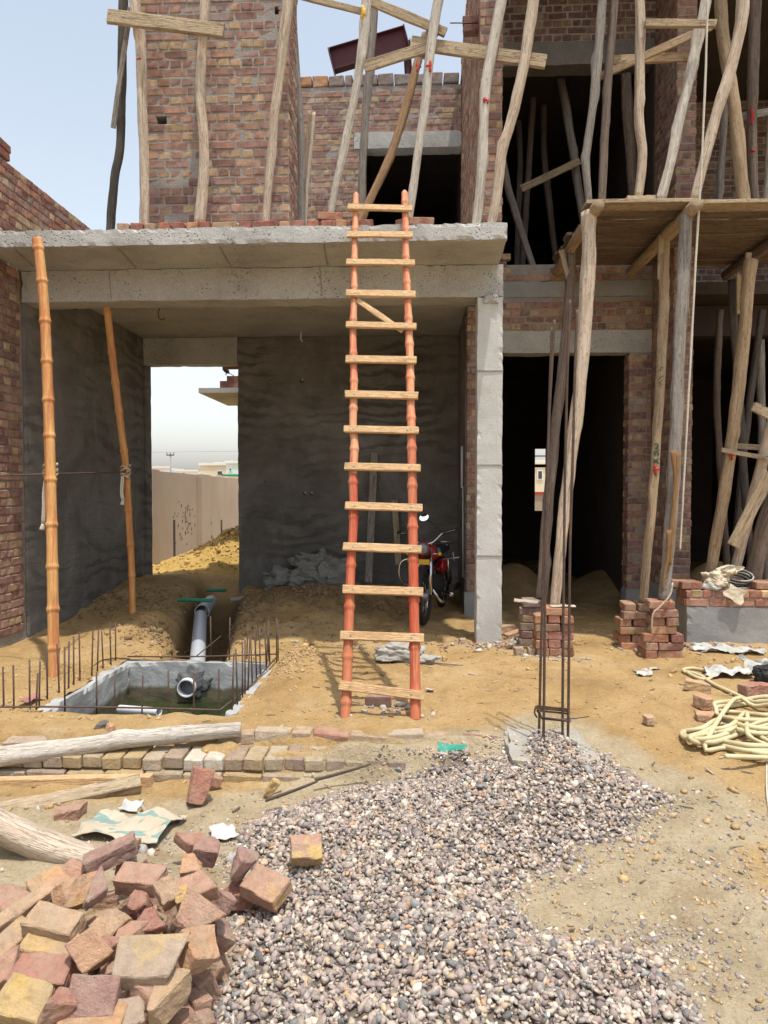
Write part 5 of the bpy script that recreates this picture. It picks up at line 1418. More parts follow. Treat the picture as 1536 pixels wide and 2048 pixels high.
# ---------------------------------------------------------------- broken pieces
def chunk(L, Wd, H, cuts, seed, bev=0.004, rough=0.008):
    r = random.Random(seed)
    bm = bmesh.new()
    box_bm(bm, -L / 2, L / 2, -Wd / 2, Wd / 2, -H / 2, H / 2)
    for v in bm.verts:
        v.co += Vector((r.uniform(-1, 1) * 0.006, r.uniform(-1, 1) * 0.005, r.uniform(-1, 1) * 0.004))
    for c in range(cuts):
        if c == 0:
            no = Vector((1, r.uniform(-0.7, 0.7), r.uniform(-0.4, 0.4))).normalized(); p = Vector((L * r.uniform(0.18, 0.38), 0, 0))
        elif c == 1:
            no = Vector((-1, r.uniform(-1.2, 1.2), r.uniform(-0.6, 0.6))).normalized(); p = Vector((-L * r.uniform(0.22, 0.42), 0, 0))
        else:
            no = Vector((r.uniform(-1, 1), r.choice((-1, 1)), r.uniform(-0.8, 0.8))).normalized(); p = no * Wd * r.uniform(0.28, 0.42)
        g = bm.verts[:] + bm.edges[:] + bm.faces[:]
        bmesh.ops.bisect_plane(bm, geom=g, plane_co=p, plane_no=no, clear_outer=True)
        be = [e for e in bm.edges if e.is_boundary]
        if be:
            bmesh.ops.contextual_create(bm, geom=be)
    bmesh.ops.bevel(bm, geom=bm.edges[:], offset=bev, segments=1, affect='EDGES')
    bmesh.ops.triangulate(bm, faces=[f for f in bm.faces if len(f.verts) > 4])
    bmesh.ops.subdivide_edges(bm, edges=[e for e in bm.edges if e.calc_length() > 0.022], cuts=4, use_grid_fill=True)
    for v in bm.verts:
        v.co += noise.noise_vector(v.co * 20 + Vector((seed * 3.1, 0, 0))) * rough * 0.42 + noise.noise_vector(v.co * 60 + Vector((seed, 0, 0))) * rough * 0.45 + noise.noise_vector(v.co * 130 + Vector((seed, 4, 0))) * rough * 0.28
    bmesh.ops.recalc_face_normals(bm, faces=bm.faces[:])
    me = bpy.data.meshes.new('broken_brick')
    bm.to_mesh(me); bm.free()
    me.materials.append(MT['broken'])
    return me
SZ_ = 0.80
def piece(label, u, v, z, dims, rot, col, yel=0.0, cuts=1, seed=0, name='broken_brick', group='broken bricks of the heap by the gravel'):
    o = bpy.data.objects.new(name, chunk(dims[0] * SZ_, dims[1] * SZ_, dims[2] * (0.5 + 0.5 * SZ_), cuts, seed))
    o.location = R(u, v, z)
    o.rotation_euler = Euler([rad(a) for a in rot], 'XYZ')
    C.objects.link(o)
    return tag(o, label, 'brick', group, color=(*col, yel))
PK, OR, PU, TN, RD, GY_, YL = (0.50, 0.285, 0.20), (0.56, 0.32, 0.185), (0.38, 0.225, 0.185), (0.54, 0.355, 0.225), (0.42, 0.20, 0.145), (0.46, 0.345, 0.255), (0.58, 0.40, 0.19)
HB = FRONT
HEAP = [
    ('long purplish brick leaning over the end of the round log', 222, 1708, .10, (.25, .10, .075), (8, -18, 24), PU, .0, 0),
    ('grey mortar slab tucked under the long purplish brick', 268, 1730, .02, (.14, .12, .06), (0, 6, 70), GY_, .0, 1),
    ('orange slab at the heap edge below the round log', 112, 1765, .05, (.23, .12, .07), (28, -10, 42), OR, .2, 1),
    ('tall peach brick with yellow foot standing in the heap', 160, 1786, .10, (.22, .12, .075), (52, 12, 62), OR, .7, 1),
    ('grey-mauve broken end resting on the tall peach brick', 192, 1772, .16, (.15, .11, .06), (30, -14, 52), PU, .0, 2),
    ('wedge of reddish brick beside the long thin strip', 36, 1800, .02, (.22, .11, .07), (24, -16, 36), PK, .0, 2),
    ('long thin strip of brick sloping into the heap', 46, 1822, .06, (.28, .07, .07), (16, -20, 42), TN, .3, 0),
    ('broad tan brick lying flat near the heap edge', 108, 1850, .09, (.23, .12, .075), (14, 4, -12), TN, .4, 0),
    ('yellowish brick under the broad tan brick', 100, 1898, .04, (.22, .12, .075), (12, 4, -6), TN, .6, 0),
    ('flat brick with a red smear across its face', 86, 1950, .05, (.23, .11, .07), (18, 0, -2), (0.46, 0.22, 0.16), .0, 0),
    ('big pinkish chunk standing among the tan bricks', 182, 1900, .11, (.19, .13, .085), (48, -20, 40), PK, .2, 2),
    ('largest flat slab with grey and yellow face', 302, 1924, .10, (.26, .17, .07), (24, 4, 10), GY_, .5, 1),
    ('orange brick under the rim of the largest slab', 402, 1898, .06, (.20, .15, .08), (30, 22, 58), OR, .2, 1),
    ('mauve brick with a bright yellow side', 282, 1760, .10, (.22, .12, .075), (12, 0, -8), PK, .95, 0),
    ('rough tan half brick leaning on the yellow-sided brick', 336, 1782, .12, (.15, .11, .075), (40, -20, 30), TN, .0, 2),
    ('pink brick with a pale yellow broken end', 402, 1774, .12, (.23, .12, .075), (22, -10, 22), PK, .9, 1),
    ('large wedge-shaped brick with smooth mauve face', 396, 1830, .09, (.21, .13, .09), (46, 24, -20), PK, .4, 2),
    ('orange block end up behind the pink brick', 392, 1738, .09, (.13, .11, .08), (20, 0, 10), OR, .0, 1),
    ('mauve lump at the gravel side of the heap', 488, 1730, .04, (.15, .12, .10), (20, 30, 40), PU, .0, 3),
    ('grey-mauve lump at the back of the heap', 418, 1705, .02, (.17, .12, .09), (10, 12, 12), PU, .0, 3),
    ('dark red sliver at the back of the heap', 388, 1686, -.05, (.22, .09, .06), (20, 10, 20), RD, .0, 2),
    ('dark red lump in the hollow of the heap', 280, 1814, .05, (.12, .10, .075), (20, 14, 0), RD, .0, 3),
    ('thin three-cornered flake in the hollow', 298, 1842, .05, (.14, .10, .04), (36, 0, 24), (0.42, 0.2, 0.15), .0, 2),
    ('yellowish slab beside the hollow', 222, 1848, .06, (.15, .11, .06), (26, -28, 48), TN, .8, 1),
    ('small pink half brick below the hollow', 265, 1874, .03, (.12, .10, .07), (10, 0, 8), PK, .0, 1),
    ('small ribbed red stub between pink chunk and slab', 224, 1888, .05, (.09, .07, .06), (20, -10, 40), RD, .0, 1),
    ('squarish mauve brick face down on the gravel edge', 532, 1775, -.02, (.21, .15, .075), (20, 8, -26), PK, .5, 0),
    ('squarish brick with yellow rim lying on the gravel', 612, 1700, -.02, (.17, .14, .075), (34, 4, 14), PK, .9, 0),
    ('pale wedge at the picture edge of the heap', 20, 1942, .02, (.20, .11, .08), (20, -20, 40), PK, .3, 1),
    ('tan slab sliding under the long thin strip', 16, 1892, .0, (.22, .11, .07), (10, -24, 52), TN, .4, 0),
    ('bright yellow brick at the bottom of the heap', 62, 2008, .03, (.25, .14, .08), (24, 4, -12), YL, .9, 1),
    ('rounded red lump on the bright yellow brick', 114, 2008, .07, (.12, .11, .09), (10, 20, 30), RD, .0, 3),
    ('purple slab set on edge at the bottom', 188, 1996, .06, (.17, .14, .08), (46, 4, 6), PU, .0, 0),
    ('pink broken end beside the mortared brick', 288, 2004, .02, (.12, .12, .10), (30, 10, 20), PK, .0, 2),
    ('tan brick with grey mortar still on its side', 340, 1996, .02, (.13, .16, .10), (20, 4, 6), TN, .2, 1),
    ('peach flat brick cut by the lower picture edge', 186, 2046, .02, (.23, .12, .07), (10, 0, 4), OR, .2, 0),
    ('grey-tan lump cut by the lower picture edge', 262, 2038, .0, (.14, .11, .08), (20, 10, 30), GY_, .0, 2),
    ('mauve chip wedged between orange brick and gravel', 440, 1868, .0, (.12, .09, .08), (20, 40, 20), PU, .0, 2),
    ('dusty lump beside the large wedge-shaped brick', 444, 1806, .0, (.13, .11, .09), (10, 30, 40), PU, .0, 3),
    ('peach chip between sack and heap', 258, 1692, -.12, (.13, .08, .05), (8, 4, 10), OR, .0, 1),
    ('pinkish slab showing behind the tall peach brick', 140, 1752, .03, (.2, .11, .07), (20, -24, 48), PK, .0, 1),
    ('low buried brick under the mauve brick face', 470, 1790, -.08, (.16, .12, .08), (10, 10, 20), RD, .0, 2),
]
for i, (lb, u, v, z, dm, rt, c, yl, ct) in enumerate(HEAP):
    piece(lb, u, v, z, dm, rt, c, yl, ct, 300 + i)
# low core of brick rubble that the heap rests on
cz = []
bm = bmesh.new()
q = random.Random(19)
for i in range(95):
    me_ = chunk(q.uniform(.08, .2), q.uniform(.07, .12), q.uniform(.05, .08), 2, 700 + i % 12) if i < 12 else cz[i % 12]
    cz.append(me_)
    u, v = q.uniform(0, 430), q.uniform(1780, 2060)
    z = HB + 0.05 + 0.09 * math.exp(-((u - 230) / 170) ** 2 - ((v - 1890) / 110) ** 2) * q.random()
    mm = Matrix.Translation(R(u, v, z)) @ Euler((q.uniform(0, 6), q.uniform(0, 6), q.uniform(0, 6))).to_matrix().to_4x4()
    t2 = bmesh.new(); t2.from_mesh(me_); t2.transform(mm)
    tmp = bpy.data.meshes.new('t'); t2.to_mesh(tmp); t2.free(); bm.from_mesh(tmp); bpy.data.meshes.remove(tmp)
rub = bm_obj('brick_rubble', bm, 'broken', None, R(230, 1890, HB))
tag(rub, 'small broken brick rubble filling the base of the heap', 'rubble', kind='stuff', color=(0.44, 0.26, 0.185, 0.25))

SZ_ = 0.95
EX = 'single bricks lying about the yard'
piece('red broken brick standing tilted before the brick edging', 402, 1572, FRONT + 0.10, (.13, .115, .19), (-16, 14, 24), (0.44, 0.20, 0.14), 0, 1, 401, group=EX)
piece('small red chip behind the tilted red brick', 432, 1562, FRONT + 0.05, (.07, .06, .06), (0, 20, 10), (0.42, 0.2, 0.13), 0, 1, 402, group=EX)
piece('thin yellow chip standing by the gravel edge', 543, 1577, FRONT + 0.05, (.05, .04, .11), (10, 30, 10), YL, .4, 0, 403, group=EX)
piece('purple half-buried brick just behind the lowest rung', 758, 1402, .02, (.19, .1, .075), (0, 0, -6), PU, 0, 0, 404, group=EX)
piece('yellow brick lying by the hose coil', 1396, 1372, .04, (.2, .11, .08), (0, 4, -24), TN, .4, 1, 405, group=EX)
piece('pinkish squared brick between hose and yard', 1412, 1405, .04, (.13, .12, .085), (0, 6, 20), OR, .1, 1, 406, group=EX)
piece('flat red brick at the edge of the hose coil', 1414, 1434, .02, (.15, .1, .05), (0, 0, -10), OR, 0, 1, 407, group=EX)
piece('small brick stub alone in the open yard', 1300, 1440, .02, (.08, .07, .06), (0, 0, 10), TN, 0, 1, 408, group=EX)
piece('dark red brick by the white plastic sheet', 1502, 1378, .04, (.18, .1, .08), (0, 0, 20), RD, 0, 1, 409, group=EX)
piece('second dark red brick at the picture edge', 1530, 1378, .04, (.15, .1, .08), (0, 0, -10), RD, 0, 1, 410, group=EX)
piece('tan brick leaning against the foot of the column', 1012, 1257, .06, (.2, .1, .07), (0, -6, 12), TN, 0, 0, 411, group=EX)
piece('orange-tan brick fallen beside the barked post stack', 1027, 1270, .04, (.19, .1, .07), (0, -14, 20), OR, 0, 0, 412, group=EX)
piece('grey half brick lying before the column stack', 1041, 1302, .03, (.12, .1, .08), (0, 0, 10), GY_, 0, 1, 413, group=EX)
piece('small grey brick end against the stack', 1062, 1303, .03, (.07, .1, .08), (0, 0, 0), GY_, 0, 0, 414, group=EX)
piece('small brick by the foot of the porch column', 928, 1283, .03, (.09, .08, .06), (0, 0, 10), GY_, 0, 1, 415, group=EX)
piece('pink stone lying on the front rim of the tank', 222, 1460, .0, (.10, .08, .08), (0, 0, 10), OR, 0, 2, 416, group=EX)
piece('dark wet block on the front rim of the tank', 200, 1462, -.04, (.16, .1, .12), (0, 0, 10), (0.12, 0.11, 0.09), 0, 2, 417, group=EX)
piece('grey stone set in the yard beside the sack', 361, 1642, FRONT + 0.01, (.05, .05, .04), (0, 0, 10), (0.25, 0.24, 0.24), 0, 3, 418, group=EX)
piece('red brick wedged under the squared timber', 150, 1625, FRONT + 0.03, (.2, .1, .07), (0, -6, 22), (0.42, 0.24, 0.17), 0, 1, 419, group=EX)
piece('grey slab beside the tank rim under the white log', 62, 1487, -.03, (.3, .14, .06), (0, 0, 4), GY_, 0, 1, 420, group=EX)
piece('flat grey board end on top of the barked post stack', 1052, 1203, tB + 0.012, (.24, .12, .02), (0, 3, -8), (0.5, 0.44, 0.36), 0, 0, 421, group=EX, name='board_scrap')
piece('thin pale slat on top of the pale post stack', 1125, 1212, tA + 0.008, (.24, .07, .016), (0, 0, 0), (0.58, 0.5, 0.4), 0, 0, 422, group=EX, name='board_scrap')

# ---------------------------------------------------------------- brick edging along the yard
kerb = empty('brick_edging', (-2.4, 4.2, FRONT), 'straight edging of bricks laid side by side along the yard', 'brick edging')
q = random.Random(31)
KC = [(0.40, 0.31, 0.21), (0.44, 0.33, 0.20), (0.36, 0.27, 0.20), (0.46, 0.37, 0.26), (0.33, 0.24, 0.19), (0.45, 0.32, 0.16)]
HEADF = [centred_brick(0.112, 0.226, 0.074, 240 + i) for i in range(4)]
x = R(-60, 1530, -0.06).x
i = 0
while x < R(800, 1530, -0.06).x:
    o = bpy.data.objects.new('brick', HEADF[q.randrange(4)])
    y = 4.20 + 0.113 + q.uniform(-.008, .008) + 0.03 * (x + 1.5) * 0.3
    o.matrix_world = Matrix.Translation((x + 0.058, y, -0.092 + q.uniform(-.006, .006))) @ Matrix.Rotation(q.uniform(-.03, .03), 4, 'Z')
    c = q.choice(KC)
    if abs(x + 1.33) < 0.13: c = (0.62, 0.56, 0.46)
    o.color = (*c, 0.15)
    C.objects.link(o); o.parent = kerb; o.matrix_parent_inverse = Matrix.Translation(-kerb.location)
    x += 0.1145 + q.uniform(0.004, 0.012); i += 1
x = R(-60, 1570, -0.15).x
while x < R(640, 1570, -0.15).x:
    o = bpy.data.objects.new('brick', FULL[q.randrange(5)])
    y = 4.165 + 0.055 + q.uniform(-.006, .006) + 0.03 * (x + 1.5) * 0.3
    o.matrix_world = Matrix.Translation((x + 0.113, y, -0.172 + q.uniform(-.004, .004))) @ Matrix.Rotation(q.uniform(-.02, .02), 4, 'Z')
    o.color = (*q.choice(KC), 0.0)
    C.objects.link(o); o.parent = kerb; o.matrix_parent_inverse = Matrix.Translation(-kerb.location)
    x += 0.229 + q.uniform(0.004, 0.015)
kerb2 = empty('inner_edging', (-1.3, 4.6, 0), 'second row of half-buried bricks between tank and footing pad', 'brick edging')
x = R(372, 1490, 0).x
while x < R(1000, 1482, 0).x:
    ln = q.choice((FULL, FULL, HALF))
    o = bpy.data.objects.new('brick', ln[q.randrange(5)])
    t = (x - R(372, 1490, 0).x) / (R(1000, 1482, 0).x - R(372, 1490, 0).x)
    wd = 0.226 if ln is FULL else 0.118
    o.matrix_world = Matrix.Translation((x + wd / 2, 4.52 + 0.04 * t + q.uniform(-.02, .02), -0.024 + q.uniform(-.016, .010))) @ Matrix.Rotation(q.uniform(-.12, .12), 4, 'Z') @ Matrix.Rotation(q.uniform(-.08, .08), 4, 'Y') @ Matrix.Rotation(q.uniform(-.1, .1), 4, 'X')
    o.color = (*q.choice([(0.43, 0.3, 0.2), (0.46, 0.33, 0.22), (0.40, 0.2, 0.14), (0.5, 0.4, 0.29)] if t < 0.8 else [(0.33, 0.13, 0.11), (0.28, 0.12, 0.1)]), 0.1)
    C.objects.link(o); o.parent = kerb2; o.matrix_parent_inverse = Matrix.Translation(-kerb2.location)
    x += wd + q.uniform(0.003, 0.02)

# ---------------------------------------------------------------- low wall before the side room
LW = empty('low_wall', (2.75, 7.4, 0), 'low wall of brick courses on a grey concrete base', 'wall')
lx0, ly = W(1373, 1250, 7.36).x, 7.36
rough_box('concrete_base', lx0, 6.3, ly, ly + 0.40, -0.2, 0.372, 'concrete_grey', LW, 0.06, 0.007, 0.015)
core = box('brick_body', lx0 + 0.002, 6.3, ly + 0.012, ly + 0.30, 0.373, 0.535, 'mortar', LW)
PALW = ([(0.36, 0.18, 0.12), (0.32, 0.14, 0.10), (0.40, 0.22, 0.14), (0.30, 0.15, 0.12)], [(0.46, 0.32, 0.18), (0.40, 0.25, 0.14), (0.36, 0.17, 0.11)])
brick_face(core, (lx0 - 0.01, ly + 0.0, 0), (1, 0, 0), (0, -1, 0), 3.2, 0.374, 0.374 + 2 * CR, seed=60, pal=PALW)
brick_face(core, (lx0 - 0.01, ly + 0.31, 0), (0, -1, 0), (-1, 0, 0), 0.30, 0.374, 0.374 + 2 * CR, seed=61, pal=PALW)
q = random.Random(5)
for (u0, u1, dp) in ((1345, 1362, 0.13), (1365, 1405, 0.02), (1514, 1548, 0.03), (1550, 1590, 0.03)):
    for yy in (0.0, 0.115):
        p0, p1 = W(u0, 1160, ly + dp).x, W(u1, 1160, ly + dp).x
        o = bpy.data.objects.new('brick', FULL[q.randrange(5)])
        o.matrix_world = Matrix.Translation(((p0 + p1) / 2, ly + dp + 0.055 + yy, 0.374 + 2 * CR + 0.04)) @ Matrix.Diagonal(((p1 - p0) / 0.226, 1, 1, 1))
        o.color = (*q.choice(PALW[0]), 0.0)
        C.objects.link(o); o.parent = core; o.matrix_parent_inverse = Matrix.Translation(-core.location)

# ---------------------------------------------------------------- timber lying in the yard
def log(label, px, w0, w1, Y0, Y1, mat, name='log', dz=0.0, rough=0.12, bumps=0.02, split=0.0):
    pts = []
    for i, (u, v) in enumerate(px):
        t = i / (len(px) - 1)
        pts.append(W(u, v, Y0 + (Y1 - Y0) * t) + Vector((0, 0, dz)))
    ra, rb = w0 * 0.5 * Y0 / FPX, w1 * 0.5 * Y1 / FPX
    v_, f_, tc_, _, _ = tube_data(pts, lambda t, s: ra + (rb - ra) * t, 18, 0.04, rough, bumps, rnd.uniform(0, 40), split=split)
    return tag(mesh_obj(name, v_, f_, mat, None, pts[0], True, tc_), label, 'log', 'timber lying in the yard')
log('long bleached log lying along the tank rim', [(-90, 1530), (0, 1513), (120, 1501), (250, 1480), (370, 1467), (482, 1458)], 46, 30, 4.10, 4.46, 'wood_white', split=0.0)
log('thick peeled log running under the brick heap', [(-110, 1600), (0, 1652), (90, 1690), (170, 1716), (225, 1728)], 58, 62, 3.3, 3.18, 'wood_pale', rough=0.10, bumps=0.03)
a, b = W(-60, 1646, 3.66), W(280, 1571, 4.02)
plank('timber', a, b, 0.095, 0.115, 'plank_old', 'squared weathered timber lying across the yard', 'timber', 'timber lying in the yard', nrm=Vector((0, -0.5, 1)), warp=0.014)
a, b = W(-60, 1576, 4.06), W(304, 1568, 4.10)
plank('timber', a, b, 0.055, 0.11, 'plank_new', 'smooth brown plank on edge against the brick edging', 'plank', 'timber lying in the yard', nrm=Vector((0, 0, 1)), warp=0.005)
a, b = W(-50, 1602, 3.95), W(60, 1592, 3.95)
plank('timber', a, b, 0.05, 0.04, 'plank_old', 'thin batten under the squared timber', 'batten', 'timber lying in the yard', nrm=Vector((0, 0, 1)))
for j, (ua, va, ub, vb) in enumerate(((1062 / 2, 1300 + 602 / 2, 1270 / 2, 1300 + 525 / 2), (630, 1560, 742, 1528))):
    a, b = R(ua, va, FRONT + 0.06), R(ub, vb, FRONT + 0.13)
    o = tube('thin_branch', [a, (a + b) / 2 + Vector((0, 0.02, -0.01)), b], 0.010, 0.006, 'wood_bark', None, 8, 0.04, 0.2)
    tag(o, ('dark curved branch lying on the gravel edge', 'thinner end of branch rising over the gravel')[j], 'branch')
for j, (pa, pb) in enumerate((((285, 1613), (302, 1640)), ((838, 1322), (925, 1330)))):
    o = tube('splinter', [R(*pa, FRONT + .02 if j == 0 else .02), R(*pb, FRONT + .02 if j == 0 else .015)], 0.012, 0.007, 'wood_pale', None, 6, 0.03, 0.3)
    tag(o, ('pale splinter of wood beside the white paper scrap', 'thin stick lying beside the folded sacks')[j], 'stick')

# ---------------------------------------------------------------- cloth, paper and plastic
def crumple(name, label, c, sx, sy, h, mat, rz=0.0, seed=0, cat='sheet', group='scraps of sheet', n=26, tilt=(0, 0), follow=True, thick=0.003, freq=7.0):
    r = random.Random(seed)
    verts, faces = [], []
    m = Euler((tilt[0], tilt[1], rz)).to_matrix()
    for i in range(n + 1):
        for j in range(n + 1):
            a, b = i / n - 0.5, j / n - 0.5
            k_ = 1 + 0.30 * noise.noise(Vector((2.2 * a, 2.2 * b, seed)))
            p = Vector((a * sx * k_, b * sy * k_, 0))
            e = noise.noise(Vector((p.x * freq, p.y * freq, seed * 1.3)))
            e2 = abs(noise.noise(Vector((p.x * freq * 2.1 + 4, p.y * freq * 2.1, seed))))
            p.z = h * (0.35 + 0.9 * e + 0.5 * (0.5 - e2))
            p.x += 0.6 * h * noise.noise(Vector((p.x * freq, p.y * freq, seed + 20))); p.y += 0.6 * h * noise.noise(Vector((p.x * freq, p.y * freq, seed + 40)))
            verts.append(Vector(c) + m @ p)
    if follow:
        gz = gh(np.array([v.x for v in verts]), np.array([v.y for v in verts])) - g1(c[0], c[1])
        verts = [v + Vector((0, 0, float(z))) for v, z in zip(verts, gz)]
    for i in range(n):
        for j in range(n):
            a = i * (n + 1) + j
            faces.append((a, a + n + 1, a + n + 2, a + 1))
    o = mesh_obj(name, verts, faces, mat, None, c)
    sm = o.modifiers.new('thickness', 'SOLIDIFY'); sm.thickness = thick
    return tag(o, label, cat, group)
c = R(258, 1655, FRONT + 0.02)
crumple('cement_sack', 'empty printed cement sack lying flat behind the heap', (c.x, c.y, g1(c.x, c.y) + 0.012), 0.46, 0.30, 0.045, 'printed_sack', -0.12, 3, 'sack', freq=6.5)
def scrap(label, u, v, sx, sy, h, mat, seed, rz=0.0, name='plastic_scrap', cat='scrap', z=None):
    p = G(u, v)
    crumple(name, label, (p.x, p.y, (p.z if z is None else z) + 0.004), sx, sy, h, mat, rz, seed, cat, n=30, freq=9)
scrap('white crumpled paper scrap beside the printed sack', 260, 1615, 0.11, 0.12, 0.03, 'plastic_white', 11, name='paper_scrap')
scrap('white twisted plastic strip between heap and gravel', 448, 1672, 0.10, 0.13, 0.04, 'plastic_white', 12, 0.6)
scrap('turquoise plastic scrap before the footing pad', 908, 1499, 0.19, 0.06, 0.012, 'plastic_green', 13)
scrap('white plastic sheet crumpled beyond the hose', 1455, 1352, 0.36, 0.22, 0.07, 'plastic_white', 14)
scrap('greyish plastic bag at the picture edge beyond the hose', 1520, 1345, 0.28, 0.26, 0.11, 'plastic_grey', 15)
scrap('long torn sheet lying before the low wall', 1462, 1306, 0.55, 0.20, 0.06, 'plastic_grey', 16, -0.2)
scrap('frayed white scrap before the bark-torn post stack', 1405, 1302, 0.20, 0.10, 0.05, 'plastic_white', 17)
scrap('grey rag on the open ground', 1288, 1350, 0.14, 0.14, 0.05, 'plastic_grey', 18)
scrap('pale twist of cloth beside the grey rag', 1302, 1340, 0.16, 0.05, 0.03, 'plastic_white', 19)
scrap('white scrap by the foot of the ladder', 860, 1384, 0.06, 0.08, 0.03, 'plastic_white', 20)
scrap('bluish plastic scrap on top of the small earth heap', 590, 1284, 0.08, 0.05, 0.02, 'plastic_grey', 21)
scrap('pink cloth scrap among the tank rods', 62, 1406, 0.10, 0.14, 0.05, surf('pink cloth', [(0.32, 0.14, 0.13), (0.42, 0.22, 0.2)], 8), 22, name='cloth_scrap')
def sack(label, u, v, Y, sx, sy, sz, mat, seed, rz=0.0, cat='sack', z=None, wr=0.35, name='cement_sack', group='empty sacks by the rear wall'):
    p = W(u, v, Y)
    gz = g1(p.x, Y) if z is None else z
    bm = bmesh.new()
    bmesh.ops.create_icosphere(bm, subdivisions=5, radius=1.0)
    m = Matrix.Rotation(rz, 3, 'Z')
    for w in bm.verts:
        d = w.co.normalized()
        sq = Vector([math.copysign(abs(x_) ** 0.7, x_) for x_ in d])
        rr = 1 + wr * noise.noise(d * 1.7 + Vector((seed, 0, 0))) + wr * 0.55 * abs(noise.noise(d * 3.4 + Vector((seed, 5, 0)))) + wr * 0.22 * abs(noise.noise(d * 8 + Vector((seed, 5, 0)))) - wr * 0.3
        w.co = m @ Vector((sq.x * sx * rr, sq.y * sy * rr, sq.z * sz * rr)) + Vector((p.x, Y, max(gz + sz * 0.7, p.z)))
        if w.co.z < gz - 0.02: w.co.z = gz - 0.02
    return tag(bm_obj(name, bm, mat, None, (p.x, Y, gz), True), label, cat, group)
sack('crumpled grey sack lowest in the row by the rear wall', 566, 1158, 10.15, 0.27, 0.16, 0.13, 'sack', 1.3, 0.2, wr=0.8)
sack('slumped grey sack in the middle of the row', 622, 1148, 10.2, 0.25, 0.16, 0.15, 'sack', 4.3, -0.1, wr=0.6)
sack('grey sack topping the row by the rear wall', 625, 1122, 10.3, 0.24, 0.14, 0.11, 'sack', 7.7, 0.1, wr=0.8)
sack('grey-green sack nearest the ladder in the row', 668, 1140, 10.2, 0.20, 0.15, 0.18, 'sack', 10.1, 0.3, wr=0.6)
sack('small knotted sack corner sticking up from the row', 645, 1108, 10.35, 0.06, 0.05, 0.08, 'sack', 12.5, wr=0.6)
sack('flat grey sack under the front of the row', 676, 1164, 10.0, 0.22, 0.12, 0.05, 'sack', 15.5, wr=0.5)
sack('folded pack of grey sacks half buried behind the ladder', 800, 1305, 6.5, 0.21, 0.12, 0.085, 'sack_pale', 18.4, -0.15, wr=0.45, group='sacks lying in the yard')
sack('flattened flap of sack beside the folded pack', 850, 1318, 6.45, 0.12, 0.10, 0.035, 'sack_pale', 19.4, -0.5, wr=0.4, group='sacks lying in the yard')
wb = empty('wrapped_bundle', W(1450, 1180, 7.5), 'cable coil wrapped in tan paper and film lying on the low wall', 'bundle')
def lump(name, u, v, Y, sx, sy, sz, mat, seed, rz, wr):
    p = W(u, v, Y)
    bm = bmesh.new()
    bmesh.ops.create_icosphere(bm, subdivisions=5, radius=1.0)
    m = Matrix.Rotation(rz, 3, 'Y')
    for w in bm.verts:
        d = w.co.normalized()
        rr = 1 + wr * noise.noise(d * 1.6 + Vector((seed, 0, 0))) + wr * 0.5 * abs(noise.noise(d * 4 + Vector((seed, 5, 0)))) + wr * 0.15 * noise.noise(d * 11 + Vector((seed, 5, 0)))
        w.co = m @ Vector((d.x * sx * rr, d.y * sy * rr, d.z * sz * rr)) + p
    return bm_obj(name, bm, mat, wb, p, True)
lump('paper_wrap', 1432, 1160, 7.46, 0.13, 0.10, 0.085, 'paper_bag', 3.1, 0.2, 0.45)
lump('paper_wrap', 1452, 1142, 7.48, 0.13, 0.10, 0.045, 'paper_bag', 8.1, -0.25, 0.5)
lump('film_wrap', 1424, 1172, 7.42, 0.09, 0.07, 0.055, 'plastic_grey', 5.1, 0.0, 0.3)
for i in range(6):
    c_ = W(1478 - i * 2, 1150 + i * 2.2, 7.46 + 0.012 * i)
    pts = [c_ + Vector((0.145 * math.cos(a_) , 0.02 * math.sin(a_ * 2 + i), 0.058 * math.sin(a_) + 0.05 * math.cos(a_) * -0.35)) for a_ in [2 * math.pi * q_ / 16 for q_ in range(17)]]
    tube('cable_turn', pts, 0.008, None, 'black' if i % 2 else 'plastic_grey', wb, 7, 0.03)
p = W(1470, 1188, 7.33)
crumple('paper_flap', 'x', (p.x, 7.33, p.z), 0.20, 0.15, 0.02, 'paper_bag', 0.0, 31, 'paper', n=16, tilt=(1.35, 0.5), follow=False)
fl = [o for o in bpy.data.objects if o.name.startswith('paper_flap')][-1]
for k_ in ('label', 'category', 'group'): del fl[k_]
fl.parent = wb; fl.matrix_parent_inverse = Matrix.Translation(-wb.location)
sack('black bag corner at the picture edge by the hose', 1530, 1350, 5.9, 0.08, 0.08, 0.08, 'black', 33.0, group='sacks lying in the yard')

# planks leaning in the porch
plank_px('tall grey plank leaning on the rear wall', (749, 905), (737, 1165), 10.42, 10.05, 0.10, 0.035, 'wood_grey', group='planks leaning in the porch', name='leaning_plank')
plank_px('shorter pale plank leaning beside the motorcycle', (789, 1000), (797, 1130), 10.42, 10.15, 0.085, 0.035, 'plank_old', group='planks leaning in the porch', name='leaning_plank')

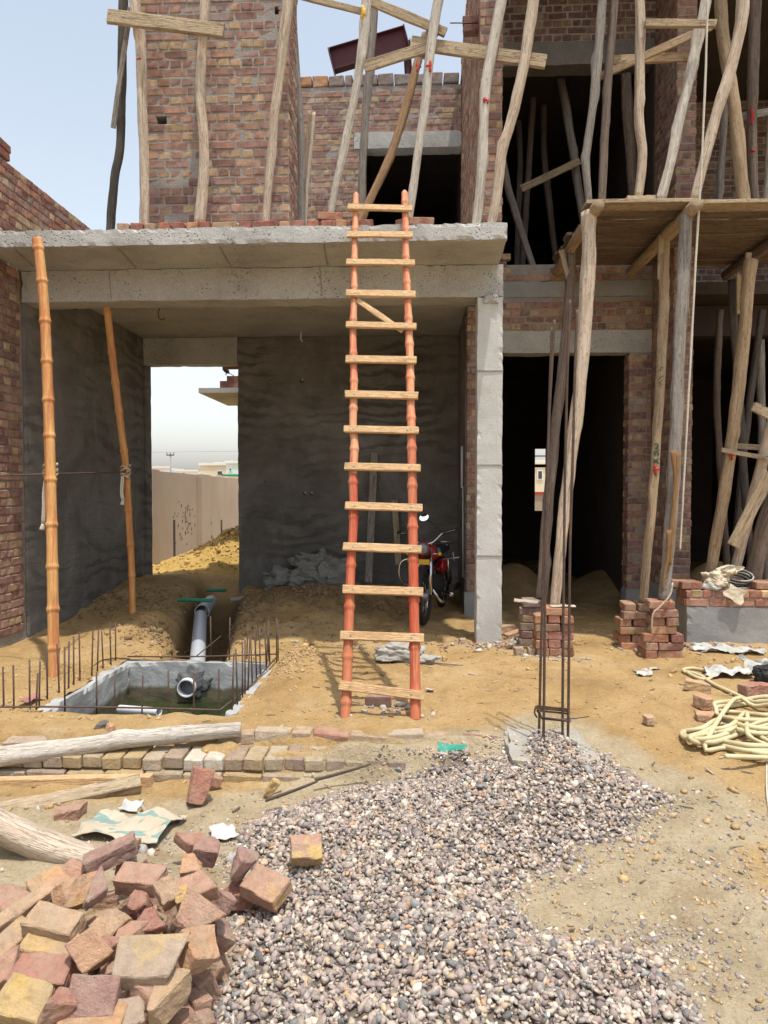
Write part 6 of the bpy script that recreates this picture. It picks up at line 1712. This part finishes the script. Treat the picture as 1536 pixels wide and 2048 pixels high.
# ---------------------------------------------------------------- hose
hp = [(1372, 1345), (1366, 1338), (1385, 1336), (1415, 1342), (1425, 1350), (1410, 1358), (1385, 1352), (1375, 1344), (1400, 1352), (1430, 1368), (1470, 1388), (1510, 1402), (1550, 1404), (1570, 1425), (1530, 1430), (1470, 1424), (1430, 1420),
      (1428, 1408), (1480, 1400), (1540, 1396), (1580, 1420), (1560, 1448), (1500, 1446), (1440, 1436), (1402, 1448), (1366, 1456), (1372, 1464), (1420, 1462), (1480, 1452), (1540, 1436), (1590, 1440), (1570, 1470), (1500, 1474), (1440, 1470),
      (1390, 1466), (1368, 1458), (1420, 1450), (1460, 1444), (1490, 1425), (1495, 1432), (1500, 1450), (1530, 1465), (1580, 1474), (1590, 1490), (1520, 1486), (1450, 1482), (1410, 1475)]
qh = random.Random(77)
hp = hp + [(u + 8 * math.sin(u * 0.02) + 6, v + 5 + 4 * math.sin(u * 0.013 + 1)) for (u, v) in hp[10:46]] 
pts = []
for i, (u, v) in enumerate(hp):
    lay = 0.018 + (0.0 if i < 10 else 0.016 * ((i * 7) % 5))
    p = R(u, v, lay)
    pts.append(Vector((p.x, p.y, g1(p.x, p.y) + lay)))
v_, f_, tc_, _, _ = tube_data(pts, lambda t, s: 0.0148, 10, 0.035, 0.04)
tag(mesh_obj('water_hose', v_, f_, 'hose', None, pts[0], True, tc_), 'long cream hose lying in loose coils on the earth', 'hose')
pts = [G(1546, 1400), G(1538, 1420), G(1533, 1560), G(1540, 1640)]
o = tube('thin_cable', [p + Vector((0, 0, .008)) for p in pts], 0.005, None, 'rope_white', None, 6, 0.05)
tag(o, 'thin cable at the picture edge before the hose', 'cable')

# ---------------------------------------------------------------- crow on the stepped bricks beyond the opening
bp = W(452, 751, 11.72)
crow = empty('crow', bp, 'small dark bird perched on the sunshade beyond the rear opening', 'bird')
def blob(name, c, s, mat, parent, rot=(0, 0, 0), sub=3):
    bm = bmesh.new()
    bmesh.ops.create_icosphere(bm, subdivisions=sub, radius=1.0, matrix=Matrix.Translation(c) @ Euler(rot).to_matrix().to_4x4() @ Matrix.Diagonal((*s, 1)))
    return bm_obj(name, bm, mat, parent, c, True)
body = [bp + Vector((0.055, 0, 0.035)), bp + Vector((0.02, 0, 0.065)), bp + Vector((-0.015, 0, 0.105)), bp + Vector((-0.032, 0, 0.145)), bp + Vector((-0.045, 0, 0.165)), bp + Vector((-0.060, 0, 0.168))]
v_, f_, tc_, _, _ = tube_data(body, lambda t, s: [0.014, 0.036, 0.042, 0.03, 0.026, 0.012][min(5, int(round(t * 5)))], 10, 0.015, 0.0)
mesh_obj('body', v_, f_, 'feather', crow, bp, True, tc_)
tube('beak', [bp + Vector((-0.062, 0, 0.168)), bp + Vector((-0.092, 0, 0.160))], 0.008, 0.002, 'black', crow, 6, straight=True)
plank('tail', bp + Vector((0.05, 0, 0.04)), bp + Vector((0.13, 0, -0.005)), 0.035, 0.012, 'feather', parent=crow, nrm=Vector((0, 0, 1)), warp=0.0)
for s_ in (-0.012, 0.012):
    tube('leg', [bp + Vector((0.0, s_, 0.06)), bp + Vector((0.0, s_, 0.0))], 0.004, None, 'black', crow, 5, straight=True)

# ---------------------------------------------------------------- motorcycle in the porch
gm = g1(0.06, 8.2)
M0 = Vector((0.075, 8.16, gm))                  # under the front axle
mf = Vector((-0.22, -1.0, 0)).normalized()      # the way it points
ms = Vector((-mf.y, mf.x, 0)) * -1              # towards its other flank
if ms.x < 0: ms = -ms
moto = empty('motorcycle', M0, 'small red motorcycle with chrome guards parked behind the ladder', 'motorcycle')
lean = 0.05
def mp(f, s, z):                                # forward of the front axle, sideways, up
    return M0 + mf * f + ms * (s - lean * z * 0.6) + Vector((0, 0, z))
def wheel(f):
    e = bpy.data.objects.new('wheel', None)
    R_, r_ = 0.282, 0.042
    n, m_ = 40, 10
    def ringm(nm, Rr, rr, mat, par):
        verts, faces = [], []
        for i in range(n):
            a = 2 * math.pi * i / n
            for j in range(m_):
                b = 2 * math.pi * j / m_
                rad_ = Rr + rr * math.cos(b)
                verts.append(mp(f + rad_ * math.cos(a), rr * 0.95 * math.sin(b), 0.32 + rad_ * math.sin(a)))
        for i in range(n):
            for j in range(m_):
                faces.append((i * m_ + j, i * m_ + (j + 1) % m_, ((i + 1) % n) * m_ + (j + 1) % m_, ((i + 1) % n) * m_ + j))
        return mesh_obj(nm, verts, faces, mat, par, mp(f, 0, 0.32), True)
    tyre = ringm('tyre', R_, r_, 'rubber', moto)
    ringm('rim', R_ - 0.045, 0.014, 'chrome', tyre)
    tube('hub', [mp(f, -0.06, 0.32), mp(f, 0.06, 0.32)], 0.05, None, 'alloy', tyre, 14, straight=True)
    for i in range(16):
        a = 2 * math.pi * i / 16
        s_ = 0.03 if i % 2 else -0.03
        tube('spoke', [mp(f + 0.05 * math.cos(a), s_, 0.32 + 0.05 * math.sin(a)), mp(f + 0.235 * math.cos(a + 0.2), 0, 0.32 + 0.235 * math.sin(a + 0.2))], 0.002, None, 'chrome', tyre, 4, straight=True)
wheel(0.0); wheel(-1.19)
for s_ in (-0.075, 0.075):
    tube('fork_leg', [mp(-0.17, s_, 0.86), mp(-0.02, s_, 0.34)], 0.020, 0.022, 'chrome', moto, 10, straight=True)
    tube('shock_absorber', [mp(-0.98, s_ * 1.5, 0.66), mp(-1.15, s_ * 1.5, 0.36)], 0.026, None, 'chrome', moto, 10, straight=True)
def arc(name, f, R_, a0, a1, wd, mat):
    verts, faces = [], []
    n = 18
    for i in range(n + 1):
        a = a0 + (a1 - a0) * i / n
        for (s_, dr) in ((-wd, -0.03), (-wd * 0.7, 0.0), (0, 0.012), (wd * 0.7, 0.0), (wd, -0.03)):
            verts.append(mp(f + (R_ + dr) * math.cos(a), s_, 0.32 + (R_ + dr) * math.sin(a)))
    for i in range(n):
        for j in range(4):
            faces.append((i * 5 + j, i * 5 + j + 1, (i + 1) * 5 + j + 1, (i + 1) * 5 + j))
    o = mesh_obj(name, verts, faces, mat, moto, mp(f, 0, 0.32), True)
    o.modifiers.new('t', 'SOLIDIFY').thickness = 0.004
arc('front_mudguard', 0.0, 0.345, -0.1, 2.5, 0.055, 'black')
arc('rear_mudguard', -1.19, 0.35, 0.6, 3.3, 0.06, 'red_enamel')
def loft(name, secs, mat, par=moto, n=16, sq=0.75):
    verts, faces = [], []
    for (f, z, ws, hz) in secs:
        for i in range(n):
            a = 2 * math.pi * i / n
            ca, sa = math.cos(a), math.sin(a)
            verts.append(mp(f, math.copysign(abs(ca) ** sq, ca) * ws, z + math.copysign(abs(sa) ** sq, sa) * hz))
    for k_ in range(len(secs) - 1):
        for i in range(n):
            j = (i + 1) % n
            faces.append((k_ * n + i, k_ * n + j, (k_ + 1) * n + j, (k_ + 1) * n + i))
    faces.append(tuple(range(n))[::-1]); faces.append(tuple((len(secs) - 1) * n + i for i in range(n)))
    return mesh_obj(name, verts, faces, mat, par, mp(secs[0][0], 0, secs[0][1]), True)
tank_m = loft('fuel_tank', [(-0.22, 0.80, 0.03, 0.03), (-0.26, 0.79, 0.10, 0.075), (-0.40, 0.79, 0.125, 0.095), (-0.55, 0.775, 0.11, 0.08), (-0.64, 0.75, 0.06, 0.04)], 'red_enamel')
for s_ in (-1, 1):
    blob('tank_decal', mp(-0.40, s_ * 0.124, 0.80), (0.012, 0.085, 0.05), 'teal', tank_m, (0, 0.2, math.atan2(mf.y, mf.x) - math.pi / 2))
loft('seat', [(-0.62, 0.77, 0.06, 0.03), (-0.70, 0.775, 0.11, 0.045), (-0.95, 0.78, 0.12, 0.045), (-1.20, 0.79, 0.11, 0.04), (-1.28, 0.80, 0.07, 0.025)], 'black')
for s_ in (-1, 1):
    loft('side_panel', [(-0.58, 0.60, 0.02, 0.02), (-0.66, 0.60, 0.02, 0.09), (-0.82, 0.61, 0.02, 0.10), (-0.92, 0.64, 0.02, 0.03)], 'red_enamel').location += ms * 0.11 * s_
loft('engine', [(-0.30, 0.42, 0.05, 0.05), (-0.34, 0.42, 0.10, 0.10), (-0.46, 0.40, 0.13, 0.13), (-0.68, 0.38, 0.13, 0.12), (-0.75, 0.38, 0.09, 0.08)], 'black')
loft('cylinder_head', [(-0.12, 0.46, 0.05, 0.05), (-0.14, 0.46, 0.075, 0.075), (-0.32, 0.44, 0.07, 0.075), (-0.33, 0.44, 0.05, 0.05)], 'black')
tube('frame_tube', [mp(-0.18, 0, 0.84), mp(-0.30, 0, 0.62), mp(-0.60, 0, 0.62), mp(-1.0, 0, 0.68)], 0.022, None, 'black', moto, 8)
tube('exhaust_pipe', [mp(-0.14, 0.06, 0.42), mp(-0.08, 0.13, 0.34), mp(-0.2, 0.17, 0.24), mp(-0.5, 0.18, 0.22), mp(-0.75, 0.18, 0.24)], 0.018, None, 'chrome', moto, 10)
tube('muffler', [mp(-0.72, 0.18, 0.24), mp(-1.3, 0.19, 0.30)], 0.040, 0.036, 'chrome', moto, 14, straight=True)
tube('handlebar', [mp(-0.34, -0.36, 1.02), mp(-0.26, -0.22, 1.02), mp(-0.18, -0.08, 0.92), mp(-0.18, 0.08, 0.92), mp(-0.26, 0.20, 1.03), mp(-0.31, 0.36, 1.08)], 0.011, None, 'chrome', moto, 10, 0.03)
for a_, b_ in ((( -0.34, -0.36, 1.02), (-0.29, -0.25, 1.02)), ((-0.31, 0.365, 1.082), (-0.255, 0.20, 1.03))):
    tube('grip', [mp(*a_), mp(*b_)], 0.018, None, 'black', moto, 10, straight=True)
    tube('lever', [mp(b_[0] + 0.03, b_[1], b_[2]), mp(a_[0] + 0.07, a_[1] * 0.95, a_[2] - 0.01)], 0.005, None, 'alloy', moto, 6, straight=True)
for s_ in (1,):
    st_ = mp(-0.26, 0.20 * s_, 1.03)
    hd = W(848, 1035, 8.35) if s_ > 0 else mp(-0.28, -0.24, 1.20)
    tube('mirror_stem', [st_, (st_ + hd) / 2 + ms * 0.02, hd], 0.005, None, 'black', moto, 6)
    mir = blob('mirror_shell', hd + Vector((0, 0.006, 0)), (0.056, 0.014, 0.042), 'black', moto, (0, -0.5, 0.1))
    # the glass is tipped back and shows the bright sky
    bm = bmesh.new()
    bmesh.ops.create_circle(bm, cap_ends=True, segments=28, radius=1.0, matrix=Matrix.Translation(hd + Vector((0, -0.012, 0.002))) @ Euler((rad(62), 0, 0)).to_matrix().to_4x4() @ Matrix.Rotation(0.5, 4, 'Z') @ Matrix.Diagonal((0.056, 0.042, 1, 1)))
    bm_obj('mirror_glass', bm, 'mirror', mir, hd)
loft('headlamp', [(-0.16, 0.86, 0.04, 0.04), (-0.12, 0.86, 0.075, 0.075), (-0.05, 0.86, 0.085, 0.085), (-0.03, 0.86, 0.08, 0.08)], 'red_enamel', sq=1.0)
lamp = loft('headlamp_glass', [(-0.03, 0.86, 0.076, 0.076), (-0.005, 0.86, 0.05, 0.05)], 'lamp_glass', sq=1.0)
for s_ in (-0.17, 0.17):
    tube('indicator_stalk', [mp(-0.1, s_ * 0.4, 0.80), mp(-0.1, s_, 0.80)], 0.006, None, 'chrome', moto, 6, straight=True)
    blob('indicator', mp(-0.09, s_ * 1.1, 0.80), (0.022, 0.03, 0.022), 'yellow', moto)
tube('leg_guard', [mp(-0.26, -0.03, 0.70), mp(-0.22, -0.22, 0.72), mp(-0.21, -0.31, 0.66), mp(-0.22, -0.32, 0.50), mp(-0.28, -0.24, 0.40), mp(-0.34, -0.06, 0.36)], 0.012, None, 'chrome', moto, 8, 0.03)
tube('kick_lever', [mp(-0.45, 0.12, 0.70), mp(-0.40, 0.24, 0.72), mp(-0.38, 0.36, 0.74)], 0.010, None, 'alloy', moto, 7)
tube('kick_lever', [mp(-0.39, 0.29, 0.80), mp(-0.39, 0.30, 0.70)], 0.008, None, 'alloy', moto, 7)
tube('foot_peg', [mp(-0.62, 0.12, 0.30), mp(-0.62, 0.30, 0.30)], 0.013, None, 'rubber', moto, 8, straight=True)
tube('brake_pedal', [mp(-0.6, 0.16, 0.28), mp(-0.42, 0.22, 0.30), mp(-0.40, 0.28, 0.31)], 0.008, None, 'chrome', moto, 6)
tube('side_stand', [mp(-0.62, -0.1, 0.26), mp(-0.55, -0.26, 0.02)], 0.011, None, 'black', moto, 8, straight=True)
tube('carrier', [mp(-1.05, -0.1, 0.83), mp(-1.42, -0.1, 0.84), mp(-1.42, 0.1, 0.84), mp(-1.05, 0.1, 0.83)], 0.009, None, 'chrome', moto, 8, 0.03)
plank('number_plate', mp(-0.02, -0.08, 0.71), mp(-0.02, 0.08, 0.71), 0.06, 0.006, 'yellow', parent=moto, nrm=mf, warp=0.0)

# ---------------------------------------------------------------- gravel and crumbs of earth
ico_v = None
def ico(sub):
    bm = bmesh.new()
    bmesh.ops.create_icosphere(bm, subdivisions=sub, radius=1.0)
    v = np.array([x_.co[:] for x_ in bm.verts]); f = np.array([[y_.index for y_ in g.verts] for g in bm.faces])
    bm.free()
    return v, f
rs = np.random.RandomState(12)
def scatter(name, label, cat, pos, size, cols, sub, flat, mat, angular=0.28, sink=0.25):
    v0, f0 = ico(sub)
    n = len(pos)
    nv, nf = len(v0), len(f0)
    V = np.empty((n, nv, 3)); 
    protos = []
    for k_ in range(24):
        w = v0 * np.clip(1 + angular * rs.randn(nv, 1), 0.5, 1.5)
        # flatten a few sides so that the stones have facets
        for _ in range(4):
            d = rs.randn(3); d /= np.linalg.norm(d)
            t = w @ d; lim = rs.uniform(0.35, 0.75)
            w = w - np.outer(np.clip(t - lim, 0, None), d)
        protos.append(w)
    protos = np.array(protos)
    w = protos[rs.randint(0, 24, n)]
    sc = size[:, None] * np.stack([rs.uniform(0.8, 1.35, n), rs.uniform(0.75, 1.05, n), rs.uniform(*flat, n)], -1)
    w = w * sc[:, None, :]
    q4 = rs.randn(n, 4) * np.array([1.0, 0.28, 0.28, 1.0]); q4 /= np.linalg.norm(q4, axis=1)[:, None]
    a, b, c, d = q4.T
    Rm = np.stack([1 - 2 * (c * c + d * d), 2 * (b * c - a * d), 2 * (b * d + a * c), 2 * (b * c + a * d), 1 - 2 * (b * b + d * d), 2 * (c * d - a * b), 2 * (b * d - a * c), 2 * (c * d + a * b), 1 - 2 * (b * b + c * c)], -1).reshape(n, 3, 3)
    w = np.einsum('nij,nkj->nki', Rm, w) + pos[:, None, :]
    fc = (f0[None] + (np.arange(n) * nv)[:, None, None]).reshape(-1, 3)
    me = bpy.data.meshes.new(name)
    me.vertices.add(n * nv); me.vertices.foreach_set('co', w.reshape(-1).astype(np.float32))
    me.loops.add(len(fc) * 3); me.loops.foreach_set('vertex_index', fc.ravel().astype(np.int32))
    me.polygons.add(len(fc)); me.polygons.foreach_set('loop_start', (np.arange(len(fc)) * 3).astype(np.int32))
    me.update(calc_edges=True)
    at = me.color_attributes.new('bcol', 'FLOAT_COLOR', 'POINT')
    cc = np.repeat(np.concatenate([cols, np.ones((n, 1))], 1), nv, 0)
    at.data.foreach_set('color', cc.ravel().astype(np.float32))
    me.materials.append(MT[mat])
    o = bpy.data.objects.new(name, me)
    put(o)
    return tag(o, label, cat, kind='stuff')
lo, hi = GPOLY.min(0), GPOLY.max(0)
cand = np.stack([rs.uniform(lo[0] - 0.5, hi[0] + 0.9, 130000), rs.uniform(1.75, hi[1] + 0.3, 130000)], -1)
d = poly_signed(cand[:, 0], cand[:, 1], GPOLY) + 0.10 * vnoise(cand[:, 0], cand[:, 1], 4.0)
dens = np.where(d > 0.04, 1.0, np.where(d > -0.05, 0.35, 0.0))
dens = np.maximum(dens, 0.05 * (d > -0.35) * (cand[:, 1] < 4.0))
# thinner scatter in the yard towards the picture edge
pt_ = R(1480, 1760, FRONT); pt2 = R(1330, 1900, FRONT)
dens = np.maximum(dens, 0.16 * np.exp(-(((cand[:, 0] - pt_.x) / 0.28) ** 2 + ((cand[:, 1] - pt_.y) / 0.3) ** 2)))
dens = np.maximum(dens, 0.45 * np.exp(-(((cand[:, 0] - pt2.x) / 0.25) ** 2 + ((cand[:, 1] - pt2.y) / 0.2) ** 2)))
keep = rs.rand(len(cand)) < dens * 0.62
cand = cand[keep]; d = d[keep]
size = np.clip(rs.lognormal(math.log(0.0116), 0.34, len(cand)), 0.0045, 0.026)
size = np.where(d < 0.02, size * 0.75, size)
gz = gh(cand[:, 0], cand[:, 1])
lay = np.where(d > 0.06, rs.uniform(-0.004, 0.016, len(cand)), 0.001)
pos = np.stack([cand[:, 0], cand[:, 1], gz + lay], -1)
# a spill of stones on the footing pad round the bars
pb_ = R(1106, 1487, 0.05)
ex = np.stack([pb_.x + rs.randn(170) * 0.085, pb_.y - 0.03 + rs.randn(170) * 0.075, 0.028 + np.abs(rs.randn(170)) * 0.016], -1)
ex = ex[(ex[:, 1] < 4.58) & (ex[:, 1] > 4.1)]
pos = np.concatenate([pos, ex]); size = np.concatenate([size, np.clip(rs.lognormal(math.log(0.0125), 0.3, len(ex)), 0.006, 0.02)])
cand = np.concatenate([cand, ex[:, :2]])
STC = np.array([(0.33, 0.275, 0.25), (0.24, 0.205, 0.195), (0.43, 0.345, 0.30), (0.50, 0.43, 0.365), (0.36, 0.28, 0.255), (0.15, 0.145, 0.145), (0.58, 0.52, 0.45), (0.25, 0.26, 0.265), (0.46, 0.35, 0.25), (0.48, 0.29, 0.16), (0.28, 0.225, 0.215), (0.40, 0.36, 0.33)])
pr = np.array([12, 11, 14, 12, 12, 6, 8, 5, 8, 2.5, 9, 10]); pr = pr / pr.sum()
cols = STC[rs.choice(len(STC), len(cand), p=pr)] * rs.uniform(0.62, 1.15, (len(cand), 1)) * np.array([[1.03, 1.0, 0.95]])
scatter('gravel', 'heap of rounded grey and pinkish gravel before the footing pad', 'gravel', pos, size, cols, 1, (0.5, 0.85), 'gravel', 0.34)
print('gravel stones', len(cand))
# crumbs of earth
rx_, ry_ = [], []
for (u, v, su, sv, n) in ((960, 1296, 0.30, 0.10, 130), (1030, 1285, 0.22, 0.16, 130), (1110, 1318, 0.25, 0.08, 60), (1400, 1296, 0.45, 0.12, 200), (1270, 1296, 0.2, 0.12, 70), (640, 1198, 0.5, 0.2, 120), (770, 1420, 0.35, 0.15, 60), (300, 1620, 0.5, 0.25, 80)):
    p = R(u, v, 0.0)
    rx_.append(p.x + rs.randn(n) * su * 0.6); ry_.append(p.y + rs.randn(n) * sv * 0.6)
rx_, ry_ = np.concatenate(rx_), np.concatenate(ry_)
rz_ = np.clip(rs.lognormal(math.log(0.013), 0.55, len(rx_)), 0.005, 0.045)
rc_ = np.array([(0.40, 0.36, 0.31), (0.46, 0.40, 0.33), (0.36, 0.2, 0.15), (0.33, 0.31, 0.29)])[rs.randint(0, 4, len(rx_))] * rs.uniform(0.75, 1.15, (len(rx_), 1))
scatter('mortar_rubble', 'chips of mortar and brick strewn at the feet of column and stacks', 'rubble', np.stack([rx_, ry_, gh(rx_, ry_) + rz_ * 0.2], -1), rz_, rc_, 1, (0.4, 0.8), 'gravel', 0.35)
cx_, cy_ = [], []
def crumbs(n, fx, fy):
    cx_.append(fx); cy_.append(fy)
for (u, v, su, sv, n) in ((595, 1325, 0.24, 0.3, 900), (330, 1275, 0.5, 0.35, 500), (150, 1330, 0.8, 0.4, 600), (60, 1400, 0.6, 0.3, 300), (600, 1220, 0.9, 0.7, 1200), (250, 1220, 0.8, 0.8, 900), (480, 1230, 0.5, 0.8, 500)):
    p = R(u, v, 0.05)
    crumbs(n, p.x + rs.randn(n) * su * 0.55, p.y + rs.randn(n) * sv * 0.55)
n = 1500
crumbs(n, -2.9 + rs.randn(n) * 0.8, 12.6 + rs.randn(n) * 0.6)
n = 2600
crumbs(n, rs.uniform(-2.6, 3.0, n), rs.uniform(2.0, 8.0, n))
n = 800
crumbs(n, rs.uniform(-0.2, 2.2, n), rs.uniform(1.9, 4.0, n))
cx_ = np.concatenate(cx_); cy_ = np.concatenate(cy_)
ok = ~((cx_ > PIT[0]) & (cx_ < PIT[1]) & (cy_ > PIT[2]) & (cy_ < PIT[3])) & (poly_signed(cx_, cy_, GPOLY) < 0.02)
cx_, cy_ = cx_[ok], cy_[ok]
sz = np.clip(rs.lognormal(math.log(0.007), 0.5, len(cx_)), 0.003, 0.03)
sz = np.where(cy_ > 11, sz * 3.2, sz); sz = np.where((cy_ > 6.5) & (cy_ < 10.5), sz * 1.6, sz)
pos = np.stack([cx_, cy_, gh(cx_, cy_) + sz * 0.25], -1)
ec = np.array([(0.40, 0.26, 0.115), (0.47, 0.315, 0.145), (0.36, 0.235, 0.105), (0.44, 0.32, 0.18)])
cols = ec[rs.randint(0, 4, len(cx_))] * rs.uniform(0.8, 1.15, (len(cx_), 1))
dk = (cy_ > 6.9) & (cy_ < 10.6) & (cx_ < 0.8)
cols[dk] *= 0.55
cols[cy_ > 11] = np.array([(0.56, 0.365, 0.12)]) * rs.uniform(0.7, 1.1, ((cy_ > 11).sum(), 1))
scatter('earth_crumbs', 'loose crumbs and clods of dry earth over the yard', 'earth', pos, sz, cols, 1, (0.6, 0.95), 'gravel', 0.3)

# litter: twigs, straw and shavings trodden into the yard
n = 420
lx, ly_ = rs.uniform(-2.7, 2.9, n), rs.uniform(2.2, 7.6, n)
ok = (poly_signed(lx, ly_, GPOLY) < 0.0) & ~((lx > PIT[0] - 0.05) & (lx < PIT[1] + 0.05) & (ly_ > PIT[2] - 0.05) & (ly_ < PIT[3] + 0.05))
lx, ly_ = lx[ok], ly_[ok]
lz = gh(lx, ly_)
vs, fs, cs = [], [], []
for i in range(len(lx)):
    a = rs.uniform(0, math.pi); L_ = rs.uniform(0.02, 0.09); w_ = rs.uniform(0.002, 0.006); b_ = rs.uniform(-0.15, 0.15)
    c = rs.uniform(0.5, 1.0) * np.array([(0.5, 0.38, 0.25), (0.28, 0.2, 0.13), (0.55, 0.46, 0.34)][rs.randint(3)])
    dx, dy = math.cos(a), math.sin(a)
    n0 = len(vs)
    for s_ in (-1, 1):
        for t_ in (-1, 1):
            for h_ in (0, 1):
                vs.append((lx[i] + dx * L_ / 2 * s_ - dy * w_ * t_, ly_[i] + dy * L_ / 2 * s_ + dx * w_ * t_, lz[i] + 0.001 + h_ * w_ * 1.4 + b_ * L_ / 2 * (s_ + 1)))
            
    cs += [(*c, 1.0)] * 8
    fs += [tuple(n0 + q_ for q_ in f_) for f_ in ((0, 1, 3, 2), (4, 6, 7, 5), (0, 4, 5, 1), (2, 3, 7, 6), (0, 2, 6, 4), (1, 5, 7, 3))]
lit = mesh_obj('litter', vs, fs, 'gravel')
at = lit.data.color_attributes.new('bcol', 'FLOAT_COLOR', 'POINT')
at.data.foreach_set('color', np.array(cs, dtype=np.float32).ravel())
tag(lit, 'twigs, straw and wood shavings trodden into the yard', 'litter', kind='stuff')

for o in bpy.data.objects:
    if o.parent is None and 'category' in o and 'kind' not in o:
        o['kind'] = 'thing'
